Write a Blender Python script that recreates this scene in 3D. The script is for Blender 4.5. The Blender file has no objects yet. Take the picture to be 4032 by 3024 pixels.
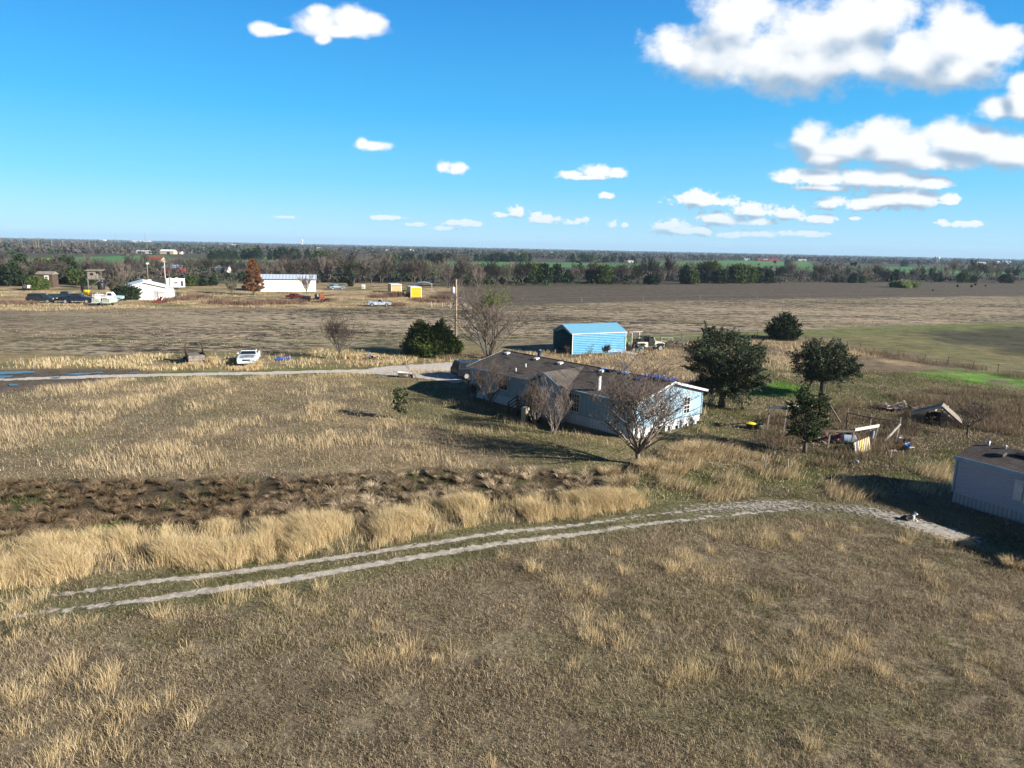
import bpy, bmesh, math, random
import numpy as np
from mathutils import Vector, Matrix
R = math.radians
rnd = random.Random(7)
SC = bpy.context.scene
COL = SC.collection

# ------------------------------------------------------------------ camera
F, H, CX, CY = 2800.0, 13.5, 2016.0, 1512.0
HY = 975.0
ROLL = math.atan2(86, 4032)
PITCH = math.atan((CY - HY) * math.cos(ROLL) / F)
cam_d = bpy.data.cameras.new('camera')
cam_d.sensor_width = 36.0
cam_d.lens = 36.0 * F / 4032.0
cam_d.clip_start = 0.5
cam_d.clip_end = 60000
cam = bpy.data.objects.new('camera', cam_d)
COL.objects.link(cam)
cam.location = (0, 0, H)
cam.rotation_euler = (Matrix.Rotation(math.pi / 2 - PITCH, 3, 'X') @ Matrix.Rotation(ROLL, 3, 'Z')).to_euler()
SC.camera = cam


def ray(px, py):
	x = (px - CX) / F
	y = -(py - CY) / F
	c, s = math.cos(ROLL), math.sin(ROLL)
	X = x * c - y * s
	Y = x * s + y * c
	return (X, math.cos(PITCH) + Y * math.sin(PITCH), -math.sin(PITCH) + Y * math.cos(PITCH))


def P(px, py, z=0.0):
	"""point of the ground (height z) seen at a pixel of the 4032 x 3024 photograph"""
	d = ray(px, py)
	t = (z - H) / d[2]
	return (d[0] * t, d[1] * t)


def proj(x, y, z):
	vx, vy, vz = x, y, z - H
	dep = vy * math.cos(PITCH) - vz * math.sin(PITCH)
	up = vy * math.sin(PITCH) + vz * math.cos(PITCH)
	X, Y = vx / dep, up / dep
	c, s = math.cos(ROLL), math.sin(ROLL)
	return CX + F * (X * c + Y * s), CY - F * (-X * s + Y * c)


def hgt(px, py, top):
	"""height of a thing whose foot is at (px, py) and whose top is at pixel row top"""
	x, y = P(px, py)
	z = 0.0
	while z < 80 and proj(x, y, z)[1] > top:
		z += 0.02
	return z


# ------------------------------------------------------------------ noise
def _hash(ix, iy, seed):
	n = (ix.astype(np.int64) * 374761393 + iy.astype(np.int64) * 668265263 + seed * 974634777) & 0xFFFFFFFF
	n = ((n ^ (n >> 13)) * 1274126177) & 0xFFFFFFFF
	n = n ^ (n >> 16)
	return (n & 0xFFFF) / 65535.0


def vnoise(x, y, seed=0):
	ix, iy = np.floor(x), np.floor(y)
	fx, fy = x - ix, y - iy
	fx = fx * fx * (3 - 2 * fx)
	fy = fy * fy * (3 - 2 * fy)
	a, b = _hash(ix, iy, seed), _hash(ix + 1, iy, seed)
	c, d = _hash(ix, iy + 1, seed), _hash(ix + 1, iy + 1, seed)
	return (a * (1 - fx) + b * fx) * (1 - fy) + (c * (1 - fx) + d * fx) * fy


def fbm(x, y, scale, octv=4, seed=0):
	s = np.zeros_like(x)
	amp, tot, f = 1.0, 0.0, 1.0 / scale
	for o in range(octv):
		s += amp * vnoise(x * f + o * 17.3, y * f - o * 9.1, seed + o)
		tot += amp
		amp *= 0.55
		f *= 2.03
	return s / tot


def sst(a, b, x):
	t = np.clip((x - a) / (b - a), 0, 1)
	return t * t * (3 - 2 * t)


def sdist(poly, x, y):
	"""signed distance (inside positive) of points to a polygon"""
	n = len(poly)
	dmin = np.full(x.shape, 1e18)
	inside = np.zeros(x.shape, bool)
	for i in range(n):
		x0, y0 = poly[i]
		x1, y1 = poly[(i + 1) % n]
		ex, ey = x1 - x0, y1 - y0
		L = ex * ex + ey * ey + 1e-12
		t = np.clip(((x - x0) * ex + (y - y0) * ey) / L, 0, 1)
		dmin = np.minimum(dmin, (x - x0 - t * ex) ** 2 + (y - y0 - t * ey) ** 2)
		cond = ((y0 > y) != (y1 > y)) & (x < (x1 - x0) * (y - y0) / ((y1 - y0) if abs(y1 - y0) > 1e-12 else 1e-12) + x0)
		inside ^= cond
	d = np.sqrt(dmin)
	return np.where(inside, d, -d)


def ldist(line, x, y):
	d = np.full(x.shape, 1e18)
	for (x0, y0), (x1, y1) in zip(line[:-1], line[1:]):
		ex, ey = x1 - x0, y1 - y0
		L = ex * ex + ey * ey + 1e-12
		t = np.clip(((x - x0) * ex + (y - y0) * ey) / L, 0, 1)
		d = np.minimum(d, (x - x0 - t * ex) ** 2 + (y - y0 - t * ey) ** 2)
	return np.sqrt(d)


DITCH = [P(-900, 2160), P(0, 2060), P(500, 2015), P(1000, 1965), P(1500, 1930), P(2000, 1905), P(2350, 1880)]


def terrain(x, y):
	x = np.asarray(x, float)
	y = np.asarray(y, float)
	d = ldist(DITCH, x, y)
	z = -0.38 * np.exp(-(d / 1.9) ** 2)
	near = np.exp(-((np.hypot(x, y) - 30) / 120.0) ** 2)
	z = z + near * 0.16 * (fbm(x, y, 7.0, 3, 5) - 0.5)
	return z


def tz(x, y):
	return float(terrain(np.array([x]), np.array([y]))[0])


# ------------------------------------------------------------------ materials
MATS = {}


def _nodes(name):
	m = bpy.data.materials.new(name)
	m.use_nodes = True
	nt = m.node_tree
	return m, nt, nt.nodes, nt.links, nt.nodes['Principled BSDF']


def mat(name, c, c2=None, scale=3.0, rough=0.8, metal=0.0, bump=0.0, stretch=(1, 1, 1), spec=0.3, lo=0.35, hi=0.65, detail=6, trans=0.0):
	"""procedural paint / wood / metal: two tones broken up by noise in the object's own space"""
	if name in MATS:
		return MATS[name]
	m, nt, N, L, b = _nodes(name)
	b.inputs['Roughness'].default_value = rough
	b.inputs['Metallic'].default_value = metal
	b.inputs['Specular IOR Level'].default_value = spec
	c2 = c2 or tuple(v * 0.72 for v in c)
	tc = N.new('ShaderNodeTexCoord')
	mp = N.new('ShaderNodeMapping')
	mp.inputs['Scale'].default_value = stretch
	nz = N.new('ShaderNodeTexNoise')
	nz.inputs['Scale'].default_value = scale
	nz.inputs['Detail'].default_value = detail
	nz.inputs['Roughness'].default_value = 0.65
	cr = N.new('ShaderNodeValToRGB')
	cr.color_ramp.elements[0].position = lo
	cr.color_ramp.elements[0].color = (*c2, 1)
	cr.color_ramp.elements[1].position = hi
	cr.color_ramp.elements[1].color = (*c, 1)
	L.new(tc.outputs['Object'], mp.inputs['Vector'])
	L.new(mp.outputs['Vector'], nz.inputs['Vector'])
	L.new(nz.outputs['Fac'], cr.inputs['Fac'])
	L.new(cr.outputs['Color'], b.inputs['Base Color'])
	if bump:
		bp = N.new('ShaderNodeBump')
		bp.inputs['Strength'].default_value = bump
		bp.inputs['Distance'].default_value = 0.03
		L.new(nz.outputs['Fac'], bp.inputs['Height'])
		L.new(bp.outputs['Normal'], b.inputs['Normal'])
	MATS[name] = m
	return m


def mat_leaf(name, c, c2, c3=None, trans=0.25):
	"""foliage: random tone per leaf (island) with some light passing through"""
	if name in MATS:
		return MATS[name]
	m, nt, N, L, b = _nodes(name)
	g = N.new('ShaderNodeNewGeometry')
	cr = N.new('ShaderNodeValToRGB')
	cr.color_ramp.elements[0].color = (*c2, 1)
	cr.color_ramp.elements[1].color = (*c, 1)
	if c3:
		e = cr.color_ramp.elements.new(0.9)
		e.color = (*c, 1)
		cr.color_ramp.elements[2].color = (*c3, 1)
	L.new(g.outputs['Random Per Island'], cr.inputs['Fac'])
	L.new(cr.outputs['Color'], b.inputs['Base Color'])
	b.inputs['Roughness'].default_value = 0.6
	b.inputs['Specular IOR Level'].default_value = 0.25
	t = N.new('ShaderNodeBsdfTranslucent')
	L.new(cr.outputs['Color'], t.inputs['Color'])
	mx = N.new('ShaderNodeMixShader')
	mx.inputs[0].default_value = trans
	L.new(b.outputs[0], mx.inputs[1])
	L.new(t.outputs[0], mx.inputs[2])
	L.new(mx.outputs[0], N['Material Output'].inputs['Surface'])
	MATS[name] = m
	return m


def mat_attr(name, attr='tint', rough=0.9, trans=0.0):
	if name in MATS:
		return MATS[name]
	m, nt, N, L, b = _nodes(name)
	a = N.new('ShaderNodeAttribute')
	a.attribute_name = attr
	b.inputs['Roughness'].default_value = rough
	b.inputs['Specular IOR Level'].default_value = 0.15
	L.new(a.outputs['Color'], b.inputs['Base Color'])
	if trans:
		t = N.new('ShaderNodeBsdfTranslucent')
		L.new(a.outputs['Color'], t.inputs['Color'])
		mx = N.new('ShaderNodeMixShader')
		mx.inputs[0].default_value = trans
		L.new(b.outputs[0], mx.inputs[1])
		L.new(t.outputs[0], mx.inputs[2])
		L.new(mx.outputs[0], N['Material Output'].inputs['Surface'])
	MATS[name] = m
	return m


def mat_glass(name='window_glass', c=(0.02, 0.025, 0.03)):
	if name in MATS:
		return MATS[name]
	m, nt, N, L, b = _nodes(name)
	b.inputs['Base Color'].default_value = (*c, 1)
	b.inputs['Roughness'].default_value = 0.06
	b.inputs['Specular IOR Level'].default_value = 0.6
	MATS[name] = m
	return m


def mat_ribs(name, c, c2, axis=0, period=0.25, rough=0.45, metal=0.0, grime=(0.3, 0.27, 0.22), gamt=0.25, depth=0.6, wave='SIN', line=None):
	"""siding, ribbed sheet metal, shingle courses: bands along one object axis with bump plus weathering"""
	if name in MATS:
		return MATS[name]
	m, nt, N, L, b = _nodes(name)
	b.inputs['Roughness'].default_value = rough
	b.inputs['Metallic'].default_value = metal
	b.inputs['Specular IOR Level'].default_value = 0.3
	tc = N.new('ShaderNodeTexCoord')
	wv = N.new('ShaderNodeTexWave')
	wv.wave_type = 'BANDS'
	wv.bands_direction = 'XYZ'[axis]
	wv.wave_profile = wave
	wv.inputs['Scale'].default_value = (2 * math.pi / 20.0) / period
	wv.inputs['Distortion'].default_value = 0.0
	nz = N.new('ShaderNodeTexNoise')
	nz.inputs['Scale'].default_value = 1.3
	nz.inputs['Detail'].default_value = 8
	nz.inputs['Roughness'].default_value = 0.7
	cr = N.new('ShaderNodeValToRGB')
	cr.color_ramp.elements[0].position = 0.42
	cr.color_ramp.elements[1].position = 0.72
	mixa = N.new('ShaderNodeMix')
	mixa.data_type = 'RGBA'
	mixa.inputs[6].default_value = (*c, 1)
	mixa.inputs[7].default_value = (*c2, 1)
	L.new(tc.outputs['Object'], wv.inputs['Vector'])
	L.new(tc.outputs['Object'], nz.inputs['Vector'])
	if line:
		lr = N.new('ShaderNodeValToRGB')
		lr.color_ramp.interpolation = 'LINEAR'
		lr.color_ramp.elements[0].position = 0.0
		lr.color_ramp.elements[0].color = (1, 1, 1, 1)
		lr.color_ramp.elements[1].position = line
		lr.color_ramp.elements[1].color = (0, 0, 0, 1)
		L.new(wv.outputs['Fac'], lr.inputs['Fac'])
		L.new(lr.outputs['Color'], mixa.inputs[0])
	else:
		L.new(wv.outputs['Fac'], mixa.inputs[0])
	mixb = N.new('ShaderNodeMix')
	mixb.data_type = 'RGBA'
	mm = N.new('ShaderNodeMath')
	mm.operation = 'MULTIPLY'
	mm.inputs[1].default_value = gamt
	L.new(nz.outputs['Fac'], cr.inputs['Fac'])
	L.new(cr.outputs['Color'], mm.inputs[0])
	L.new(mm.outputs[0], mixb.inputs[0])
	L.new(mixa.outputs[2], mixb.inputs[6])
	mixb.inputs[7].default_value = (*grime, 1)
	L.new(mixb.outputs[2], b.inputs['Base Color'])
	bp = N.new('ShaderNodeBump')
	bp.inputs['Strength'].default_value = depth
	bp.inputs['Distance'].default_value = 0.03
	L.new(wv.outputs['Fac'], bp.inputs['Height'])
	L.new(bp.outputs['Normal'], b.inputs['Normal'])
	MATS[name] = m
	return m


# ------------------------------------------------------------------ objects
def tag(o, label=None, cat=None, group=None, kind=None):
	if label:
		o['label'] = label
	if cat:
		o['category'] = cat
	if group:
		o['group'] = group
	if kind:
		o['kind'] = kind
	return o


def thing(name, label, cat, loc=(0, 0, 0), rz=0.0, group=None, s=1.0):
	o = bpy.data.objects.new(name, None)
	o.empty_display_size = 0.2
	COL.objects.link(o)
	o.location = loc
	o.rotation_euler = (0, 0, rz)
	o.scale = (s, s, s)
	return tag(o, label, cat, group)


def link_mesh(name, me, parent=None, loc=(0, 0, 0), rot=(0, 0, 0), s=1.0):
	o = bpy.data.objects.new(name, me)
	COL.objects.link(o)
	o.location = loc
	o.rotation_euler = rot
	if isinstance(s, (int, float)):
		s = (s, s, s)
	o.scale = s
	if parent is not None:
		o.parent = parent
	return o


def copy_tree(o, parent=None):
	c = o.copy()
	COL.objects.link(c)
	if parent is not None:
		c.parent = parent
	for ch in [q for q in o.children]:
		copy_tree(ch, c)
	return c


class MB:
	"""collects shapes and links them as ONE mesh"""

	def __init__(self):
		self.v = []
		self.f = []
		self.m = []

	def add(self, vs, fs, m=0):
		b = len(self.v)
		self.v += [tuple(p) for p in vs]
		for f in fs:
			self.f.append(tuple(i + b for i in f))
			self.m.append(m)
		return self

	def box(self, c, s, rz=0.0, m=0, M=None):
		hx, hy, hz = s[0] / 2, s[1] / 2, s[2] / 2
		pts = [Vector((sx * hx, sy * hy, sz * hz)) for sz in (-1, 1) for sy in (-1, 1) for sx in (-1, 1)]
		rot = M if M is not None else Matrix.Rotation(rz, 3, 'Z')
		pts = [rot @ p + Vector(c) for p in pts]
		return self.add(pts, [(0, 2, 3, 1), (4, 5, 7, 6), (0, 1, 5, 4), (2, 6, 7, 3), (0, 4, 6, 2), (1, 3, 7, 5)], m)

	def beam(self, a, b, w, h=None, m=0):
		"""square bar from a to b"""
		h = h or w
		a, b = Vector(a), Vector(b)
		d = b - a
		L = d.length
		if L < 1e-6:
			return self
		d.normalize()
		up = Vector((0, 0, 1)) if abs(d.z) < 0.95 else Vector((1, 0, 0))
		sx = d.cross(up).normalized()
		sy = sx.cross(d).normalized()
		M = Matrix((sx, d, sy)).transposed()
		return self.box((a + b) / 2, (w, L, h), M=M, m=m)

	def tube(self, path, rad, n=6, m=0, cap=True):
		path = [Vector(p) for p in path]
		if isinstance(rad, (int, float)):
			rad = [rad] * len(path)
		b = len(self.v)
		prev = None
		for i, p in enumerate(path):
			d = (path[min(i + 1, len(path) - 1)] - path[max(i - 1, 0)])
			d = d.normalized() if d.length > 1e-9 else Vector((0, 0, 1))
			ref = prev if prev is not None else (Vector((1, 0, 0)) if abs(d.x) < 0.9 else Vector((0, 1, 0)))
			u = (ref - d * ref.dot(d))
			u = u.normalized() if u.length > 1e-6 else d.orthogonal().normalized()
			prev = u
			w = d.cross(u)
			for k in range(n):
				a = 2 * math.pi * k / n
				self.v.append(tuple(p + (u * math.cos(a) + w * math.sin(a)) * rad[i]))
		for i in range(len(path) - 1):
			for k in range(n):
				a0, a1 = b + i * n + k, b + i * n + (k + 1) % n
				self.f.append((a0, a1, a1 + n, a0 + n))
				self.m.append(m)
		if cap:
			self.f.append(tuple(b + k for k in range(n))[::-1])
			self.m.append(m)
			e = b + (len(path) - 1) * n
			self.f.append(tuple(e + k for k in range(n)))
			self.m.append(m)
		return self

	def lathe(self, prof, c=(0, 0, 0), n=16, m=0, M=None):
		"""profile of (radius, z) turned about z"""
		b = len(self.v)
		for r, z in prof:
			for k in range(n):
				a = 2 * math.pi * k / n
				p = Vector((r * math.cos(a), r * math.sin(a), z))
				if M is not None:
					p = M @ p
				self.v.append(tuple(p + Vector(c)))
		for i in range(len(prof) - 1):
			for k in range(n):
				a0, a1 = b + i * n + k, b + i * n + (k + 1) % n
				self.f.append((a0, a1, a1 + n, a0 + n))
				self.m.append(m)
		return self

	def prism(self, poly, axis, t0, t1, m=0):
		"""polygon of 2D points extruded along axis: 'y' takes (x,z), 'x' takes (y,z), 'z' takes (x,y)"""
		n = len(poly)

		def pt(p, t):
			return {'y': (p[0], t, p[1]), 'x': (t, p[0], p[1]), 'z': (p[0], p[1], t)}[axis]
		vs = [pt(p, t0) for p in poly] + [pt(p, t1) for p in poly]
		fs = [tuple(range(n)), tuple(range(2 * n - 1, n - 1, -1))]
		fs += [(i, i + n, (i + 1) % n + n, (i + 1) % n) for i in range(n)]
		return self.add(vs, fs, m)

	def ell(self, c, r, nu=12, nv=8, m=0, jit=0.0, seed=0):
		q = random.Random(seed)
		b = len(self.v)
		for j in range(nv + 1):
			th = math.pi * j / nv
			for i in range(nu):
				ph = 2 * math.pi * i / nu
				k = 1 + (q.random() - 0.5) * 2 * jit
				self.v.append((c[0] + r[0] * k * math.sin(th) * math.cos(ph), c[1] + r[1] * k * math.sin(th) * math.sin(ph), c[2] + r[2] * k * math.cos(th)))
		for j in range(nv):
			for i in range(nu):
				a, a2 = b + j * nu + i, b + j * nu + (i + 1) % nu
				self.f.append((a, a + nu, a2 + nu, a2))
				self.m.append(m)
		return self

	def mesh(self, name, mats, smooth=False, fix=True):
		me = bpy.data.meshes.new(name)
		me.from_pydata(self.v, [], self.f)
		mats = mats if isinstance(mats, (list, tuple)) else [mats]
		for q in mats:
			me.materials.append(q)
		if len(mats) > 1:
			me.polygons.foreach_set('material_index', self.m)
		if fix:
			bm = bmesh.new()
			bm.from_mesh(me)
			bmesh.ops.recalc_face_normals(bm, faces=bm.faces)
			bm.to_mesh(me)
			bm.free()
		if smooth:
			me.polygons.foreach_set('use_smooth', [True] * len(me.polygons))
		me.update()
		return me

	def build(self, name, mats, parent=None, smooth=False, loc=(0, 0, 0), rot=(0, 0, 0), bevel=0.0, fix=True):
		o = link_mesh(name, self.mesh(name, mats, smooth, fix), parent, loc, rot)
		if bevel:
			bv = o.modifiers.new('bevel', 'BEVEL')
			bv.width = bevel
			bv.segments = 2
			bv.limit_method = 'ANGLE'
		return o


def tri_mesh(name, V, Fc, mats, cols=None, attr='tint'):
	"""big mesh straight from numpy arrays; Fc is (n,3) or (n,4)"""
	me = bpy.data.meshes.new(name)
	V = np.asarray(V, np.float32)
	Fc = np.asarray(Fc, np.int32)
	k = Fc.shape[1]
	me.vertices.add(len(V))
	me.vertices.foreach_set('co', V.ravel())
	me.loops.add(Fc.size)
	me.loops.foreach_set('vertex_index', Fc.ravel())
	me.polygons.add(len(Fc))
	me.polygons.foreach_set('loop_start', np.arange(0, Fc.size, k, dtype=np.int32))
	for q in (mats if isinstance(mats, (list, tuple)) else [mats]):
		me.materials.append(q)
	if cols is not None:
		a = me.attributes.new(attr, 'FLOAT_COLOR', 'POINT')
		c4 = np.ones((len(V), 4), np.float32)
		c4[:, :3] = cols
		a.data.foreach_set('color', c4.ravel())
	me.update(calc_edges=True)
	return me
# ------------------------------------------------------------------ regions of the ground (polygons in metres)
def PG(*pts):
	return [P(*p) for p in pts]


TRACK_A = [P(*q) for q in ((-700, 2470), (-200, 2400), (160, 2352), (361, 2327), (633, 2286), (823, 2267), (1076, 2232), (1393, 2187), (1742, 2136), (2014, 2095), (2217, 2075), (2420, 2047), (2624, 2020), (2900, 1992), (3150, 1972))]
TRACK_B = [P(*q) for q in ((-700, 2560), (-200, 2480), (100, 2425), (297, 2396), (538, 2371), (760, 2336), (1076, 2292), (1393, 2238), (1810, 2170), (2081, 2129), (2285, 2102), (2488, 2071), (2692, 2047), (2950, 2020), (3150, 2000))]
TRACK_END = [P(2600, 2015), P(3050, 1990), P(3400, 2010), P(3600, 2060), P(3760, 2105), P(3900, 2140)]
ROAD = [P(-900, 1520), P(-300, 1508), P(100, 1494), P(400, 1484), P(800, 1475), P(1200, 1466), P(1500, 1458), P(1660, 1450)]
R_PLOUGH = PG((200, 1218), (900, 1218), (1900, 1208), (2600, 1186), (3300, 1174), (4400, 1160), (6000, 1150), (6000, 1240), (4300, 1262), (3500, 1284), (3100, 1303), (2700, 1312), (2200, 1330), (1600, 1358), (900, 1385), (300, 1395), (-300, 1370), (-600, 1310))
R_WEED = PG((1720, 1150), (2000, 1132), (2500, 1124), (3200, 1113), (4032, 1113), (6000, 1120), (6000, 1150), (4400, 1160), (3300, 1174), (2600, 1186), (2050, 1203), (1900, 1240), (1780, 1225))
R_YARD = PG((-900, 1165), (0, 1128), (600, 1118), (1200, 1115), (1750, 1112), (1900, 1206), (900, 1216), (200, 1217), (-400, 1230), (-900, 1240))
R_STRIP = PG((2380, 1333), (2750, 1316), (3100, 1304), (3500, 1285), (4300, 1262), (6000, 1240), (6000, 1262), (4300, 1283), (3600, 1304), (3200, 1325), (2800, 1336), (2400, 1350))
R_PAST = PG((3150, 1318), (3500, 1302), (4032, 1285), (6000, 1275), (6000, 1600), (4100, 1500), (3800, 1440), (3400, 1372), (3180, 1340))
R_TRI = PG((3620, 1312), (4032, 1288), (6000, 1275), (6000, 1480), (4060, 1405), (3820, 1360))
R_BACK = PG((1830, 1400), (2150, 1385), (2500, 1382), (2900, 1345), (3250, 1345), (3500, 1400), (3950, 1490), (3300, 1480), (2900, 1560), (2700, 1560), (2400, 1480), (2000, 1430))
R_SIDE = PG((2720, 1500), (3000, 1420), (3300, 1450), (3700, 1480), (4300, 1560), (4032, 1640), (3500, 1600), (3200, 1620), (2950, 1700), (2700, 1820), (2600, 1780))
R_BRIGHT1 = PG((2960, 1555), (2990, 1520), (3080, 1505), (3170, 1525), (3180, 1560), (3080, 1562))
R_BRIGHT2 = PG((3560, 1470), (3660, 1452), (3780, 1448), (3900, 1464), (4032, 1486), (4200, 1520), (4050, 1535), (3900, 1518), (3740, 1500))
R_PEN = PG((3000, 1640), (3500, 1580), (3760, 1560), (4032, 1600), (4300, 1660), (3960, 1820), (3500, 1880), (3000, 1880), (2900, 1800))
R_GRN3 = PG((2300, 1900), (2600, 1810), (3000, 1850), (3400, 1890), (3740, 1830), (3760, 1900), (3200, 1930), (2700, 1960), (2300, 1960))
R_FRONTYARD = PG((1400, 1500), (1830, 1500), (1860, 1560), (2520, 1760), (2480, 1830), (2200, 1850), (1900, 1780), (1640, 1660), (1500, 1570))
R_MUD = PG((-600, 1480), (0, 1452), (450, 1452), (640, 1468), (500, 1492), (300, 1522), (0, 1545), (-600, 1560))
R_DITCH = PG((-500, 1915), (0, 1895), (316, 1893), (633, 1884), (949, 1888), (1200, 1880), (1500, 1864), (1742, 1852), (2014, 1848), (2285, 1850), (2480, 1885), (2420, 1945), (2014, 1962), (1742, 1985), (1393, 2025), (949, 2065), (633, 2090), (316, 2095), (0, 2145), (-500, 2215))
R_FAR1 = PG((-600, 1040), (300, 1012), (640, 1004), (660, 1018), (1100, 1012), (1100, 1034), (500, 1036), (0, 1055), (-600, 1080))
R_FAR2 = PG((1380, 1032), (1600, 1028), (2700, 1040), (3500, 1050), (6000, 1085), (6000, 1105), (3900, 1080), (3300, 1066), (2600, 1056), (1700, 1050), (1380, 1047))
R_FAR3 = PG((2600, 1030), (2900, 1026), (3200, 1032), (3200, 1046), (2800, 1044), (2600, 1042))

C_BROWN = np.array((0.185, 0.152, 0.100))
C_BROWN2 = np.array((0.095, 0.070, 0.047))
C_STRAW = np.array((0.36, 0.27, 0.155))
C_GREEN = np.array((0.105, 0.125, 0.038))
C_BRIGHT = np.array((0.12, 0.27, 0.035))
C_MUD = np.array((0.105, 0.086, 0.065))
C_WEED = np.array((0.098, 0.080, 0.060))


def regions(x, y):
	"""ground colour, plough amount and grass amounts at points"""
	x = np.asarray(x, float)
	y = np.asarray(y, float)
	r = np.hypot(x, y)
	n1 = fbm(x, y, 5.0, 4, 11)
	n2 = fbm(x, y, 1.6, 3, 23)
	n3 = fbm(x, y, 14.0, 3, 37)
	wob = (n1 - 0.5) * 2
	col = C_BROWN[None, :] * (0.75 + 0.6 * n2)[:, None]

	def mixin(m, c):
		nonlocal col
		m = np.clip(m, 0, 1)[:, None]
		col = col * (1 - m) + np.asarray(c)[None, :] * m if np.ndim(c) == 1 else col * (1 - m) + c * m

	def reg(poly, soft, wobble=1.0):
		return sst(-soft, soft, sdist(poly, x, y) + wob * wobble * soft)

	G = {}
	mixin(sst(0.52, 0.7, n2) * 0.55, C_BROWN2)
	# olive patches in the near field
	mixin(sst(0.52, 0.68, n1) * 0.28 * sst(80, 60, r), C_GREEN * 0.9)
	# straw-washed field on the left beyond the ditch
	dd = ldist(DITCH, x, y)
	side = y - np.interp(x, [p[0] for p in DITCH], [p[1] for p in DITCH])
	mid = sst(2.0, 4.0, side) * sst(90, 70, y) * sst(30, 10, x)
	mixin(mid * 0.55 * sst(0.35, 0.7, fbm(x, y, 4.5, 4, 71)), C_STRAW * 0.8)
	# far land
	far = sst(190, 260, r)
	mixin(far, np.array((0.075, 0.064, 0.043)))
	for pg in (R_FAR1, R_FAR2, R_FAR3):
		mixin(reg(pg, 8.0), np.array((0.075, 0.19, 0.06)))
	yard = reg(R_YARD, 5)
	mixin(yard, C_STRAW * (0.60 + 0.55 * fbm(x, y * 2.2, 9, 4, 3))[:, None])
	mixin(yard * sst(0.54, 0.68, fbm(x, y * 2.5, 12, 4, 91)) * 0.75, C_GREEN)
	mixin(yard * sst(0.60, 0.70, fbm(x, y * 2.5, 8, 4, 95)) * 0.7, C_BROWN2)
	weed = reg(R_WEED, 3)
	mixin(weed, C_WEED * (0.8 + 0.4 * fbm(x, y * 2, 6, 3, 15))[:, None])
	past = reg(R_PAST, 7, 1.6)
	mixin(past, np.array((0.155, 0.145, 0.068)) * (0.7 + 0.6 * fbm(x, y, 6, 4, 8))[:, None])
	mixin(past * sst(0.55, 0.72, fbm(x, y, 9, 4, 66)) * 0.8, C_STRAW * 0.7)
	plough = reg(R_PLOUGH, 3.5) * (1 - 0.55 * sst(-40, -75, x) * sst(190, 120, y))
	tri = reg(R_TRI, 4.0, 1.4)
	strip = reg(R_STRIP, 2.6, 1.4)
	mixin(strip * (0.35 + 0.6 * n3), np.array((0.125, 0.16, 0.045)) * (0.7 + 0.6 * n2)[:, None])
	# strip of grass between the road and the ploughed land
	verge = sst(66, 72, y) * sst(104, 92, y) * sst(2, -3, x)
	mixin(verge * 0.8, C_GREEN * 0.9 + 0.35 * (C_STRAW - C_GREEN * 0.9))
	mixin(verge * sst(0.45, 0.65, fbm(x, y * 2, 5, 4, 45)) * 0.8, C_STRAW * 0.75)
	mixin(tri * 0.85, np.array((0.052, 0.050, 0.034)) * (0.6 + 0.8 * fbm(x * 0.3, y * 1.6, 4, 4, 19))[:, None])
	back = reg(R_BACK, 2.5)
	mixin(back, np.array((0.17, 0.128, 0.085)) * (0.75 + 0.5 * n2)[:, None])
	mixin(back * sst(0.45, 0.62, n1) * 0.8, C_STRAW * 0.85)
	sidey = reg(R_SIDE, 2.5)
	mixin(sidey, np.array((0.105, 0.105, 0.046)) * (0.6 + 0.8 * n2)[:, None])
	mixin(sidey * sst(0.5, 0.65, n1) * 0.6, C_BROWN * 0.9)
	for pg in (R_BRIGHT1, R_BRIGHT2):
		mixin(reg(pg, 2.0, 1.6) * sst(0.25, 0.5, n2) * 0.9, C_BRIGHT * (0.6 + 0.7 * fbm(x, y, 0.8, 3, 61))[:, None])
	pen = reg(R_PEN, 2)
	mixin(pen, np.array((0.085, 0.066, 0.042)) * (0.6 + 0.8 * n2)[:, None])
	mixin(pen * sst(0.55, 0.68, n1) * 0.7, C_GREEN * 0.8)
	g3 = reg(R_GRN3, 1.2)
	mixin(g3 * 0.8, C_GREEN * (0.6 + 0.8 * n2)[:, None])
	fy = reg(R_FRONTYARD, 1.6)
	mixin(fy * 0.45, C_GREEN * (0.6 + 0.7 * n2)[:, None])
	mud = reg(R_MUD, 1.4)
	mixin(mud, C_MUD * (0.7 + 0.6 * n2)[:, None])
	# verges of the near track and the road
	dt = np.minimum(ldist(TRACK_A, x, y), ldist(TRACK_B, x, y))
	dt = np.minimum(dt, ldist(TRACK_END, x, y) - 0.6)
	mixin(sst(2.1, 0.7, dt + wob * 0.9) * 0.75, np.array((0.115, 0.115, 0.055)) * (0.6 + 0.9 * n2)[:, None])
	dr = ldist(ROAD, x, y)
	mixin(sst(4.2, 1.6, dr + wob * 0.8) * 0.75 * (1 - mud), C_GREEN * (0.6 + 0.9 * n2)[:, None])
	# matted bottom of the ditch
	ditch = sst(-0.8, 0.8, sdist(R_DITCH, x, y) + wob * 0.7)
	mixin(ditch * 0.92, np.array((0.060, 0.046, 0.030)) * (0.5 + 1.0 * n2)[:, None])
	mixin(ditch * sst(0.56, 0.66, n1) * 0.45, np.array((0.06, 0.08, 0.025)))
	G['plough'] = np.clip(plough, 0, 1) * (1 - strip)
	G['tri'] = tri
	G.update(ditch=ditch, mid=mid, fy=fy, pen=pen, side=sidey, back=back, yard=yard, mud=mud, past=past, weed=weed, dt=dt, dr=dr, dd=dd, sd=side, n1=n1, n2=n2, verge=verge, g3=g3, strip=strip)
	return np.clip(col, 0.005, 0.9), G


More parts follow.
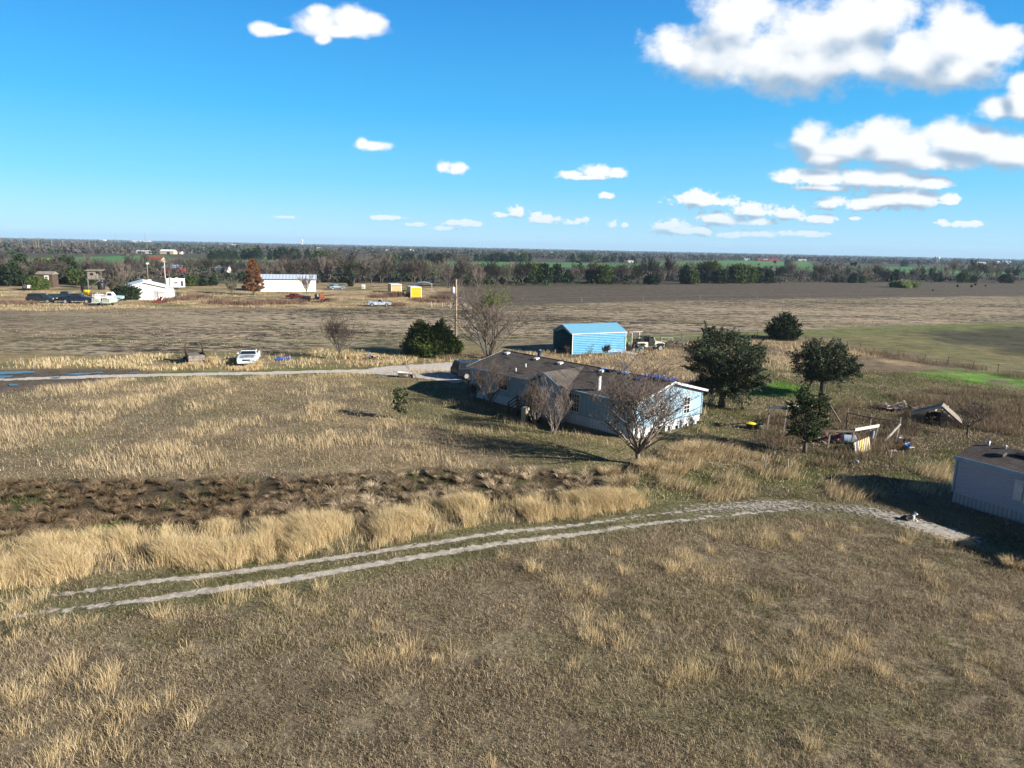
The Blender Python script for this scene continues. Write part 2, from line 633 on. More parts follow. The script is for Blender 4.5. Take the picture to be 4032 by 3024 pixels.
def make_ground():
	fine = np.radians(np.arange(-50, 50.001, 0.16))
	coarse = np.radians(np.arange(56, 305, 6.0))
	ang = np.concatenate([fine, coarse])
	rad = [5.0]
	while rad[-1] < 520:
		rad.append(rad[-1] * 1.0085)
	while rad[-1] < 10400:
		rad.append(rad[-1] * 1.05)
	rad = np.array(rad)
	A, Rr = np.meshgrid(ang, rad)
	x = (Rr * np.sin(A)).ravel()
	y = (Rr * np.cos(A)).ravel()
	z = terrain(x, y)
	col, G = regions(x, y)
	# ploughed clods and matted tussocks stand a little proud
	z = z + G['plough'] * 0.10 * (fbm(x, y * 2.5, 1.2, 3, 77) - 0.5) * sst(420, 250, np.hypot(x, y))
	z = z + G['ditch'] * 0.10 * (fbm(x, y, 0.8, 3, 78) - 0.5)
	nr, na = len(rad), len(ang)
	V = np.stack([x, y, z], 1)
	V = np.vstack([V, [[0, 0, 0]]])
	i = np.arange(nr - 1)[:, None] * na
	j = np.arange(na)[None, :]
	j2 = (j + 1) % na
	Q = np.stack([i + j, i + j2, i + na + j2, i + na + j], -1).reshape(-1, 4)[:, ::-1]
	c = len(V) - 1
	cap = np.stack([np.full(na, c), np.arange(na), np.arange(na), (np.arange(na) + 1) % na], 1)
	tri = np.stack([np.full(na, c), (np.arange(na) + 1) % na, np.arange(na)], 1)
	col = np.vstack([col, C_BROWN[None, :]])
	# material
	m, nt, N, L, b = _nodes('ground_soil_and_thatch')
	b.inputs['Roughness'].default_value = 0.95
	b.inputs['Specular IOR Level'].default_value = 0.1
	at = N.new('ShaderNodeAttribute')
	at.attribute_name = 'tint'
	pa = N.new('ShaderNodeAttribute')
	pa.attribute_name = 'plough'
	tc = N.new('ShaderNodeTexCoord')
	# fine litter
	n1 = N.new('ShaderNodeTexNoise')
	n1.inputs['Scale'].default_value = 5.0
	n1.inputs['Detail'].default_value = 7
	n1.inputs['Roughness'].default_value = 0.72
	r1 = N.new('ShaderNodeMapRange')
	r1.inputs['From Min'].default_value = 0.32
	r1.inputs['From Max'].default_value = 0.68
	r1.inputs['To Min'].default_value = 0.45
	r1.inputs['To Max'].default_value = 1.55
	L.new(tc.outputs['Object'], n1.inputs['Vector'])
	L.new(n1.outputs['Fac'], r1.inputs['Value'])
	n6 = N.new('ShaderNodeTexNoise')
	n6.inputs['Scale'].default_value = 0.42
	n6.inputs['Detail'].default_value = 6
	n6.inputs['Roughness'].default_value = 0.7
	L.new(tc.outputs['Object'], n6.inputs['Vector'])
	r6 = N.new('ShaderNodeMapRange')
	r6.inputs['From Min'].default_value = 0.3
	r6.inputs['From Max'].default_value = 0.7
	r6.inputs['To Min'].default_value = 0.55
	r6.inputs['To Max'].default_value = 1.45
	L.new(n6.outputs['Fac'], r6.inputs['Value'])
	m6 = N.new('ShaderNodeMath')
	m6.operation = 'MULTIPLY'
	L.new(r1.outputs['Result'], m6.inputs[0])
	L.new(r6.outputs['Result'], m6.inputs[1])
	mul = N.new('ShaderNodeVectorMath')
	mul.operation = 'SCALE'
	L.new(at.outputs['Color'], mul.inputs[0])
	L.new(m6.outputs[0], mul.inputs['Scale'])
	# ploughed land: rows of dark clods and pale stubble
	mp = N.new('ShaderNodeMapping')
	mp.inputs['Rotation'].default_value = (0, 0, R(-14))
	mp.inputs['Scale'].default_value = (0.10, 0.55, 1)
	n2 = N.new('ShaderNodeTexNoise')
	n2.inputs['Scale'].default_value = 1.0
	n2.inputs['Detail'].default_value = 8
	n2.inputs['Roughness'].default_value = 0.74
	n2.inputs['Distortion'].default_value = 0.3
	L.new(tc.outputs['Object'], mp.inputs['Vector'])
	L.new(mp.outputs['Vector'], n2.inputs['Vector'])
	mp3 = N.new('ShaderNodeMapping')
	mp3.inputs['Rotation'].default_value = (0, 0, R(-14))
	mp3.inputs['Scale'].default_value = (0.012, 0.045, 1)
	n3 = N.new('ShaderNodeTexNoise')
	n3.inputs['Scale'].default_value = 1.0
	n3.inputs['Detail'].default_value = 4
	L.new(tc.outputs['Object'], mp3.inputs['Vector'])
	L.new(mp3.outputs['Vector'], n3.inputs['Vector'])
	ad = N.new('ShaderNodeMath')
	ad.operation = 'MULTIPLY_ADD'
	ad.inputs[1].default_value = 1.5
	amp_ = N.new('ShaderNodeMath')
	amp_.operation = 'MULTIPLY_ADD'
	amp_.inputs[1].default_value = 3.0
	amp_.inputs[2].default_value = 0.86 - 1.5 - 0.75
	mp7 = N.new('ShaderNodeMapping')
	mp7.inputs['Rotation'].default_value = (0, 0, R(-14))
	mp7.inputs['Scale'].default_value = (0.55, 1.5, 1)
	n7 = N.new('ShaderNodeTexNoise')
	n7.inputs['Scale'].default_value = 1.0
	n7.inputs['Detail'].default_value = 5
	n7.inputs['Roughness'].default_value = 0.7
	L.new(tc.outputs['Object'], mp7.inputs['Vector'])
	L.new(mp7.outputs['Vector'], n7.inputs['Vector'])
	a7 = N.new('ShaderNodeMath')
	a7.operation = 'MULTIPLY_ADD'
	a7.inputs[1].default_value = 1.35
	a7.inputs[2].default_value = -0.675
	L.new(n7.outputs['Fac'], a7.inputs[0])
	s7 = N.new('ShaderNodeMath')
	L.new(a7.outputs[0], s7.inputs[0])
	L.new(n2.outputs['Fac'], s7.inputs[1])
	L.new(s7.outputs[0], amp_.inputs[0])
	L.new(n3.outputs['Fac'], ad.inputs[0])
	L.new(amp_.outputs[0], ad.inputs[2])
	cr = N.new('ShaderNodeValToRGB')
	e = cr.color_ramp.elements
	e[0].position = 0.64
	e[0].color = (0.036, 0.030, 0.024, 1)
	e[1].position = 1.0
	e[1].color = (0.40, 0.33, 0.23, 1)
	for p_, c_ in ((0.76, (0.085, 0.068, 0.050, 1)), (0.82, (0.19, 0.155, 0.105, 1)), (0.89, (0.30, 0.245, 0.165, 1))):
		q = e.new(p_)
		q.color = c_
	L.new(ad.outputs[0], cr.inputs['Fac'])
	# green regrowth in the ploughed land
	mp4 = N.new('ShaderNodeMapping')
	mp4.inputs['Rotation'].default_value = (0, 0, R(-14))
	mp4.inputs['Scale'].default_value = (0.02, 0.11, 1)
	mp4.inputs['Location'].default_value = (31, 7, 0)
	n4 = N.new('ShaderNodeTexNoise')
	n4.inputs['Detail'].default_value = 7
	n4.inputs['Roughness'].default_value = 0.65
	n4.inputs['Scale'].default_value = 1.0
	L.new(tc.outputs['Object'], mp4.inputs['Vector'])
	L.new(mp4.outputs['Vector'], n4.inputs['Vector'])
	gr = N.new('ShaderNodeMapRange')
	gr.inputs['From Min'].default_value = 0.54
	gr.inputs['From Max'].default_value = 0.68
	gr.inputs['To Max'].default_value = 0.75
	L.new(n4.outputs['Fac'], gr.inputs['Value'])
	mg = N.new('ShaderNodeMix')
	mg.data_type = 'RGBA'
	L.new(gr.outputs['Result'], mg.inputs[0])
	L.new(cr.outputs['Color'], mg.inputs[6])
	mg.inputs[7].default_value = (0.085, 0.11, 0.035, 1)
	mx = N.new('ShaderNodeMix')
	mx.data_type = 'RGBA'
	L.new(pa.outputs['Fac'], mx.inputs[0])
	L.new(mul.outputs[0], mx.inputs[6])
	L.new(mg.outputs[2], mx.inputs[7])
	L.new(mx.outputs[2], b.inputs['Base Color'])
	bp = N.new('ShaderNodeBump')
	bp.inputs['Strength'].default_value = 0.9
	bp.inputs['Distance'].default_value = 0.12
	L.new(n1.outputs['Fac'], bp.inputs['Height'])
	bp2 = N.new('ShaderNodeBump')
	bp2.inputs['Distance'].default_value = 0.5
	L.new(pa.outputs['Fac'], bp2.inputs['Strength'])
	L.new(n2.outputs['Fac'], bp2.inputs['Height'])
	L.new(bp.outputs['Normal'], bp2.inputs['Normal'])
	L.new(bp2.outputs['Normal'], b.inputs['Normal'])
	Q4 = np.vstack([Q])
	me = tri_mesh('ground', V, Q4, m, col)
	pl = me.attributes.new('plough', 'FLOAT', 'POINT')
	pl.data.foreach_set('value', np.concatenate([G['plough'], [0]]).astype(np.float32))
	me.polygons.foreach_set('use_smooth', np.ones(len(me.polygons), bool))
	o = link_mesh('ground', me)
	tag(o, 'wide flat ground of brown thatch, straw, green strips and ploughed land', 'ground', kind='structure')
	# the small disc straight below the viewpoint
	me2 = tri_mesh('ground_below', np.vstack([V[:na], [[0, 0, 0]]]), np.stack([np.full(na, na), (np.arange(na) + 1) % na, np.arange(na)], 1), m, np.tile(C_BROWN, (na + 1, 1)))
	bm = bmesh.new()
	bm.from_mesh(me)
	vs = [bm.verts.new((0, 0, 0))]
	bm.verts.ensure_lookup_table()
	for k in range(na):
		try:
			bm.faces.new((vs[0], bm.verts[(k + 1) % na], bm.verts[k]))
		except ValueError:
			pass
	bm.to_mesh(me)
	bm.free()
	bpy.data.meshes.remove(me2)
	return o


GROUND = make_ground()


# ------------------------------------------------------------------ ribbons: road, ruts, water
def smooth_line(pts, step):
	"""Catmull-Rom through points, resampled"""
	pts = [Vector((p[0], p[1])) for p in pts]
	out = []
	for i in range(len(pts) - 1):
		p0, p1, p2, p3 = pts[max(i - 1, 0)], pts[i], pts[i + 1], pts[min(i + 2, len(pts) - 1)]
		n = max(2, int((p2 - p1).length / step))
		for k in range(n):
			t = k / n
			out.append(0.5 * ((2 * p1) + (p2 - p0) * t + (2 * p0 - 5 * p1 + 4 * p2 - p3) * t * t + (3 * p1 - p0 - 3 * p2 + p3) * t ** 3))
	out.append(pts[-1])
	return out


def mat_gravel(name, c1, c2, edge=0.35, patch=None, pscale=0.9):
	"""pale crushed stone; the 'edge' attribute thins it out into the grass at the sides"""
	m, nt, N, L, b = _nodes(name)
	b.inputs['Roughness'].default_value = 0.9
	b.inputs['Specular IOR Level'].default_value = 0.2
	tc = N.new('ShaderNodeTexCoord')
	n1 = N.new('ShaderNodeTexNoise')
	n1.inputs['Scale'].default_value = 2.6
	n1.inputs['Detail'].default_value = 10
	n1.inputs['Roughness'].default_value = 0.75
	cr = N.new('ShaderNodeValToRGB')
	cr.color_ramp.elements[0].position = 0.36
	cr.color_ramp.elements[0].color = (*c2, 1)
	cr.color_ramp.elements[1].position = 0.6
	cr.color_ramp.elements[1].color = (*c1, 1)
	L.new(tc.outputs['Object'], n1.inputs['Vector'])
	L.new(n1.outputs['Fac'], cr.inputs['Fac'])
	L.new(cr.outputs['Color'], b.inputs['Base Color'])
	bp = N.new('ShaderNodeBump')
	bp.inputs['Strength'].default_value = 0.5
	bp.inputs['Distance'].default_value = 0.05
	L.new(n1.outputs['Fac'], bp.inputs['Height'])
	L.new(bp.outputs['Normal'], b.inputs['Normal'])
	at = N.new('ShaderNodeAttribute')
	at.attribute_name = 'edge'
	n2 = N.new('ShaderNodeTexNoise')
	n2.inputs['Scale'].default_value = pscale
	n2.inputs['Detail'].default_value = 9
	n2.inputs['Roughness'].default_value = 0.72
	L.new(tc.outputs['Object'], n2.inputs['Vector'])
	ad = N.new('ShaderNodeMath')
	ad.operation = 'ADD'
	L.new(at.outputs['Fac'], ad.inputs[0])
	big = N.new('ShaderNodeMath')
	big.operation = 'MULTIPLY_ADD'
	big.inputs[1].default_value = 2.0
	big.inputs[2].default_value = -0.5
	L.new(n2.outputs['Fac'], big.inputs[0])
	L.new(big.outputs[0], ad.inputs[1])
	mr = N.new('ShaderNodeMapRange')
	mr.inputs['From Min'].default_value = 0.90
	mr.inputs['From Max'].default_value = 1.10
	L.new(ad.outputs[0], mr.inputs['Value'])
	L.new(mr.outputs['Result'], b.inputs['Alpha'])
	return m


def ribbon(name, line, w, matl, lift, label, cat, fade=None, n=8, step=0.4, wid=None):
	pts = smooth_line(line, step)
	V, E, Q = [], [], []
	N_ = len(pts)
	for i, p in enumerate(pts):
		d = (pts[min(i + 1, N_ - 1)] - pts[max(i - 1, 0)]).normalized()
		nrm = Vector((-d.y, d.x))
		ww = w if wid is None else np.interp(i / (N_ - 1), wid[0], wid[1])
		f = 1.0 if fade is None else float(np.interp(i / (N_ - 1), fade[0], fade[1]))
		for k in range(n + 1):
			t = k / n * 2 - 1
			q = p + nrm * (t * ww)
			V.append((q.x, q.y, 0))
			E.append(min(1.0, (1 - abs(t)) * 1.15) * f)
	V = np.array(V)
	V[:, 2] = terrain(V[:, 0], V[:, 1]) + lift
	for i in range(N_ - 1):
		for k in range(n):
			a = i * (n + 1) + k
			Q.append((a, a + 1, a + n + 2, a + n + 1))
	me = tri_mesh(name, V, np.array(Q)[:, ::-1], matl)
	a = me.attributes.new('edge', 'FLOAT', 'POINT')
	a.data.foreach_set('value', np.array(E, np.float32))
	o = link_mesh(name, me)
	tag(o, label, cat, kind='structure')
	return o


def patch(name, poly, matl, lift, label, cat, step=0.3, soft=1.0, flat=None):
	"""sheet over a polygon following the ground, thinning out towards its edge"""
	xs, ys = [p[0] for p in poly], [p[1] for p in poly]
	nx = int((max(xs) - min(xs)) / step) + 2
	ny = int((max(ys) - min(ys)) / step) + 2
	X, Y = np.meshgrid(np.linspace(min(xs), max(xs), nx), np.linspace(min(ys), max(ys), ny))
	x, y = X.ravel(), Y.ravel()
	d = sdist(poly, x, y)
	z = terrain(x, y) + lift if flat is None else np.full(x.shape, flat)
	i, j = np.meshgrid(np.arange(ny - 1), np.arange(nx - 1), indexing='ij')
	a = (i * nx + j).ravel()
	Q = np.stack([a, a + 1, a + nx + 1, a + nx], 1)
	keep = (d[Q] > -soft).any(1)
	Q = Q[keep]
	me = tri_mesh(name, np.stack([x, y, z], 1), Q, matl)
	at = me.attributes.new('edge', 'FLOAT', 'POINT')
	at.data.foreach_set('value', np.clip(d / soft * 0.5 + 0.5, 0, 1).astype(np.float32))
	bm = bmesh.new()
	bm.from_mesh(me)
	bmesh.ops.delete(bm, geom=[v for v in bm.verts if not v.link_faces], context='VERTS')
	bm.to_mesh(me)
	bm.free()
	o = link_mesh(name, me)
	tag(o, label, cat, kind='structure')
	return o


M_CAL = mat_gravel('caliche_gravel', (0.56, 0.52, 0.47), (0.34, 0.30, 0.26))
M_CAL2 = mat_gravel('caliche_gravel_thin', (0.50, 0.46, 0.40), (0.24, 0.20, 0.155), pscale=2.2)
M_CAL3 = mat_gravel('grey_gravel_scatter', (0.44, 0.41, 0.37), (0.24, 0.205, 0.165), pscale=4.5)
ribbon('dirt_track', TRACK_A, 0.43, M_CAL2, 0.03, 'far white wheel rut of the two-rut gravel track across the field', 'track', fade=([0, .12, .2, .28, .6, .75, 1], [.60, .56, .6, .85, .76, .58, .5]))
ribbon('dirt_track', TRACK_B, 0.47, M_CAL2, 0.03, 'near white wheel rut of the two-rut gravel track across the field', 'track', fade=([0, .12, .2, .28, .6, .8, 1], [.60, .56, .62, .98, .86, .64, .54]))
ribbon('dirt_track', TRACK_END, 2.1, M_CAL3, 0.034, 'patchy gravel end of the track beside the right mobile home', 'track', fade=([0, .15, .35, .55, .7, .92, 1], [.3, .46, .56, .42, .58, .78, .3]))
ribbon('driveway', ROAD, 1.35, M_CAL, 0.03, 'pale gravel driveway running in from the left behind the field', 'driveway', fade=([0, .3, .42, 1], [0.5, .62, 1.1, 1.2]))
patch('driveway_apron', PG((1380, 1470), (1480, 1447), (1640, 1436), (1780, 1428), (1815, 1442), (1810, 1478), (1850, 1500), (1800, 1512), (1650, 1490), (1520, 1478)), M_CAL, 0.045, 'wide pale gravel parking apron at the far end of the house', 'driveway', soft=0.8)


def mat_water():
	m, nt, N, L, b = _nodes('puddle_water')
	b.inputs['Base Color'].default_value = (0.09, 0.08, 0.06, 1)
	b.inputs['Roughness'].default_value = 0.12
	b.inputs['Specular IOR Level'].default_value = 0.25
	b.inputs['IOR'].default_value = 1.33
	at = N.new('ShaderNodeAttribute')
	at.attribute_name = 'edge'
	tc = N.new('ShaderNodeTexCoord')
	n2 = N.new('ShaderNodeTexNoise')
	n2.inputs['Scale'].default_value = 0.5
	n2.inputs['Detail'].default_value = 6
	L.new(tc.outputs['Object'], n2.inputs['Vector'])
	ad = N.new('ShaderNodeMath')
	ad.operation = 'ADD'
	L.new(at.outputs['Fac'], ad.inputs[0])
	L.new(n2.outputs['Fac'], ad.inputs[1])
	mr = N.new('ShaderNodeMapRange')
	mr.inputs['From Min'].default_value = 1.10
	mr.inputs['From Max'].default_value = 1.16
	L.new(ad.outputs[0], mr.inputs['Value'])
	L.new(mr.outputs['Result'], b.inputs['Alpha'])
	return m


M_WATER = mat_water()
for poly, lab in ((PG((-60, 1468), (150, 1462), (160, 1470), (60, 1478), (-60, 1480)), 'long rain puddle at the far left beyond the driveway'),
				  (PG((-60, 1482), (80, 1480), (50, 1491), (-60, 1494)), 'rain puddle on the driveway at the left edge of the view'),
				  (PG((230, 1477), (330, 1470), (420, 1464), (410, 1473), (300, 1482)), 'thin rain puddle lying along the far side of the driveway'),
				  (PG((185, 1490), (250, 1483), (250, 1492), (205, 1497)), 'small rain puddle on the driveway beside a mud bar'),
				  (PG((505, 1470), (550, 1469), (545, 1474), (508, 1475)), 'tiny rain puddle at the right end of the mud'),
				  (PG((30, 1515), (80, 1514), (70, 1523), (30, 1524)), 'small puddle in the wet ditch in front of the driveway'),
				  (PG((120, 1520), (220, 1513), (215, 1520), (130, 1526)), 'narrow puddle in the wet ditch right of the small one'),
				  (PG((1130, 1985), (1185, 1975), (1190, 2000), (1140, 2005)), 'dark water pool among matted reeds in the ditch')):
	fz = None
	if '1130' in str(poly) or 'reeds' in lab:
		cx = sum(p[0] for p in poly) / 4
		cy = sum(p[1] for p in poly) / 4
		fz = tz(cx, cy) + 0.1
	patch('puddle', poly, M_WATER, 0.06, lab, 'puddle', step=0.25, soft=0.8, flat=fz)
# ------------------------------------------------------------------ trees
def branch_skeleton(seed, height, spread=0.6, levels=4, n1=6, kids=(3, 5), trunk_h=0.25, r0=0.12, up=0.35, curl=0.18, lean=(0, 0), multi=1, shrink=0.68, first=0.55, tip_r=0.012):
	"""list of (path, radii, level)"""
	q = random.Random(seed)
	out = []

	def grow(p, d, L, r, lev):
		n = 4 if lev < levels else 3
		path, rad = [p.copy()], [r]
		for i in range(n):
			d = (d + Vector((q.gauss(0, curl), q.gauss(0, curl), q.gauss(0, curl * 0.6) + up * 0.22))).normalized()
			p = p + d * (L / n)
			path.append(p.copy())
			rad.append(max(tip_r, r * (1 - 0.62 * (i + 1) / n)))
		out.append((path, rad, lev))
		if lev >= levels:
			return
		k = q.randint(*kids)
		for j in range(k):
			t = q.uniform(0.3, 1.0) if j < k - 1 else 1.0
			i = min(n - 1, int(t * n))
			f = t * n - i
			bp = path[i].lerp(path[i + 1], min(1, f))
			a = q.uniform(0, 2 * math.pi)
			side = Vector((math.cos(a), math.sin(a), q.uniform(-0.15, 0.45)))
			nd = (d * (1 - spread * 0.55) + side * spread + Vector((0, 0, up * 0.4))).normalized()
			grow(bp, nd, L * shrink * q.uniform(0.7, 1.15), max(tip_r, r * 0.52), lev + 1)

	for s in range(multi):
		if multi == 1:
			th = height * trunk_h
			base = Vector((0, 0, -0.05))
			top = Vector((lean[0], lean[1], th))
			mid = base.lerp(top, 0.5) + Vector((q.gauss(0, 0.03), q.gauss(0, 0.03), 0)) * height * 0.2
			out.append(([base, mid, top], [r0 * 1.25, r0, r0 * 0.9], 0))
			for j in range(n1):
				a = 2 * math.pi * (j + q.uniform(-0.3, 0.3)) / n1
				tilt = q.uniform(0.25, 1.0) * spread * 1.5
				d = Vector((math.cos(a) * tilt, math.sin(a) * tilt, 1)).normalized()
				grow(mid.lerp(top, q.uniform(0.55, 1)), d, height * first * q.uniform(0.75, 1.05), r0 * 0.55, 1)
		else:
			a = 2 * math.pi * (s + q.uniform(-0.3, 0.3)) / multi
			tilt = q.uniform(0.15, 0.75) * spread * 1.3
			d = Vector((math.cos(a) * tilt, math.sin(a) * tilt, 1)).normalized()
			grow(Vector((math.cos(a) * r0, math.sin(a) * r0, -0.05)), d, height * first * q.uniform(0.8, 1.1), r0 * 0.8, 1)
	return out


def tubes(mb, sk, lev_from, lev_to, n=4):
	for path, rad, lev in sk:
		if lev_from <= lev <= lev_to:
			mb.tube(path, rad, n if lev < 2 else 3, cap=False)


M_BARK = mat('grey_bark', (0.135, 0.115, 0.095), (0.05, 0.042, 0.035), scale=6, stretch=(1, 1, 0.25), bump=0.4)
M_BARK_PALE = mat('pale_bark', (0.26, 0.225, 0.19), (0.11, 0.09, 0.075), scale=5, stretch=(1, 1, 0.3), bump=0.3)
M_TWIG = mat('bare_twigs', (0.15, 0.12, 0.10), (0.07, 0.055, 0.047), scale=2.5)
M_TWIG_RED = mat('reddish_twigs', (0.185, 0.148, 0.125), (0.085, 0.066, 0.056), scale=2.5)
M_TWIG_GREY = mat('grey_far_twigs', (0.118, 0.102, 0.086), (0.056, 0.048, 0.041), scale=0.7)
M_TWIG_GREY2 = mat('greenish_far_twigs', (0.115, 0.112, 0.068), (0.056, 0.055, 0.036), scale=0.7)
M_POD = mat_leaf('dry_pods', (0.13, 0.055, 0.05), (0.05, 0.028, 0.03))
M_JUNIPER = mat_leaf('juniper_foliage', (0.115, 0.155, 0.034), (0.042, 0.066, 0.018), (0.17, 0.21, 0.048), trans=0.15)
M_JUNIPER_DK = mat_leaf('dark_juniper_foliage', (0.034, 0.056, 0.019), (0.012, 0.022, 0.009), (0.055, 0.08, 0.024), trans=0.1)
M_OAK = mat_leaf('live_oak_foliage', (0.075, 0.098, 0.052), (0.030, 0.042, 0.022), (0.14, 0.165, 0.095), trans=0.15)
M_HOLLY = mat_leaf('broad_glossy_foliage', (0.05, 0.078, 0.022), (0.018, 0.03, 0.010), (0.10, 0.13, 0.04), trans=0.2)
M_LIME = mat_leaf('lime_green_leaves', (0.20, 0.30, 0.04), (0.12, 0.19, 0.025), trans=0.35)
M_RUST = mat_leaf('rust_brown_needles', (0.28, 0.12, 0.035), (0.12, 0.05, 0.018), (0.34, 0.17, 0.06), trans=0.25)
M_SAGE = mat_leaf('pale_sage_foliage', (0.24, 0.31, 0.10), (0.13, 0.18, 0.055), (0.31, 0.38, 0.15), trans=0.25)


def leaves(pts, dirs, size, aspect=1.6, seed=0, jitter=0.4):
	"""arrays of small leaf faces (diamond quads) at points; dirs = rough outward direction"""
	rs = np.random.RandomState(seed)
	n = len(pts)
	d = dirs + rs.normal(0, 0.6, (n, 3))
	d /= np.linalg.norm(d, axis=1)[:, None] + 1e-9
	o = rs.normal(0, 1, (n, 3))
	s = np.cross(d, o)
	s /= np.linalg.norm(s, axis=1)[:, None] + 1e-9
	sz = (size * (1 + jitter * rs.uniform(-1, 1, n)))[:, None]
	a = pts - d * sz * aspect * 0.5
	b = pts + s * sz * 0.5
	c = pts + d * sz * aspect * 0.5
	e = pts - s * sz * 0.5
	V = np.stack([a, b, c, e], 1).reshape(-1, 3)
	Q = np.arange(4 * n).reshape(-1, 4)
	return V, Q


def clump_points(seed, n, centers, radii, fill=0.55):
	"""points packed near the surface of many ellipsoid clumps"""
	rs = np.random.RandomState(seed)
	centers = np.asarray(centers, float)
	radii = np.asarray(radii, float)
	if radii.ndim == 1:
		radii = np.repeat(radii[:, None], 3, 1)
	w = radii.prod(1) ** (2 / 3)
	idx = rs.choice(len(centers), n, p=w / w.sum())
	d = rs.normal(0, 1, (n, 3))
	d /= np.linalg.norm(d, axis=1)[:, None]
	rr = rs.uniform(fill ** 3, 1.0, n) ** (1 / 3) * (1 + 0.12 * rs.normal(0, 1, n))
	p = centers[idx] + d * radii[idx] * rr[:, None]
	return p, d


def leaf_mesh(name, V, Q, m):
	return tri_mesh(name, V, Q, m)


def juniper_meshes(seed, h, w, nleaf, size, m, kind='cone'):
	"""Ashe-juniper / redcedar: feathery clumps up a broad cone or dome"""
	q = random.Random(seed)
	cs, rs_ = [], []
	nc = 46
	for i in range(nc):
		t = (i + 0.5) / nc
		z = h * (0.04 + 0.90 * t)
		if kind == 'cone':
			prof = (1 - t) ** 0.72 * (0.72 + 0.5 * min(1, t * 4)) if t > 0.05 else 0.75
		else:
			prof = math.sqrt(max(0.02, 1 - (t * 1.02 - 0.18) ** 2 / 0.72))
		a = i * 2.399 + q.uniform(-0.4, 0.4)
		rad = w * 0.5 * prof * q.uniform(0.55, 0.9)
		k = w * q.uniform(0.11, 0.2) * (0.65 + 0.5 * prof)
		cs.append((math.cos(a) * rad, math.sin(a) * rad, z))
		rs_.append((k, k, k * q.uniform(1.0, 1.7)))
	for t in (0.2, 0.4, 0.6, 0.8):
		pr = (1 - t) ** 0.8 if kind == 'cone' else 0.8
		cs.append((0, 0, h * t))
		rs_.append((w * 0.27 * pr, w * 0.27 * pr, h * 0.16))
	p, d = clump_points(seed, int(nleaf * 0.4), cs, rs_, 0.4)
	# feathery sprays that break the outline
	ns = 150
	rs2 = np.random.RandomState(seed + 500)
	t = rs2.uniform(0.03, 0.93, ns)
	if kind == 'cone':
		pf = np.where(t > 0.05, (1 - t) ** 0.72 * (0.72 + 0.5 * np.minimum(1, t * 4)), 0.75)
	else:
		pf = np.sqrt(np.maximum(0.05, 1 - (t * 1.02 - 0.18) ** 2 / 0.72))
	a = rs2.uniform(0, 2 * np.pi, ns)
	L0 = w * rs2.uniform(0.16, 0.40, ns) * (0.5 + 0.5 * pf)
	up_ = rs2.uniform(0.35, 1.3, ns)
	dd = np.stack([np.cos(a), np.sin(a), up_], 1)
	dd /= np.linalg.norm(dd, axis=1)[:, None]
	o0 = np.stack([np.cos(a) * w * 0.36 * pf, np.sin(a) * w * 0.36 * pf, h * 0.90 * t], 1)
	mc = int(nleaf * 0.6 / ns)
	tt = rs2.uniform(0, 1, (ns, mc, 1)) ** 1.2
	pp = o0[:, None, :] + dd[:, None, :] * L0[:, None, None] * tt + rs2.normal(0, 1, (ns, mc, 3)) * (w * 0.045) * (1.05 - tt) * (0.5 + 0.5 * pf)[:, None, None]
	p = np.vstack([p, pp.reshape(-1, 3)])
	d = np.vstack([d, np.repeat(dd, mc, 0)])
	p[:, 2] = np.maximum(p[:, 2], 0.03)
	d[:, 2] += 0.55
	V, Q = leaves(p, d, size, 2.6, seed)
	crown = leaf_mesh('crown', V, Q, m)
	mb = MB()
	mb.tube([(0, 0, -0.1), (0.03 * w, 0, h * 0.3), (0, 0, h * 0.8)], [w * 0.05, w * 0.04, w * 0.012], 6)
	for k in range(7):
		a = k * 2.4
		mb.tube([(0, 0, h * (0.06 + 0.09 * k)), (math.cos(a) * w * 0.3, math.sin(a) * w * 0.3, h * (0.16 + 0.1 * k))], [w * 0.016, w * 0.006], 4)
	return crown, mb.mesh('trunk', M_BARK)


def bare_meshes(seed, h, twig, n_sides=3, **kw):
	sk = branch_skeleton(seed, h, **kw)
	t, c = MB(), MB()
	tubes(t, sk, 0, 1, 5)
	tubes(c, sk, 2, 9, n_sides)
	mt = t.mesh('trunk', kw.get('bark', M_BARK), smooth=True, fix=False) if 'bark' in kw else t.mesh('trunk', M_BARK, smooth=True, fix=False)
	mc = c.mesh('crown', twig, fix=False)
	return mc, mt, sk


def tree(name, label, loc, crown, trunk, rz=0.0, s=1.0, group=None, cat='tree'):
	o = thing(name, label, cat, (loc[0], loc[1], tz(loc[0], loc[1])), rz, group)
	if not isinstance(s, tuple):
		s = (s, s, s)
	o.scale = s
	link_mesh('trunk', trunk, o)
	link_mesh('crown', crown, o)
	return o


def tips(sk, lev, n, seed):
	q = random.Random(seed)
	paths = [p for p, r, l in sk if l >= lev]
	out, ds = [], []
	for k in range(n):
		p = q.choice(paths)
		i = q.randrange(len(p) - 1)
		out.append(p[i].lerp(p[i + 1], q.random()))
		ds.append((p[i + 1] - p[i]).normalized())
	return np.array([tuple(v) for v in out]), np.array([tuple(v) for v in ds])


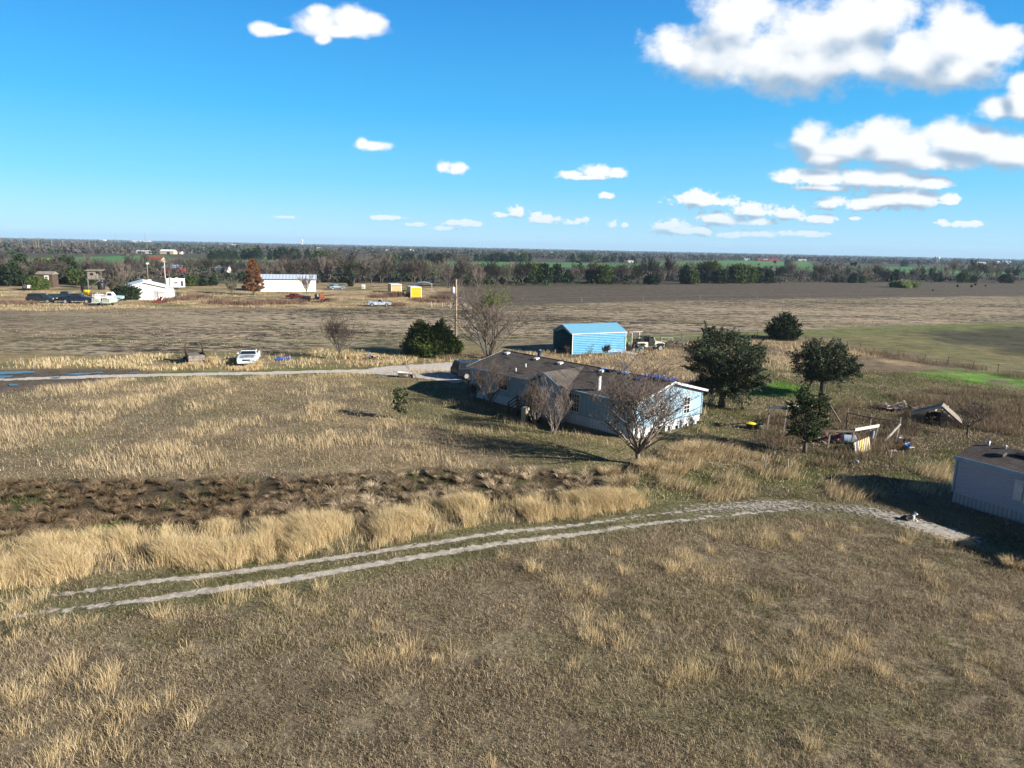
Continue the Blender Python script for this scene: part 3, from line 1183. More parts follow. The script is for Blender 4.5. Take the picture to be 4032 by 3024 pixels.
# --- 1 the big bare tree in front of the house
def front_tree():
	x, y = P(2508, 1830)
	h = 5.9
	sk = branch_skeleton(21, h, spread=0.92, levels=5, n1=16, kids=(3, 4), trunk_h=0.15, r0=0.17, up=0.34, curl=0.12, shrink=0.66, first=0.56, tip_r=0.008)
	t, c = MB(), MB()
	tubes(t, sk, 0, 2, 6)
	tubes(c, sk, 3, 9, 3)
	o = thing('bare_tree', 'wide bare grey tree with dark seed pods standing in front of the blue house', 'tree', (x, y, tz(x, y)))
	t.build('trunk', M_BARK_PALE, o, smooth=True, fix=False)
	c.build('crown', M_TWIG, o, fix=False)
	p, d = tips(sk, 4, 3000, 3)
	V, Q = leaves(p, d, 0.05, 1.8, 3)
	link_mesh('foliage', leaf_mesh('foliage', V, Q, M_POD), o)
	return o


front_tree()


# --- 2 crepe myrtles against the house front
def myrtle(px, py, h, seed, label, w=0.62):
	x, y = P(px, py)
	sk = branch_skeleton(seed, h, spread=w, levels=5, kids=(3, 4), r0=0.055, up=0.45, curl=0.13, multi=8, shrink=0.64, first=0.50, tip_r=0.0065)
	t, c = MB(), MB()
	tubes(t, sk, 0, 2, 5)
	tubes(c, sk, 3, 9, 3)
	o = thing('crepe_myrtle', label, 'shrub', (x, y, tz(x, y)), 0.3 * seed, 'bare shrubs at the house front')
	t.build('trunk', M_BARK_PALE, o, smooth=True, fix=False)
	c.build('crown', M_TWIG_RED, o, fix=False)
	p, d = tips(sk, 4, 260, seed)
	V, Q = leaves(p, d, 0.035, 1.8, seed)
	link_mesh('foliage', leaf_mesh('foliage', V, Q, M_POD), o)
	return o


myrtle(1925, 1605, 4.0, 5, 'bare reddish many-stemmed shrub before the far end of the house wall')
myrtle(2180, 1706, 4.3, 8, 'bare pale-stemmed shrub right of the porch steps under the small gable')
myrtle(2105, 1672, 3.6, 12, 'bare slender shrub directly behind the bin at the porch steps')
myrtle(1868, 1580, 1.7, 15, 'low bare shrub at the far left corner of the house', 0.7)


# --- 3 tall multi-stemmed tree behind the house
def back_tree():
	x, y = P(1925, 1415)
	h = hgt(1925, 1415, 1140)
	sk = branch_skeleton(33, h, spread=0.82, levels=5, kids=(3, 4), r0=0.18, up=0.32, curl=0.12, multi=10, shrink=0.68, first=0.52, tip_r=0.017)
	t, c = MB(), MB()
	tubes(t, sk, 0, 2, 5)
	tubes(c, sk, 3, 9, 3)
	o = thing('bare_tree', 'tall many-stemmed bare tree behind the house with a tuft of green leaves on top', 'tree', (x, y, tz(x, y)))
	t.build('trunk', M_BARK, o, smooth=True, fix=False)
	c.build('crown', M_TWIG, o, fix=False)
	pts, ds = tips(sk, 4, 60000, 3)
	top = (pts[:, 2] > h * 0.80) & (np.abs(pts[:, 0] - 1.4) < 2.4)
	pts, ds = pts[top][:3000], ds[top][:3000]
	V, Q = leaves(pts, ds, 0.085, 1.6, 3)
	link_mesh('foliage', leaf_mesh('foliage', V, Q, M_LIME), o)


back_tree()


# --- 4 junipers and oaks of the near ground
def cedar(px, py, top, w, seed, label, m, kind='cone', n=15000, size=0.10, cat='tree', name='juniper_tree', ws=1.0):
	x, y = P(px, py)
	h = hgt(px, py, top)
	c, t = juniper_meshes(seed, h, w, n, size, m, kind)
	return tree(name, label, (x, y), c, t, seed * 1.3, 1.0, cat=cat)


def twin_cedar():
	x, y = P(1700, 1396)
	h = hgt(1700, 1396, 1262)
	o = thing('juniper_tree', 'dense green twin-topped juniper beside the utility pole', 'tree', (x, y, 0))
	Vs, Qs, n0 = [], [], 0
	for k, (dx, dy, hh, w, n) in enumerate([(-1.5, 0.3, h, 3.7, 12000), (1.2, 0.0, h * 0.98, 3.8, 12000), (2.6, 0.5, h * 0.55, 2.6, 5000), (-2.5, -0.3, h * 0.6, 2.6, 5000), (0, -0.5, h * 0.82, 4.6, 12000), (0.2, -0.9, h * 0.6, 5.6, 9000)]):
		c, t = juniper_meshes(50 + k, hh, w, n, 0.10, M_JUNIPER)
		V = np.zeros(len(c.vertices) * 3, np.float32)
		c.vertices.foreach_get('co', V)
		V = V.reshape(-1, 3) + np.array([dx, dy, 0])
		Vs.append(V)
		Qs.append(np.arange(len(V)).reshape(-1, 4) + n0)
		n0 += len(V)
		if k == 0:
			link_mesh('trunk', t, o, (dx, dy, 0))
	link_mesh('crown', leaf_mesh('crown', np.vstack(Vs), np.vstack(Qs), M_JUNIPER), o)


twin_cedar()
cedar(3085, 1336, 1238, 5.2, 62, 'dark lone juniper at the corner of the fence line on the right', M_JUNIPER_DK, n=16000, size=0.11)
cedar(500, 1180, 1126, 5.4, 63, 'green juniper bush in front of the white metal barn', M_JUNIPER_DK, 'dome', n=9000, size=0.16, cat='bush')


def oak(px, py, top, w, seed, label, trunk_h, m, n=26000, size=0.10, squash=0.8, clear=0.30, nc=34, name='live_oak', lean=(0, 0)):
	x, y = P(px, py)
	h = hgt(px, py, top)
	q = random.Random(seed)
	cs, rs_ = [], []
	mb = MB()
	th = trunk_h
	fork = Vector((lean[0], lean[1], th))
	mb.tube([(0, 0, -0.1), (lean[0] * 0.4, lean[1] * 0.4, th * 0.5), tuple(fork)], [0.055 * w, 0.042 * w, 0.04 * w], 8)
	zc, zr = h * (1 + clear) / 2, h * (1 - clear) / 2
	for i in range(nc):
		u = q.uniform(-0.92, 0.95)
		a = i * 2.399 + q.uniform(-0.3, 0.3)
		rr = math.sqrt(1 - u * u) * q.uniform(0.6, 0.92)
		k = w * q.uniform(0.075, 0.15)
		wid = w * 0.5 - k * 0.6
		c = Vector((math.cos(a) * rr * wid, math.sin(a) * rr * wid, zc + u * (zr - k * 0.6)))
		cs.append(tuple(c))
		rs_.append((k * 1.15, k * 1.15, k * squash))
		mid = fork.lerp(c, 0.5) + Vector((0, 0, -0.1 * h * (1 - u) * 0.4))
		mb.tube([tuple(fork), tuple(mid), tuple(c)], [0.016 * w, 0.009 * w, 0.004 * w], 5)
	for k in range(7):
		a = k * 2.4
		cs.append((math.cos(a) * w * 0.17, math.sin(a) * w * 0.17, zc + (k - 3) * 0.09 * h))
		rs_.append((w * 0.17, w * 0.17, w * 0.12))
	p, d = clump_points(seed, int(n * 0.5), cs, rs_, 0.5)
	# twig sprays standing out of the clumps
	ns = 260
	rs2 = np.random.RandomState(seed + 500)
	ii = rs2.randint(0, nc, ns)
	ctr = np.array(cs)[ii]
	out = ctr - np.array([0, 0, zc - zr * 0.4])
	out /= np.linalg.norm(out, axis=1)[:, None]
	out = out + rs2.normal(0, 0.5, (ns, 3))
	out /= np.linalg.norm(out, axis=1)[:, None]
	L0 = w * rs2.uniform(0.08, 0.20, ns)
	mm = int(n * 0.5 / ns)
	tt = rs2.uniform(0, 1, (ns, mm, 1))
	pp = ctr[:, None, :] + out[:, None, :] * (w * 0.05 + L0[:, None, None] * tt) + rs2.normal(0, 1, (ns, mm, 3)) * w * 0.022 * (1.2 - tt)
	p = np.vstack([p, pp.reshape(-1, 3)])
	d = np.vstack([d, np.repeat(out, mm, 0)])
	V, Q = leaves(p, d, size, 1.7, seed)
	crown = leaf_mesh('crown', V, Q, m)
	return tree(name, label, (x, y), crown, mb.mesh('trunk', M_BARK, smooth=True), 0, 1.0)


oak(2842, 1603, 1305, 7.2, 71, 'large round dark live oak to the right of the blue house', 1.7, M_OAK, n=50000, size=0.088, clear=0.12, nc=56)
oak(3235, 1562, 1362, 6.6, 72, 'spreading flat-crowned live oak behind the broken pen', 1.6, M_OAK, n=30000, size=0.085, clear=0.30, nc=30)
oak(3168, 1782, 1535, 3.3, 73, 'glossy broad-leaved young tree growing inside the broken pen', 0.8, M_HOLLY, n=7500, size=0.085, clear=0.22, nc=26, name='broadleaf_tree')
oak(1577, 1650, 1515, 1.55, 74, 'small leafy sapling alone in the straw field left of the house', 0.5, M_HOLLY, n=900, size=0.10, clear=0.18, nc=16, name='sapling')


def small_bare(px, py, top, seed, label, spread=0.62, multi=1, twig=None, tip=0.014, lv=4, name='bare_tree', cat='tree', r0=None, trunk_h=0.25, n1=7, group=None, pods=None):
	x, y = P(px, py)
	h = hgt(px, py, top)
	c, t, sk = bare_meshes(seed, h, twig or M_TWIG, spread=spread, levels=lv, n1=n1, kids=(3, 4), r0=r0 or h * 0.016, multi=multi, trunk_h=trunk_h, tip_r=tip, up=0.4, shrink=0.66, first=0.48)
	return tree(name, label, (x, y), c, t, seed, group=group, cat=cat)


small_bare(1337, 1416, 1243, 81, 'rounded bare grey shrub-like tree beyond the driveway', spread=0.80, trunk_h=0.18, n1=12, lv=5, tip=0.009)
small_bare(3808, 1718, 1588, 82, 'small open bare tree behind the right mobile home', spread=0.85, trunk_h=0.3, n1=7, lv=4, tip=0.014, r0=0.08)
small_bare(2960, 1480, 1330, 83, 'thin bare bush between the two live oaks', spread=0.7, multi=5, lv=4, tip=0.008, cat='bush', name='bare_bush')
small_bare(3040, 1822, 1740, 84, 'thin leafless sapling beside the grey post in front of the pen', spread=0.5, trunk_h=0.4, n1=4, lv=3, tip=0.008, r0=0.03, name='sapling')
small_bare(3570, 1733, 1655, 85, 'spindly bare sapling right of the leaning pen brace', spread=0.6, trunk_h=0.3, n1=4, lv=3, tip=0.008, r0=0.03, name='sapling')
small_bare(1208, 1160, 1092, 86, 'narrow upright bare tree in front of the long white metal building', spread=0.2, trunk_h=0.15, n1=10, lv=4, tip=0.03, twig=M_TWIG)
small_bare(455, 1170, 1085, 87, 'bushy leafless tree left of the white metal barn', spread=0.5, multi=8, lv=4, tip=0.035, twig=M_TWIG_RED)
small_bare(915, 1165, 1095, 88, 'low greenish bare tree left of the rust-coloured tree', spread=0.6, multi=6, lv=4, tip=0.035, twig=M_TWIG_GREY2)


def cypress():
	x, y = P(1000, 1162)
	h = hgt(1000, 1162, 1018)
	q = random.Random(91)
	cs, rs_ = [], []
	mb = MB()
	mb.tube([(0, 0, -0.1), (0, 0, h * 0.5), (0, 0, h * 0.95)], [0.28, 0.18, 0.03], 6)
	for i in range(44):
		t = (i + 0.5) / 44
		z = h * (0.14 + 0.84 * t)
		a = i * 2.4
		r_ = h * 0.30 * (1 - t) ** 0.6 * q.uniform(0.4, 1.0) + 0.1
		k = h * q.uniform(0.035, 0.075) * (1.2 - 0.6 * t)
		cs.append((math.cos(a) * r_, math.sin(a) * r_, z))
		rs_.append((k * 1.3, k * 1.3, k * 0.8))
		mb.tube([(0, 0, z - 0.3), (math.cos(a) * r_, math.sin(a) * r_, z)], [0.06, 0.02], 4)
	p, d = clump_points(9, 8000, cs, rs_, 0.3)
	V, Q = leaves(p, d, 0.17, 1.8, 9)
	tree('cypress_tree', 'rust-brown autumn tree left of the long white metal building', (x, y), leaf_mesh('crown', V, Q, M_RUST), mb.mesh('trunk', M_BARK))


cypress()


def bank_bush(px, py, top, w, seed, label, m, n=3000, size=0.2, group=None, cat='bush', name='bush', flat=1.0):
	x, y = P(px, py)
	h = hgt(px, py, top)
	q = random.Random(seed)
	cs, rs_ = [], []
	for i in range(16):
		a = i * 2.4
		u = q.uniform(0.1, 0.8)
		cs.append((math.cos(a) * w * 0.36 * q.random() ** 0.5, math.sin(a) * w * 0.3 * flat * q.random() ** 0.5, h * u * 0.85))
		k = h * q.uniform(0.2, 0.36)
		rs_.append((k * 1.3, k * 1.3, k))
	p, d = clump_points(seed, n, cs, rs_, 0.4)
	p[:, 2] = np.maximum(p[:, 2], 0.02)
	d[:, 2] += 0.6
	V, Q = leaves(p, d, size, 1.8, seed)
	mb = MB()
	for i in range(5):
		a = i * 1.26
		mb.tube([(0.1 * math.cos(a), 0.1 * math.sin(a), -0.05), (math.cos(a) * w * 0.2, math.sin(a) * w * 0.2, h * 0.5)], [0.04, 0.02], 4)
	return tree(name, label, (x, y), leaf_mesh('crown', V, Q, m), mb.mesh('trunk', M_BARK), 0, group=group, cat=cat)


bank_bush(3550, 1132, 1098, 17, 101, 'wide pale sage-green bush in the brown field at the treeline', M_SAGE, 5000, 0.34)
# ------------------------------------------------------------------ buildings
M_SIDE_BLUE = mat_ribs('blue_panel_siding', (0.27, 0.42, 0.55), (0.18, 0.28, 0.38), 0, 0.41, rough=0.7, grime=(0.20, 0.29, 0.36), gamt=0.45, depth=0.25, line=0.08)
M_SKIRT = mat_ribs('white_skirting', (0.56, 0.62, 0.68), (0.36, 0.40, 0.45), 0, 0.30, rough=0.6, grime=(0.28, 0.29, 0.29), gamt=0.4, depth=0.4, line=0.12)
M_TRIM_W = mat('white_trim', (0.70, 0.72, 0.74), (0.50, 0.51, 0.52), scale=2.0, rough=0.6)
M_TRIM_B = mat('pale_blue_trim', (0.32, 0.46, 0.62), (0.20, 0.31, 0.45), scale=2.0, rough=0.6)
M_GLASS = mat_glass()
M_WOODD = mat('dark_weathered_wood', (0.115, 0.075, 0.052), (0.05, 0.035, 0.027), scale=5, stretch=(1, 1, 0.2), rough=0.85)
M_WOODG = mat('grey_weathered_wood', (0.30, 0.27, 0.235), (0.14, 0.12, 0.10), scale=5, stretch=(0.25, 1, 1), rough=0.9)
M_WOODW = mat('whitewashed_board', (0.68, 0.66, 0.62), (0.40, 0.37, 0.33), scale=3, stretch=(0.3, 1, 1), rough=0.85)
M_CREAM = mat('cream_enamel', (0.50, 0.46, 0.38), (0.36, 0.32, 0.26), scale=3, rough=0.5)
M_BLACK = mat('black_plastic', (0.02, 0.02, 0.022), (0.012, 0.012, 0.013), scale=3, rough=0.5)
M_STEEL = mat('dull_galvanised_steel', (0.42, 0.45, 0.48), (0.28, 0.30, 0.33), scale=4, rough=0.45, metal=0.4)
M_TARP = mat('blue_tarpaulin', (0.025, 0.10, 0.50), (0.012, 0.045, 0.26), scale=5, rough=0.45, bump=0.6)
M_TARPL = mat('faded_blue_tarpaulin', (0.22, 0.38, 0.66), (0.10, 0.2, 0.42), scale=5, rough=0.5, bump=0.5)
M_POLE = mat('weathered_pole_wood', (0.40, 0.32, 0.23), (0.24, 0.185, 0.13), scale=4, stretch=(1, 1, 0.1), rough=0.9)
M_RUSTY = mat('rusty_steel', (0.20, 0.085, 0.04), (0.085, 0.04, 0.025), scale=5, rough=0.85)


def mat_shingle(name, c, c2, patchc=None, course=0.145):
	"""asphalt shingles: courses along the slope, tabs, streaks, torn darker patches (uses UV-free object space)"""
	m, nt, N, L, b = _nodes(name)
	b.inputs['Roughness'].default_value = 0.92
	b.inputs['Specular IOR Level'].default_value = 0.15
	tc = N.new('ShaderNodeTexCoord')
	mp = N.new('ShaderNodeMapping')
	mp.inputs['Scale'].default_value = (1, 1.08, 0)
	L.new(tc.outputs['Object'], mp.inputs['Vector'])
	br = N.new('ShaderNodeTexBrick')
	br.inputs['Color1'].default_value = (*c, 1)
	br.inputs['Color2'].default_value = (*c2, 1)
	br.inputs['Mortar'].default_value = (c2[0] * 0.55, c2[1] * 0.55, c2[2] * 0.55, 1)
	br.inputs['Scale'].default_value = 1.0
	br.inputs['Mortar Size'].default_value = 0.012
	br.inputs['Bias'].default_value = -0.1
	br.inputs['Brick Width'].default_value = 0.45
	br.inputs['Row Height'].default_value = course
	L.new(mp.outputs['Vector'], br.inputs['Vector'])
	n1 = N.new('ShaderNodeTexNoise')
	n1.inputs['Scale'].default_value = 0.55
	n1.inputs['Detail'].default_value = 7
	n1.inputs['Roughness'].default_value = 0.7
	mp2 = N.new('ShaderNodeMapping')
	mp2.inputs['Scale'].default_value = (1.0, 0.28, 0)
	L.new(tc.outputs['Object'], mp2.inputs['Vector'])
	L.new(mp2.outputs['Vector'], n1.inputs['Vector'])
	mr = N.new('ShaderNodeMapRange')
	mr.inputs['From Min'].default_value = 0.3
	mr.inputs['From Max'].default_value = 0.7
	mr.inputs['To Min'].default_value = 0.6
	mr.inputs['To Max'].default_value = 1.4
	L.new(n1.outputs['Fac'], mr.inputs['Value'])
	sc = N.new('ShaderNodeVectorMath')
	sc.operation = 'SCALE'
	L.new(br.outputs['Color'], sc.inputs[0])
	L.new(mr.outputs['Result'], sc.inputs['Scale'])
	# lost tabs: blocky dark spots
	br2 = N.new('ShaderNodeTexBrick')
	br2.inputs['Scale'].default_value = 1.0
	br2.inputs['Brick Width'].default_value = 0.9
	br2.inputs['Row Height'].default_value = course
	br2.inputs['Mortar Size'].default_value = 0.0
	br2.inputs['Color1'].default_value = (0, 0, 0, 1)
	br2.inputs['Color2'].default_value = (1, 1, 1, 1)
	L.new(mp.outputs['Vector'], br2.inputs['Vector'])
	n2 = N.new('ShaderNodeTexNoise')
	n2.inputs['Scale'].default_value = 0.8
	n2.inputs['Detail'].default_value = 2
	L.new(tc.outputs['Object'], n2.inputs['Vector'])
	ad = N.new('ShaderNodeMath')
	ad.operation = 'MULTIPLY_ADD'
	ad.inputs[1].default_value = 0.35
	L.new(br2.outputs['Color'], ad.inputs[0])
	L.new(n2.outputs['Fac'], ad.inputs[2])
	gt = N.new('ShaderNodeMath')
	gt.operation = 'GREATER_THAN'
	gt.inputs[1].default_value = 0.88
	L.new(ad.outputs[0], gt.inputs[0])
	mx = N.new('ShaderNodeMix')
	mx.data_type = 'RGBA'
	L.new(gt.outputs[0], mx.inputs[0])
	L.new(sc.outputs[0], mx.inputs[6])
	mx.inputs[7].default_value = (*(patchc or tuple(v * 0.5 for v in c2)), 1)
	L.new(mx.outputs[2], b.inputs['Base Color'])
	bp = N.new('ShaderNodeBump')
	bp.inputs['Strength'].default_value = 0.5
	bp.inputs['Distance'].default_value = 0.02
	L.new(br.outputs['Fac'], bp.inputs['Height'])
	bp.invert = True
	L.new(bp.outputs['Normal'], b.inputs['Normal'])
	return m


M_SHING = mat_shingle('grey_shingles', (0.115, 0.10, 0.088), (0.082, 0.072, 0.064))
M_SHING_L = mat_shingle('grey_shingles_gable', (0.125, 0.11, 0.098), (0.09, 0.08, 0.072), (0.06, 0.055, 0.052))


class Frame:
	"""local frame of a building: origin A, x towards B, y to the left of that; converts pixels on its walls"""

	def __init__(self, A, B):
		self.A = A
		self.L = math.hypot(B[0] - A[0], B[1] - A[1])
		self.ux, self.uy = (B[0] - A[0]) / self.L, (B[1] - A[1]) / self.L
		self.rz = math.atan2(self.uy, self.ux)

	def loc(self, x, y):
		dx, dy = x - self.A[0], y - self.A[1]
		return dx * self.ux + dy * self.uy, -dx * self.uy + dy * self.ux

	def on_y(self, px, py, yl=0.0):
		"""pixel on the plane y_local = yl -> (x_local, z)"""
		d = ray(px, py)
		_, oy = self.loc(0, 0)
		dy = -d[0] * self.uy + d[1] * self.ux
		t = (yl - oy) / dy
		return self.loc(d[0] * t, d[1] * t)[0], H + d[2] * t

	def on_x(self, px, py, xl):
		d = ray(px, py)
		ox, _ = self.loc(0, 0)
		dx = d[0] * self.ux + d[1] * self.uy
		t = (xl - ox) / dx
		return self.loc(d[0] * t, d[1] * t)[1], H + d[2] * t


def window(parent, plane, a0, a1, z0, z1, off, nx=2, nz=4, frame=M_TRIM_W, sash=True, name='window'):
	"""window as glass (part) with frame and bars (sub-part); plane 'y' faces -y at y=off, 'x' faces +x at x=off"""
	g, f = MB(), MB()

	def bx(mb, ca, cz, sa, sz, t, o):
		if plane == 'y':
			mb.box((ca, off - o, cz), (sa, t, sz))
		else:
			mb.box((off + o, ca, cz), (t, sa, sz))
	bx(g, (a0 + a1) / 2, (z0 + z1) / 2, a1 - a0, z1 - z0, 0.02, 0.011)
	o = g.build(name, M_GLASS, parent)
	w = 0.08
	bx(f, (a0 + a1) / 2, z1 + w / 2, a1 - a0 + 2 * w, w, 0.05, 0.026)
	bx(f, (a0 + a1) / 2, z0 - w / 2, a1 - a0 + 2 * w, w, 0.05, 0.026)
	for a in (a0 - w / 2, a1 + w / 2):
		bx(f, a, (z0 + z1) / 2, w, z1 - z0, 0.05, 0.026)
	for k in range(1, nx):
		bx(f, a0 + (a1 - a0) * k / nx, (z0 + z1) / 2, 0.035, z1 - z0, 0.02, 0.032)
	for k in range(1, nz):
		bx(f, (a0 + a1) / 2, z0 + (z1 - z0) * k / nz, a1 - a0, 0.055 if (sash and k == nz // 2) else 0.035, 0.024, 0.034)
	f.build('frame', frame, o)
	return o


def wall_skin(mb, prof, t=0.0):
	mb.add(prof, [tuple(range(len(prof)))])


# ---- the blue double-wide
HA, HB, HC = P(1853, 1560), P(2493, 1733), P(2762, 1668)
HF = Frame(HA, HB)
HL = HF.L
HD = abs(HF.loc(*HC)[1])


def blue_house():
	o = thing('mobile_home', 'long blue mobile home with worn dark shingle roof and white skirting', 'house', (HA[0], HA[1], tz(*HA)), HF.rz)
	Lx, D = HL, HD
	ze = HF.on_y(1846, 1443, -0.3)[1] - tz(*HA)     # eave line
	zr = HF.on_x(2641, 1512, Lx)[1]
	zs = 0.78                                       # top of the skirting
	print('house', round(Lx, 2), round(D, 2), round(ze, 2), round(zr, 2))
	ze = 2.72
	zr = max(ze + 1.05, min(zr, ze + 1.6))
	w = MB()
	b0 = zs - 0.02
	# walls with a gable at both ends
	g = [(0, 0, b0), (0, D, b0), (0, D, ze), (0, D / 2, zr - 0.06), (0, 0, ze)]
	w.add(g, [(0, 4, 3, 2, 1)])
	w.add([(Lx, p[1], p[2]) for p in g], [(0, 1, 2, 3, 4)])
	w.add([(0, 0, b0), (Lx, 0, b0), (Lx, 0, ze), (0, 0, ze)], [(0, 1, 2, 3)])
	w.add([(0, D, b0), (Lx, D, b0), (Lx, D, ze), (0, D, ze)], [(3, 2, 1, 0)])
	# bump-out under the small gable
	x0 = HF.on_y(2087, 1497, -0.55)[0]
	x1 = HF.on_y(2214, 1526, -0.55)[0]
	xa = (x0 + x1) / 2
	zp = HF.on_y(2140, 1463, -0.75)[1] - 0.05
	zp = max(ze + 0.9, min(zp, zr - 0.1))
	yb = -0.55
	w.add([(x0, yb, b0), (x1, yb, b0), (x1, yb, ze), (xa, yb, zp - 0.08), (x0, yb, ze)], [(0, 1, 2, 3, 4)])
	w.add([(x0, yb, b0), (x0, 0, b0), (x0, 0, ze), (x0, yb, ze)], [(0, 3, 2, 1)])
	w.add([(x1, yb, b0), (x1, 0, b0), (x1, 0, ze), (x1, yb, ze)], [(0, 1, 2, 3)])
	w.build('wall', M_SIDE_BLUE, o, fix=False)
	s = MB()
	i = 0.06
	for a, c in (((i, i), (x0 + i, i)), ((x0 + i, i), (x0 + i, yb + i)), ((x0 + i, yb + i), (x1 - i, yb + i)), ((x1 - i, yb + i), (x1 - i, i)), ((x1 - i, i), (Lx - i, i)), ((Lx - i, D - i), (i, D - i)), ((i, D - i), (i, i))):
		s.add([(a[0], a[1], -0.15), (c[0], c[1], -0.15), (c[0], c[1], zs), (a[0], a[1], zs)], [(0, 1, 2, 3)])
	# broken skirting on the sunny end: ragged lower edge and a gap
	q = random.Random(4)
	n = 26
	for k in range(n):
		a, c = i + (D - 2 * i) * k / n, i + (D - 2 * i) * (k + 1) / n
		lowz = -0.1 if q.random() < 0.6 else q.uniform(0.1, 0.38)
		if 9 <= k <= 11:
			lowz = 0.5
		s.add([(Lx - i, a, lowz), (Lx - i, c, lowz + q.uniform(-0.05, 0.05)), (Lx - i, c, zs), (Lx - i, a, zs)], [(0, 1, 2, 3)])
	s.build('skirting', M_SKIRT, o, fix=False)
	# roof
	ov, oe = 0.32, 0.30
	sl = (zr - ze) / (D / 2)
	zl = ze - sl * oe + 0.10
	zt = zr + 0.10
	r = MB()
	th = 0.11

	def slab(pts):
		n_ = len(pts)
		r.add(list(pts) + [(p[0], p[1], p[2] - th) for p in pts], [tuple(range(n_)), tuple(range(2 * n_ - 1, n_ - 1, -1))] + [(k, k + n_, (k + 1) % n_ + n_, (k + 1) % n_) for k in range(n_)])
	slab([(-ov, -oe, zl), (Lx + ov, -oe, zl), (Lx + ov, D / 2, zt), (-ov, D / 2, zt)])
	slab([(Lx + ov, D / 2, zt), (Lx + ov, D + oe, zl), (-ov, D + oe, zl), (-ov, D / 2, zt)][::-1])
	ro = r.build('roof', M_SHING, o)
	rc = MB()
	rc.tube([(-ov, D / 2, zt - 0.02), (Lx + ov, D / 2, zt - 0.02)], 0.07, 6)
	rc.build('ridge_cap', M_SHING, ro)
	f = MB()
	f.box((Lx / 2, -oe - 0.012, zl - 0.06), (Lx + 2 * ov, 0.025, 0.15))
	f.box((Lx / 2, D + oe + 0.012, zl - 0.06), (Lx + 2 * ov, 0.025, 0.15))
	f.build('eave_fascia', M_TRIM_B, ro)
	for xx in (Lx + ov + 0.014, -ov - 0.014):
		f = MB()
		f.beam((xx, -oe, zl - 0.08), (xx, D / 2, zt - 0.08), 0.03, 0.17)
		f.beam((xx, D / 2, zt - 0.08), (xx, D + oe, zl - 0.08), 0.03, 0.17)
		f.build('gable_fascia', M_TRIM_W, ro)
	# small front gable
	go = 0.28
	zg = zp + 0.12
	e0 = zl + 0.03
	run = (zg - 0.1 - ze) / sl if sl > 0 else 1
	yi = min(D / 2 - 0.05, (zg - zl) / sl - oe)
	g = MB()
	yf = yb - 0.3
	P0, P1, Pa = (x0 - go, yf, e0), (x1 + go, yf, e0), (xa, yf, zg)
	Pi = (xa, yi, zg + 0.012)
	B0, B1 = (x0 - go, -oe + (e0 - zl) / sl, e0 + 0.012), (x1 + go, -oe + (e0 - zl) / sl, e0 + 0.012)
	g.add([P0, Pa, Pi, B0], [(0, 1, 2, 3)])
	g.add([P1, B1, Pi, Pa], [(0, 1, 2, 3)])
	dn = 0.1
	g.add([(p[0], p[1], p[2] - dn) for p in (P0, Pa, Pi, B0)], [(3, 2, 1, 0)])
	g.add([(p[0], p[1], p[2] - dn) for p in (P1, B1, Pi, Pa)], [(3, 2, 1, 0)])
	go_ = g.build('front_gable', M_SHING_L, o, fix=False)
	f = MB()
	f.beam((P0[0], yf - 0.015, e0 - 0.06), (xa, yf - 0.015, zg - 0.06), 0.03, 0.15)
	f.beam((xa, yf - 0.015, zg - 0.06), (P1[0], yf - 0.015, e0 - 0.06), 0.03, 0.15)
	f.build('gable_board', M_TRIM_B, go_)
	# corner boards
	for xx, yy_ in ((0.0, 0.0), (Lx, 0.0), (Lx, D), (x0, yb), (x1, yb)):
		c = MB()
		c.box((xx, yy_, (b0 + ze) / 2), (0.1, 0.1, ze - b0 - 0.02))
		c.build('corner_board', M_TRIM_B, o)
	c = MB()
	c.box((Lx + 0.02, D / 2, (b0 + zr - 0.15) / 2), (0.04, 0.09, zr - 0.15 - b0))
	c.build('seam_board', M_TRIM_B, o)
	g = MB()
	g.box((Lx * 0.70, -oe - 0.06, zl - 0.03), (Lx * 0.5, 0.09, 0.09))
	g.tube([(Lx - 0.12, -0.1, zl - 0.05), (Lx - 0.12, -0.07, 0.2)], 0.04, 6)
	g.build('gutter', M_TRIM_B, ro)
	# windows and doors
	xw0, zw1 = HF.on_y(2222, 1556)
	xw1, zw0 = HF.on_y(2280, 1610)
	zw0, zw1 = 1.02, 2.38
	xm = (xw0 + xw1) / 2
	window(o, 'y', xw0, xm - 0.05, zw0, zw1, 0, 3, 4)
	window(o, 'y', xm + 0.05, xw1, zw0, zw1, 0, 3, 4)
	xk = HF.on_y(1892, 1480)[0]
	window(o, 'y', xk - 0.45, xk + 0.45, 1.35, 2.35, 0, 2, 2)
	xk = HF.on_y(1985, 1530)[0]
	window(o, 'y', xk - 0.45, xk + 0.45, 1.35, 2.35, 0, 2, 2)
	xd = HF.on_y(2105, 1550, yb)[0]
	d = MB()
	d.box((xd, yb - 0.02, 1.80), (0.86, 0.05, 2.0))
	dd = d.build('door', mat('dark_door', (0.05, 0.06, 0.075), (0.03, 0.035, 0.045), scale=3), o)
	k = MB()
	k.ell((xd + 0.34, yb - 0.08, 1.75), (0.035, 0.035, 0.035), 8, 6)
	k.build('handle', M_STEEL, dd)
	f = MB()
	for xx in (xd - 0.49, xd + 0.49):
		f.box((xx, yb - 0.03, 1.80), (0.10, 0.06, 2.1))
	f.box((xd, yb - 0.03, 2.86 - 0.02 if ze > 2.9 else ze - 0.02 - 0.0), (1.08, 0.06, 0.08))
	f.build('frame', M_TRIM_W, dd)
	za0, za1 = 1.12, 2.32
	ya, yc = D * 0.715, D * 0.80
	window(o, 'x', ya, yc, za0, za1, Lx, 2, 4)
	ya2 = D * 0.34
	window(o, 'x', ya2, ya2 + (yc - ya), za0, za1, Lx, 2, 4)
	# bare wood strip above the gable windows where the paint has gone
	t = MB()
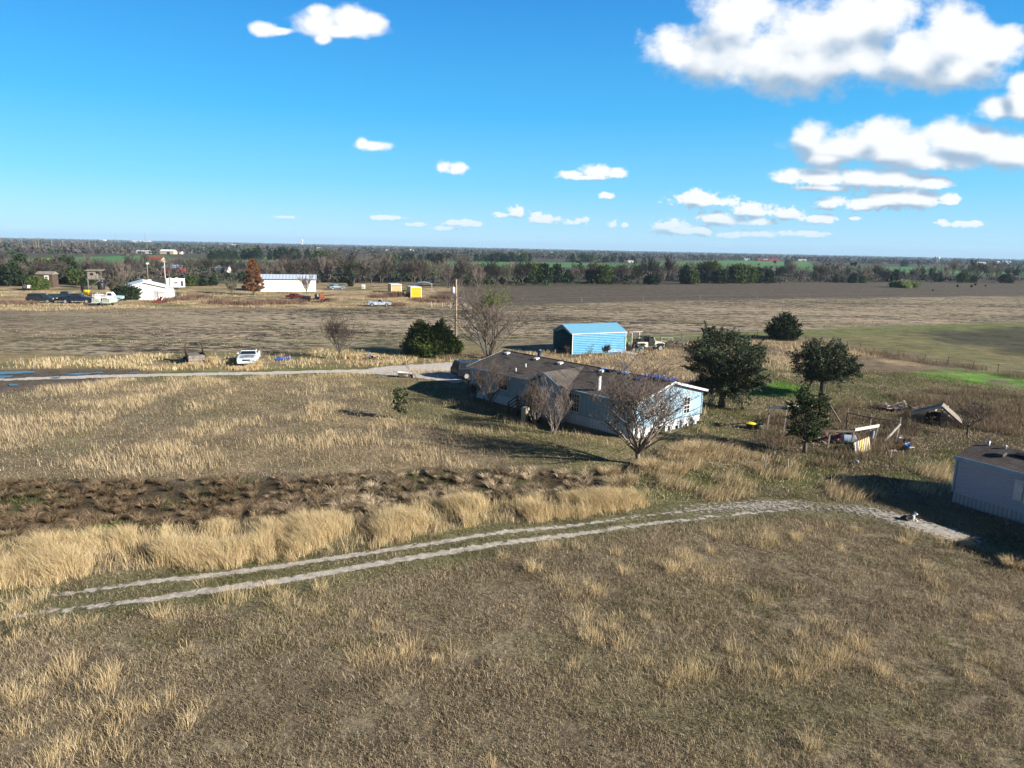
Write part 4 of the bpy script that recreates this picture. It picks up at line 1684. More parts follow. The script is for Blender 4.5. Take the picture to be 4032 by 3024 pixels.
	t.box((Lx + 0.006, D * 0.53, za1 + 0.30), (0.02, D * 0.16, 0.05))
	t.box((Lx + 0.006, D * 0.76, za1 + 0.34), (0.02, D * 0.22, 0.05))
	t.build('bare_wood_strip', mat('bare_wood', (0.42, 0.28, 0.17), (0.3, 0.19, 0.11), scale=6), o)
	# flue, ridge vents, vent pipes
	xf, zf = HF.on_y(2357, 1537, 0.55)
	roofz = lambda y_: zl + (y_ + oe) * sl
	yf_ = 0.55
	topz = HF.on_y(2357, 1470, yf_)[1]
	fl = MB()
	fl.lathe([(0.17, roofz(yf_) - 0.15), (0.17, topz - 0.22)], (xf, yf_, 0), 14)
	fo = fl.build('flue_pipe', mat('white_pipe', (0.72, 0.74, 0.76), (0.5, 0.52, 0.54), scale=2, rough=0.45), o, smooth=True)
	cp = MB()
	cp.lathe([(0.01, topz - 0.22), (0.21, topz - 0.22), (0.21, topz), (0.01, topz + 0.02)], (xf, yf_, 0), 14)
	cp.build('cap', M_BLACK, fo)
	for (px, py) in ((1997, 1388), (2112, 1410), (2205, 1427), (2370, 1462)):
		yv = D / 2 - 0.6
		xv = HF.on_y(px, py, yv)[0]
		v = MB()
		zz = roofz(yv)
		M = Matrix.Rotation(math.atan(sl), 3, 'X')
		v.box((xv, yv, zz + 0.07), (0.42, 0.42, 0.14), M=M)
		v.build('roof_vent', M_TRIM_W, o, bevel=0.02)
	xv = HF.on_y(2117, 1398, D / 2 + 0.3)[0]
	v = MB()
	v.lathe([(0.17, zt - 0.4), (0.17, zt + 0.42), (0.20, zt + 0.42), (0.20, zt + 0.52), (0.01, zt + 0.56)], (xv, D / 2 + 0.5, 0), 12)
	v.build('roof_fan', mat('blue_grey_metal', (0.10, 0.16, 0.26), (0.06, 0.10, 0.17), scale=3, rough=0.5), o, smooth=True)
	for (px, py, yy_) in ((2070, 1455, 1.8), (2031, 1475, 0.7)):
		xv = HF.on_y(px, py, yy_)[0]
		v = MB()
		v.lathe([(0.05, roofz(yy_) - 0.05), (0.05, roofz(yy_) + 0.28), (0.01, roofz(yy_) + 0.30)], (xv, yy_, 0), 8)
		v.build('vent_pipe', M_TRIM_W, o, smooth=True)
	return o, dict(ze=ze, zr=zr, zt=zt, sl=sl, zl=zl, oe=oe, xd=xd, yb=yb, x0=x0, x1=x1)


HOUSE, HI = blue_house()


def hw(x, y, z=0.0):
	"""house-local point to world"""
	return (HA[0] + x * HF.ux - y * HF.uy, HA[1] + x * HF.uy + y * HF.ux, z + tz(*HA))


def crumpled(mb, x0, x1, y0, y1, zf, amp, nx, ny, seed, m=0):
	q = np.random.RandomState(seed)
	b = len(mb.v)
	for j in range(ny + 1):
		for i in range(nx + 1):
			x = x0 + (x1 - x0) * i / nx + q.normal(0, 0.04)
			y = y0 + (y1 - y0) * j / ny + q.normal(0, 0.03)
			mb.v.append((x, y, zf(x, y) + abs(q.normal(0, amp))))
	for j in range(ny):
		for i in range(nx):
			a = b + j * (nx + 1) + i
			mb.f.append((a, a + 1, a + nx + 2, a + nx + 1))
			mb.m.append(m)


def roof_things():
	D, Lx, zt, sl = HD, HL, HI['zt'], HI['sl']
	rz = lambda x, y: zt - abs(y - D / 2) * sl + 0.03
	xa = HF.on_y(2540, 1492, D / 2)[0]
	xb = HF.on_y(2655, 1510, D / 2)[0]
	t = MB()
	crumpled(t, xa, min(xb, Lx + 0.1), D / 2 - 0.30, D / 2 + 0.9, rz, 0.13, 34, 10, 3)
	crumpled(t, xa - 0.2, xa + 0.35, D / 2 - 0.95, D / 2 - 0.2, rz, 0.06, 6, 8, 4)
	o = t.build('tarp', M_TARP, None, loc=hw(0, 0), rot=(0, 0, HF.rz), fix=False)
	tag(o, 'crumpled bright blue tarp bunched on the roof ridge above the gable end', 'tarp')
	xa, xb = HF.on_y(2368, 1458, D / 2)[0], HF.on_y(2460, 1478, D / 2)[0]
	t = MB()
	crumpled(t, xa, xb, D / 2 - 0.15, D / 2 + 0.8, rz, 0.03, 22, 6, 5)
	crumpled(t, xb - 0.2, xb + 0.5, D / 2 - 0.35, D / 2 + 0.05, rz, 0.07, 8, 4, 6)
	o = t.build('tarp', M_TARPL, None, loc=hw(0, 0), rot=(0, 0, HF.rz), fix=False)
	tag(o, 'faded torn blue tarp strip along the ridge below the television antenna', 'tarp')
	# antenna
	xm = HF.on_y(2449, 1465, D / 2 + 0.25)[0]
	a = thing('tv_antenna', 'television antenna on a thin mast at the roof ridge', 'antenna', hw(xm, D / 2 + 0.25, zt - 0.1), HF.rz)
	m = MB()
	m.tube([(0, 0, 0), (0, 0, 1.75)], 0.025, 6)
	m.build('mast', M_STEEL, a)
	e = MB()
	e.tube([(-0.9, -0.2, 1.72), (1.1, 0.25, 1.62)], 0.022, 5)
	for k in range(9):
		f = k / 8
		x = -0.9 + 2.0 * f
		y = -0.2 + 0.45 * f
		z = 1.72 - 0.1 * f
		ln = 0.75 - 0.45 * f
		e.tube([(x + 0.2 * ln, y - ln, z), (x - 0.2 * ln, y + ln, z)], 0.011, 4)
	e.tube([(0.55, 0.1, 1.65), (0.6, 0.1, 1.1)], 0.02, 5)
	e.box((0.85, 0.1, 1.3), (0.7, 0.05, 0.05), M=Matrix.Rotation(0.3, 3, 'Y'))
	e.build('aerial', M_TRIM_W, a)
	xm = HF.on_y(2462, 1470, D / 2 + 0.5)[0]
	a = thing('satellite_dish', 'dark satellite dish on the ridge beside the television antenna', 'satellite dish', hw(xm, D / 2 + 0.35, zt - 0.12), HF.rz + 0.5)
	m = MB()
	M = Matrix.Rotation(R(70), 3, 'Y') @ Matrix.Rotation(0.3, 3, 'X')
	m.lathe([(0.01, 0.0), (0.15, 0.012), (0.28, 0.05), (0.36, 0.10)], (0, 0, 0.5), 16, M=M)
	m.build('reflector', mat('dark_dish', (0.06, 0.06, 0.065), (0.035, 0.035, 0.04), scale=3), a, smooth=True)
	m = MB()
	m.tube([(0, 0, 0), (-0.02, 0, 0.5)], 0.03, 6)
	m.tube([(0.05, 0, 0.25), (0.5, 0.1, 0.45), (0.52, 0.1, 0.62)], 0.018, 5)
	m.box((0.52, 0.1, 0.64), (0.07, 0.07, 0.09))
	m.build('arm', M_STEEL, a)


roof_things()


def porch():
	xd, yb = HI['xd'], HI['yb']
	o = thing('porch_steps', 'dark wooden porch steps with railing in front of the house door', 'steps', hw(xd, yb), HF.rz)
	d = MB()
	for k in range(9):
		d.box((-0.60 + 0.15 * k, -0.72, 0.74), (0.14, 1.3, 0.04))
	for x in (-0.6, 0.6):
		for y in (-0.15, -1.3):
			d.box((x, y, 0.36), (0.09, 0.09, 0.72))
	d.box((0, -1.34, 0.66), (1.3, 0.04, 0.14))
	d.build('deck', M_WOODD, o)
	s = MB()
	for k in range(4):
		s.box((-0.82 - 0.27 * k, -0.72, 0.60 - 0.16 * k), (0.28, 1.1, 0.04))
	for y in (-0.2, -1.24):
		s.beam((-0.62, y, 0.64), (-1.78, y, -0.04), 0.05, 0.2)
	s.build('stair', M_WOODD, o)
	for y in (-0.15, -1.31):
		r = MB()
		for x, z0, h in ((-0.66, 0, 1.75), (-1.72, -0.05, 1.0), (0.62, 0, 1.72)):
			r.box((x, y, z0 + h / 2), (0.09, 0.09, h))
		for dz in (0.0, 0.28, 0.56):
			r.beam((-1.72, y, 0.92 - dz), (-0.66, y, 1.62 - dz), 0.04, 0.09)
			if True:
				r.beam((-0.66, y, 1.62 - dz), (0.62, y, 1.62 - dz), 0.04, 0.09)
		r.build('railing', M_WOODD, o)


porch()


def beside_porch():
	x, y = P(2068, 1660)
	o = thing('cabinet', 'upright cream metal cabinet standing in shade before the porch', 'cabinet', (x, y, tz(x, y)), HF.rz + 0.15)
	b = MB()
	b.box((0, 0, 0.62), (0.46, 0.5, 1.2))
	b.build('body', M_CREAM, o, bevel=0.03)
	d = MB()
	d.box((0, -0.262, 0.63), (0.40, 0.02, 1.1))
	d.build('door', M_CREAM, o)
	x, y = P(2100, 1662)
	o = thing('tub', 'dark plastic tub with pale rim beside the cream cabinet', 'tub', (x, y, tz(x, y)))
	b = MB()
	b.lathe([(0.01, 0), (0.42, 0.0), (0.48, 0.66), (0.44, 0.66), (0.38, 0.06), (0.01, 0.05)], n=18)
	b.build('body', M_BLACK, o, smooth=True)
	r = MB()
	r.lathe([(0.47, 0.66), (0.51, 0.64), (0.51, 0.70), (0.45, 0.70), (0.45, 0.66)], n=18)
	r.build('rim', M_GREYP, o, smooth=True)


M_GREYP = mat('grey_metal_paint', (0.33, 0.34, 0.36), (0.24, 0.25, 0.26), scale=0.6, rough=0.5)
beside_porch()

# ---- the lilac-grey mobile home at the right edge
M_SIDE_GREY = mat_ribs('lilac_lap_siding', (0.40, 0.44, 0.56), (0.24, 0.27, 0.35), 2, 0.115, rough=0.55, grime=(0.31, 0.34, 0.42), gamt=0.4, depth=0.5, line=0.16)
M_SKIRT_G = mat_ribs('grey_vertical_skirting', (0.36, 0.38, 0.43), (0.21, 0.225, 0.25), 0, 0.22, rough=0.5, grime=(0.3, 0.31, 0.32), gamt=0.4, depth=0.6, line=0.12)


def right_home():
	A = P(3745, 1978)
	B = P(4032, 2068)
	fr = Frame(A, B)
	Lx, D, ze, zr, zs = 17.0, 4.4, 2.66, 3.22, 0.62
	o = thing('mobile_home', 'lilac-grey clad mobile home cut off by the right edge of the view', 'house', (A[0], A[1], tz(*A)), fr.rz)
	w = MB()
	g = [(0, 0, zs), (0, D, zs), (0, D, ze), (0, D / 2, zr - 0.05), (0, 0, ze)]
	w.add(g, [(0, 4, 3, 2, 1)])
	w.add([(Lx, p[1], p[2]) for p in g], [(0, 1, 2, 3, 4)])
	w.add([(0, 0, zs), (Lx, 0, zs), (Lx, 0, ze), (0, 0, ze)], [(0, 1, 2, 3)])
	w.add([(0, D, zs), (Lx, D, zs), (Lx, D, ze), (0, D, ze)], [(3, 2, 1, 0)])
	w.build('wall', M_SIDE_GREY, o, fix=False)
	s = MB()
	i = 0.03
	s.box((Lx / 2, D / 2, zs / 2 - 0.1), (Lx - 2 * i, D - 2 * i, zs + 0.22))
	s.build('skirting', M_SKIRT_G, o)
	r = MB()
	ov = 0.10
	sl = (zr - ze) / (D / 2)
	zl = ze - sl * ov + 0.06
	zt = zr + 0.06
	for pts in ([(-ov, -ov, zl), (Lx + ov, -ov, zl), (Lx + ov, D / 2, zt), (-ov, D / 2, zt)], [(-ov, D / 2, zt), (Lx + ov, D / 2, zt), (Lx + ov, D + ov, zl), (-ov, D + ov, zl)]):
		r.add(pts + [(p[0], p[1], p[2] - 0.07) for p in pts], [(0, 1, 2, 3), (7, 6, 5, 4), (0, 4, 5, 1), (1, 5, 6, 2), (2, 6, 7, 3), (3, 7, 4, 0)])
	ro = r.build('roof', mat_shingle('brown_grey_shingles', (0.12, 0.102, 0.09), (0.075, 0.066, 0.06), course=0.13), o)
	f = MB()
	f.box((Lx / 2, -ov - 0.012, zl - 0.09), (Lx + 2 * ov, 0.024, 0.2))
	f.build('eave_fascia', M_TRIM_B, ro)
	c = MB()
	c.box((0, 0, (zs + ze) / 2), (0.1, 0.1, ze - zs - 0.02))
	c.build('corner_board', M_TRIM_B, o)
	xs0, zz = fr.on_y(3996, 1935)
	sh = MB()
	sw = 0.42
	xs = fr.on_y(3993, 1930)[0]
	z0, z1 = 1.18, 2.28
	sh.box((xs + sw / 2, -0.03, (z0 + z1) / 2), (sw, 0.05, z1 - z0))
	for k in range(16):
		sh.box((xs + sw / 2, -0.06, z0 + 0.1 + k * (z1 - z0 - 0.2) / 15), (sw - 0.12, 0.02, 0.03))
	sh.build('shutter', M_TRIM_W, o)
	window(o, 'y', xs + sw + 0.14, xs + sw + 1.1, z0 + 0.05, z1 - 0.05, 0, 1, 2)
	sh = MB()
	sh.box((xs + sw * 1.5 + 1.24, -0.03, (z0 + z1) / 2), (sw, 0.05, z1 - z0))
	sh.build('shutter', M_TRIM_W, o)
	rzf = lambda y_: zl + (y_ + ov) * sl
	for (px, py, yv, kind) in ((3940, 1795, 1.15, 'box'), (3893, 1752, 1.95, 'pipe'), (3960, 1760, 2.05, 'cap'), (4010, 1772, 1.6, 'flat')):
		xv = fr.on_y(px, py, yv)[0]
		v = MB()
		if kind == 'box':
			v.box((xv, yv, rzf(yv) + 0.08), (0.42, 0.40, 0.16), M=Matrix.Rotation(math.atan(sl), 3, 'X'))
			v.build('roof_vent', mat('dark_vent', (0.10, 0.095, 0.09), (0.07, 0.066, 0.062), scale=3), o, bevel=0.02)
		elif kind == 'pipe':
			v.lathe([(0.06, rzf(yv) - 0.05), (0.06, rzf(yv) + 0.26), (0.01, rzf(yv) + 0.27)], (xv, yv, 0), 10)
			v.build('vent_pipe', M_STEEL, o, smooth=True)
		elif kind == 'cap':
			v.lathe([(0.05, rzf(yv) - 0.05), (0.05, rzf(yv) + 0.1), (0.09, rzf(yv) + 0.12), (0.01, rzf(yv) + 0.19)], (xv, yv, 0), 10)
			v.build('vent_pipe', M_TRIM_W, o, smooth=True)
		else:
			v.box((xv + 0.5, yv, rzf(yv) + 0.05), (1.2, 0.3, 0.1), M=Matrix.Rotation(math.atan(sl), 3, 'X'))
			v.build('roof_vent', M_BLACK, o)
	# roofed porch on the long side, just outside the view; its shadow reaches into it
	p = MB()
	px0 = 8.3
	p.box((px0 + 2.2, -1.15, 2.62), (4.4, 2.3, 0.12))
	for xx in (px0 + 0.1, px0 + 4.3):
		p.box((xx, -2.2, 1.28), (0.12, 0.12, 2.56))
	p.box((px0 + 2.2, -1.15, 0.55), (4.4, 2.3, 0.1))
	for k in range(12):
		p.box((px0 + 0.1 + k * 0.38, -2.2, 1.0), (0.04, 0.04, 0.9))
	p.build('porch', M_WOODG, o)
	return o


right_home()

# ---- the blue metal shed
M_SHED = mat_ribs('blue_sheet_wall', (0.045, 0.25, 0.44), (0.028, 0.15, 0.29), 2, 0.23, rough=0.45, grime=(0.12, 0.36, 0.54), gamt=0.55, depth=0.7, line=0.14)
M_SHEDR = mat_ribs('blue_sheet_roof', (0.085, 0.30, 0.46), (0.36, 0.55, 0.66), 1, 0.23, rough=0.4, grime=(0.18, 0.40, 0.54), gamt=0.45, depth=0.9, line=0.22)


def shed():
	A, B, C = P(2252, 1397), P(2461, 1386), P(2185, 1376)
	fr = Frame(A, B)
	Lx = fr.L
	D = abs(fr.loc(*C)[1])
	ze = hgt(2252, 1397, 1314)
	zr = fr.on_x(2218, 1277, 0)[1]
	print('shed', round(Lx, 2), round(D, 2), round(ze, 2), round(zr, 2))
	zr = max(ze + 0.7, min(zr, ze + 1.5))
	o = thing('metal_shed', 'bright blue sheet metal shed with one open end', 'shed', (A[0], A[1], 0), fr.rz)
	w = MB()
	t = 0.05
	w.box((Lx / 2, 0, ze / 2), (Lx, t, ze))
	w.box((Lx / 2, D, ze / 2), (Lx, t, ze))
	w.prism([(t, 0), (D - t, 0), (D - t, ze), (D / 2, zr - 0.05), (t, ze)], 'x', Lx - t, Lx)
	w.prism([(t, ze - 0.15), (D * 0.14, ze - 0.15), (D / 2, zr - 0.55), (D * 0.86, ze - 0.15), (D - t, ze - 0.15), (D - t, ze), (D / 2, zr - 0.05), (t, ze)], 'x', 0, t)
	w.build('wall', M_SHED, o)
	r = MB()
	sl = (zr - ze) / (D / 2)
	ov = 0.12
	for s_ in (0, 1):
		ya = -ov if s_ == 0 else D + ov
		zl = ze - sl * ov + 0.04
		pts = [(-0.15, ya, zl), (Lx + 0.15, ya, zl), (Lx + 0.15, D / 2, zr + 0.04), (-0.15, D / 2, zr + 0.04)]
		r.add(pts + [(p[0], p[1], p[2] - 0.03) for p in pts], [(0, 1, 2, 3), (7, 6, 5, 4), (0, 4, 5, 1), (1, 5, 6, 2), (2, 6, 7, 3), (3, 7, 4, 0)])
	r.build('roof', M_SHEDR, o)
	c = MB()
	for xx in (0.0, Lx):
		c.box((xx, -0.03, ze / 2), (0.09, 0.05, ze))
	c.box((0, D + 0.03, ze / 2), (0.09, 0.05, ze))
	c.beam((-0.17, -ov, ze - sl * ov - 0.02), (-0.17, D / 2, zr), 0.03, 0.14)
	c.beam((-0.17, D / 2, zr), (-0.17, D + ov, ze - sl * ov - 0.02), 0.03, 0.14)
	c.box((Lx / 2, -ov - 0.015, ze - sl * ov - 0.02), (Lx + 0.3, 0.02, 0.1))
	c.build('trim', M_TRIM_W, o)
	j = thing('junk_pile', 'dark junk stacked inside the open blue shed', 'junk', (A[0] + 1.9 * fr.ux - 1.6 * fr.uy, A[1] + 1.9 * fr.uy + 1.6 * fr.ux, 0), fr.rz)
	m = MB()
	q = random.Random(2)
	for k in range(14):
		m.box((q.uniform(-1.2, 1.5), q.uniform(-1.2, 1.2), q.uniform(0.2, 0.9)), (q.uniform(0.3, 0.9), q.uniform(0.3, 0.9), q.uniform(0.4, 0.9)), q.uniform(0, 3))
	m.build('crates', M_WOODD, j)
	return fr, Lx


SHF, SHL = shed()

# ---- left farmyard: white barn, camper, long building, boxes, carport, tower
M_WMET = mat_ribs('white_sheet_wall', (0.74, 0.77, 0.78), (0.55, 0.58, 0.60), 0, 0.6, rough=0.45, grime=(0.55, 0.57, 0.56), gamt=0.5, depth=0.5, line=0.12)
M_WROOF = mat_ribs('white_sheet_roof', (0.78, 0.80, 0.82), (0.56, 0.60, 0.66), 0, 0.7, rough=0.35, grime=(0.62, 0.64, 0.68), gamt=0.4, depth=0.6, line=0.16)


def barn():
	A, B = P(506, 1180), P(655, 1178)
	fr = Frame(A, B)
	Lx = fr.L
	ze = hgt(655, 1178, 1131)
	zr = fr.on_y(571, 1112)[1]
	D = 13.0
	o = thing('metal_barn', 'white metal barn with low gable facing the field', 'barn', (A[0], A[1], 0), fr.rz)
	w = MB()
	w.prism([(0, -0.1), (Lx, -0.1), (Lx, ze), (Lx * 0.42, zr - 0.08), (0, ze + 0.1)], 'y', 0, D)
	w.build('wall', M_WMET, o)
	r = MB()
	for a, b in (((-0.5, ze - 0.05), (Lx * 0.42, zr)), ((Lx * 0.42, zr), (Lx + 0.5, ze - 0.14))):
		r.prism([(a[0], a[1]), (b[0], b[1]), (b[0], b[1] + 0.14), (a[0], a[1] + 0.14)], 'y', -0.5, D + 0.4)
	r.build('roof', mat_ribs('white_barn_roof', (0.82, 0.84, 0.86), (0.60, 0.64, 0.70), 1, 1.0, rough=0.35, grime=(0.68, 0.7, 0.74), gamt=0.3, depth=0.4, line=0.1), o)
	d = MB()
	d.box((Lx * 0.74, -0.02, 1.05), (0.95, 0.05, 2.0))
	d.build('door', M_GREYP, o)
	n = MB()
	n.box((Lx + 0.9, 4.5, ze * 0.42), (1.8, 8.6, ze * 0.84))
	n.build('side_annex', M_WMET, o)
	f = thing('roof_frame', 'white openwork pipe frame beside the left slope of the barn roof', 'frame', (A[0] - 1.0, A[1] + 6, 0), fr.rz)
	m = MB()
	for k in range(7):
		m.tube([(-0.8, k * 1.1, 0), (-0.8, k * 1.1, ze + 0.5), (3.2, k * 1.1, ze + 1.2)], 0.045, 4)
	for t in (0.0, 0.5, 1.0):
		m.tube([(-0.8 + 4 * t, 0, ze + 0.5 + 0.7 * t), (-0.8 + 4 * t, 6.6, ze + 0.5 + 0.7 * t)], 0.045, 4)
	m.build('pipes', M_WHITEB, f)


M_WHITEB = mat('white_enamel', (0.76, 0.77, 0.78), (0.60, 0.61, 0.62), scale=1.2, rough=0.45)
barn()


def camper():
	A, B = P(655, 1141), P(730, 1140)
	fr = Frame(A, B)
	Lx = fr.L
	h = hgt(690, 1140, 1097)
	o = thing('camper_trailer', 'long white camper trailer parked behind the white barn', 'camper', (A[0], A[1], 0), fr.rz)
	b = MB()
	b.box((Lx / 2, 1.25, 0.62 + (h - 0.62) / 2), (Lx, 2.5, h - 0.62))
	b.build('body', M_WHITEB, o, bevel=0.12)
	w = MB()
	w.box((Lx * 0.52, -0.012, h * 0.62), (0.95, 0.02, 0.4))
	w.build('window', M_GLASS, o)
	w = MB()
	w.box((Lx * 0.84, -0.012, h * 0.55), (0.55, 0.02, 1.45))
	w.build('door', M_BLACK, o)
	l = MB()
	for y in (0.7, 1.1):
		l.tube([(Lx + 0.08, y, 0.6), (Lx + 0.08, y, h + 0.12)], 0.03, 5)
	for k in range(7):
		l.tube([(Lx + 0.08, 0.7, 0.8 + k * 0.33), (Lx + 0.08, 1.1, 0.8 + k * 0.33)], 0.02, 4)
	l.build('ladder', M_WHITEB, o)
	for x in (Lx * 0.42, Lx * 0.56):
		t = MB()
		t.lathe([(0.01, -0.1), (0.36, -0.1), (0.36, 0.1), (0.01, 0.1)], (x, 0.15, 0.36), 14, M=Matrix.Rotation(math.pi / 2, 3, 'X'))
		t.build('wheel', M_BLACK, o)
	v = MB()
	for x in (0.25, 0.6):
		v.box((Lx * x, 1.25, h + 0.1), (0.7, 0.7, 0.22))
	v.build('roof_unit', M_WHITEB, o)


camper()


def long_building():
	A, B = P(1020, 1148), P(1246, 1149)
	fr = Frame(A, B)
	Lx = fr.L
	ze = hgt(1240, 1149, 1100)
	zr = ze + 1.0
	D = 9.0
	o = thing('metal_building', 'long low white metal building with grey-blue ribbed roof', 'building', (A[0], A[1], 0), fr.rz)
	w = MB()
	w.prism([(0, -0.1), (D, -0.1), (D, ze), (D / 2, zr), (0, ze)], 'x', 0, Lx)
	w.build('wall', M_WMET, o)
	r = MB()
	for a, b in (((-0.25, ze - 0.02), (D / 2, zr + 0.05)), ((D / 2, zr + 0.05), (D + 0.25, ze - 0.02))):
		r.prism([a, b, (b[0], b[1] + 0.08), (a[0], a[1] + 0.08)], 'x', -0.15, Lx + 0.15)
	r.build('roof', mat_ribs('grey_blue_sheet_roof', (0.50, 0.58, 0.68), (0.30, 0.36, 0.46), 0, 0.9, rough=0.4, grime=(0.5, 0.55, 0.6), gamt=0.4, depth=0.7, line=0.2), o)
	c = MB()
	c.box((Lx + 0.02, 0, ze / 2), (0.06, 0.1, ze))
	c.box((Lx / 2, -0.28, ze - 0.06), (Lx + 0.3, 0.06, 0.14))
	c.build('trim', mat('dark_blue_trim', (0.08, 0.11, 0.17), scale=1), o)


long_building()
M_ORANGE = mat('faded_orange_paint', (0.72, 0.42, 0.20), (0.52, 0.30, 0.16), scale=1.2, rough=0.5)
M_YELLOW = mat('yellow_paint', (0.80, 0.44, 0.02), (0.62, 0.33, 0.02), scale=1.5, rough=0.45)


def cargo_box(px0, px1, yb, yt, sx, m, label):
	"""old truck body standing on the ground, end face towards the sun, long side in shade"""
	A, B = P(px0, yb), P(px1, yb)
	Wd = math.hypot(B[0] - A[0], B[1] - A[1]) * 1.12
	h = hgt(px0, yb, yt)
	rz = R(20)
	o = thing('cargo_box', label, 'truck body', (A[0], A[1], 0), rz, None)
	Ln = 5.6
	b = MB()
	b.box((Wd / 2, Ln / 2, h / 2 + 0.05), (Wd, Ln, h - 0.1))
	b.build('body', mat(m.name + '_grimy_side', (0.16, 0.12, 0.06), (0.08, 0.06, 0.035), scale=1.5) if False else m, o, bevel=0.05)
	r = MB()
	r.box((Wd / 2, Ln / 2, h + 0.03), (Wd + 0.1, Ln + 0.1, 0.09))
	r.build('roof', M_WHITEB, o)
	f = MB()
	for x in (0.0, Wd):
		f.box((x, -0.02, h / 2), (0.14, 0.06, h))
	f.box((Wd / 2, -0.02, h - 0.06), (Wd - 0.15, 0.06, 0.14))
	f.build('end_frame', M_WHITEB, o)
	d = MB()
	d.box((Wd / 2, -0.012, h / 2 - 0.05), (Wd - 0.2, 0.03, h - 0.3))
	d.build('door', m, o)


cargo_box(1541, 1577, 1153, 1120, 0, M_ORANGE, 'faded orange cargo box, the farther of the two old truck bodies')
cargo_box(1618, 1655, 1172, 1131, 0, M_YELLOW, 'bright yellow cargo box, the nearer of the two old truck bodies')


def carport():
	A, B = P(1632, 1150), P(1700, 1151)
	fr = Frame(A, B)
	Lx = fr.L
	h = hgt(1665, 1150, 1113)
	o = thing('carport', 'grey rounded metal carport frame behind the yellow cargo box', 'carport', (A[0], A[1], 0), fr.rz)
	p = MB()
	for k in range(5):
		y = k * 1.5
		p.tube([(0, y, 0), (0, y, h * 0.78), (Lx * 0.18, y, h * 0.95), (Lx / 2, y, h), (Lx * 0.82, y, h * 0.95), (Lx, y, h * 0.78), (Lx, y, 0)], 0.05, 5)
	p.build('frame', M_STEEL, o)
	r = MB()
	arc = [(0, h * 0.78), (Lx * 0.18, h * 0.95), (Lx / 2, h), (Lx * 0.82, h * 0.95), (Lx, h * 0.78)]
	for a, b in zip(arc[:-1], arc[1:]):
		r.prism([(a[0], a[1] + 0.06), (b[0], b[1] + 0.06), (b[0], b[1] + 0.1), (a[0], a[1] + 0.1)], 'y', -0.2, 6.2)
	r.build('roof', M_STEEL, o)


carport()


def deer_stand():
	x, y = P(376, 1135)
	h = hgt(376, 1135, 1063)
	o = thing('deer_stand', 'grey wooden lookout hut on tall stilts at the edge of the wood', 'hut', (x, y, 0), 0.2)
	z0 = h * 0.5
	for sx in (-1.4, 1.6):
		for sy in (-1, 1):
			s = MB()
			s.box((sx, sy, z0 / 2), (0.2, 0.2, z0))
			s.build('stilt', M_WOODG, o)
	s = MB()
	s.beam((-1.4, -1, 0.2), (1.6, -1, z0 * 0.9), 0.1)
	s.build('brace', M_WOODG, o)
	b = MB()
	b.box((-0.4, 0, z0 + (h - z0) * 0.42), (2.0, 2.2, (h - z0) * 0.84))
	b.build('cabin', M_WOODG, o)
	d = MB()
	d.box((0.2, 0, z0 + 0.06), (4.0, 2.4, 0.14))
	for k in range(9):
		d.box((0.7 + k * 0.17, -1.15, z0 + 0.5), (0.05, 0.05, 0.9))
	d.box((1.4, -1.15, z0 + 1.0), (1.5, 0.07, 0.07))
	d.box((2.1, -1.1, z0 + (h - z0) * 0.42), (0.12, 0.12, (h - z0) * 0.84))
	d.build('balcony', M_WOODG, o)
	r = MB()
	r.box((0.2, 0, h - 0.05), (4.4, 2.8, 0.14), M=Matrix.Rotation(0.09, 3, 'X'))
	r.build('roof', M_WOODG, o)
	w = MB()
	w.box((-0.3, -1.12, z0 + (h - z0) * 0.55), (0.75, 0.04, 0.65))
	w.build('window', M_BLACK, o)


deer_stand()


def small_cabin():
	x, y = P(178, 1132)
	h = hgt(178, 1132, 1072)
	o = thing('cabin', 'dark cabin with a bright white door half hidden by trees', 'cabin', (x, y, 0), 0.1)
	b = MB()
	b.box((0, 1.5, h * 0.45), (4.2, 3, h * 0.9))
	b.build('wall', M_WOODD, o)
	r = MB()
	r.prism([(-0.3, h * 0.86), (3.3, h * 0.86), (1.5, h * 1.05)], 'x', -2.3, 2.3)
	r.build('roof', M_WOODG, o)
	d = MB()
	d.box((0.6, -0.03, h * 0.55), (1.15, 0.05, h * 0.5))
	dd = d.build('door', M_WHITEB, o)
	d = MB()
	for k in range(3):
		d.box((0.6, -0.06, h * 0.42 + k * h * 0.13), (0.7, 0.02, h * 0.07))
	d.build('pane', M_GLASS, dd)


small_cabin()
# ------------------------------------------------------------------ vehicles (x forward, origin on the ground at the middle)
def paint(name, c, rough=0.35, c2=None, metal=0.0):
	return mat(name, c, c2 or tuple(v * 0.8 for v in c), scale=1.6, rough=rough, spec=0.12, metal=metal)


M_TYRE = mat('tyre_rubber', (0.03, 0.03, 0.03), (0.018, 0.018, 0.018), scale=6, rough=0.9)
M_RIM = mat('alloy_rim', (0.55, 0.55, 0.56), (0.35, 0.35, 0.36), scale=6, rough=0.35, metal=0.5)
M_CARGLASS = mat_glass('car_glass', (0.015, 0.02, 0.025))
M_LAMP = mat('lamp_lens', (0.75, 0.75, 0.72), (0.6, 0.6, 0.58), scale=4, rough=0.2)
M_TAIL = mat('tail_lamp_red', (0.35, 0.02, 0.02), (0.25, 0.015, 0.015), scale=4, rough=0.25)
M_CHROME = mat('dull_chrome', (0.6, 0.6, 0.6), (0.45, 0.45, 0.45), scale=3, rough=0.25, metal=0.8)


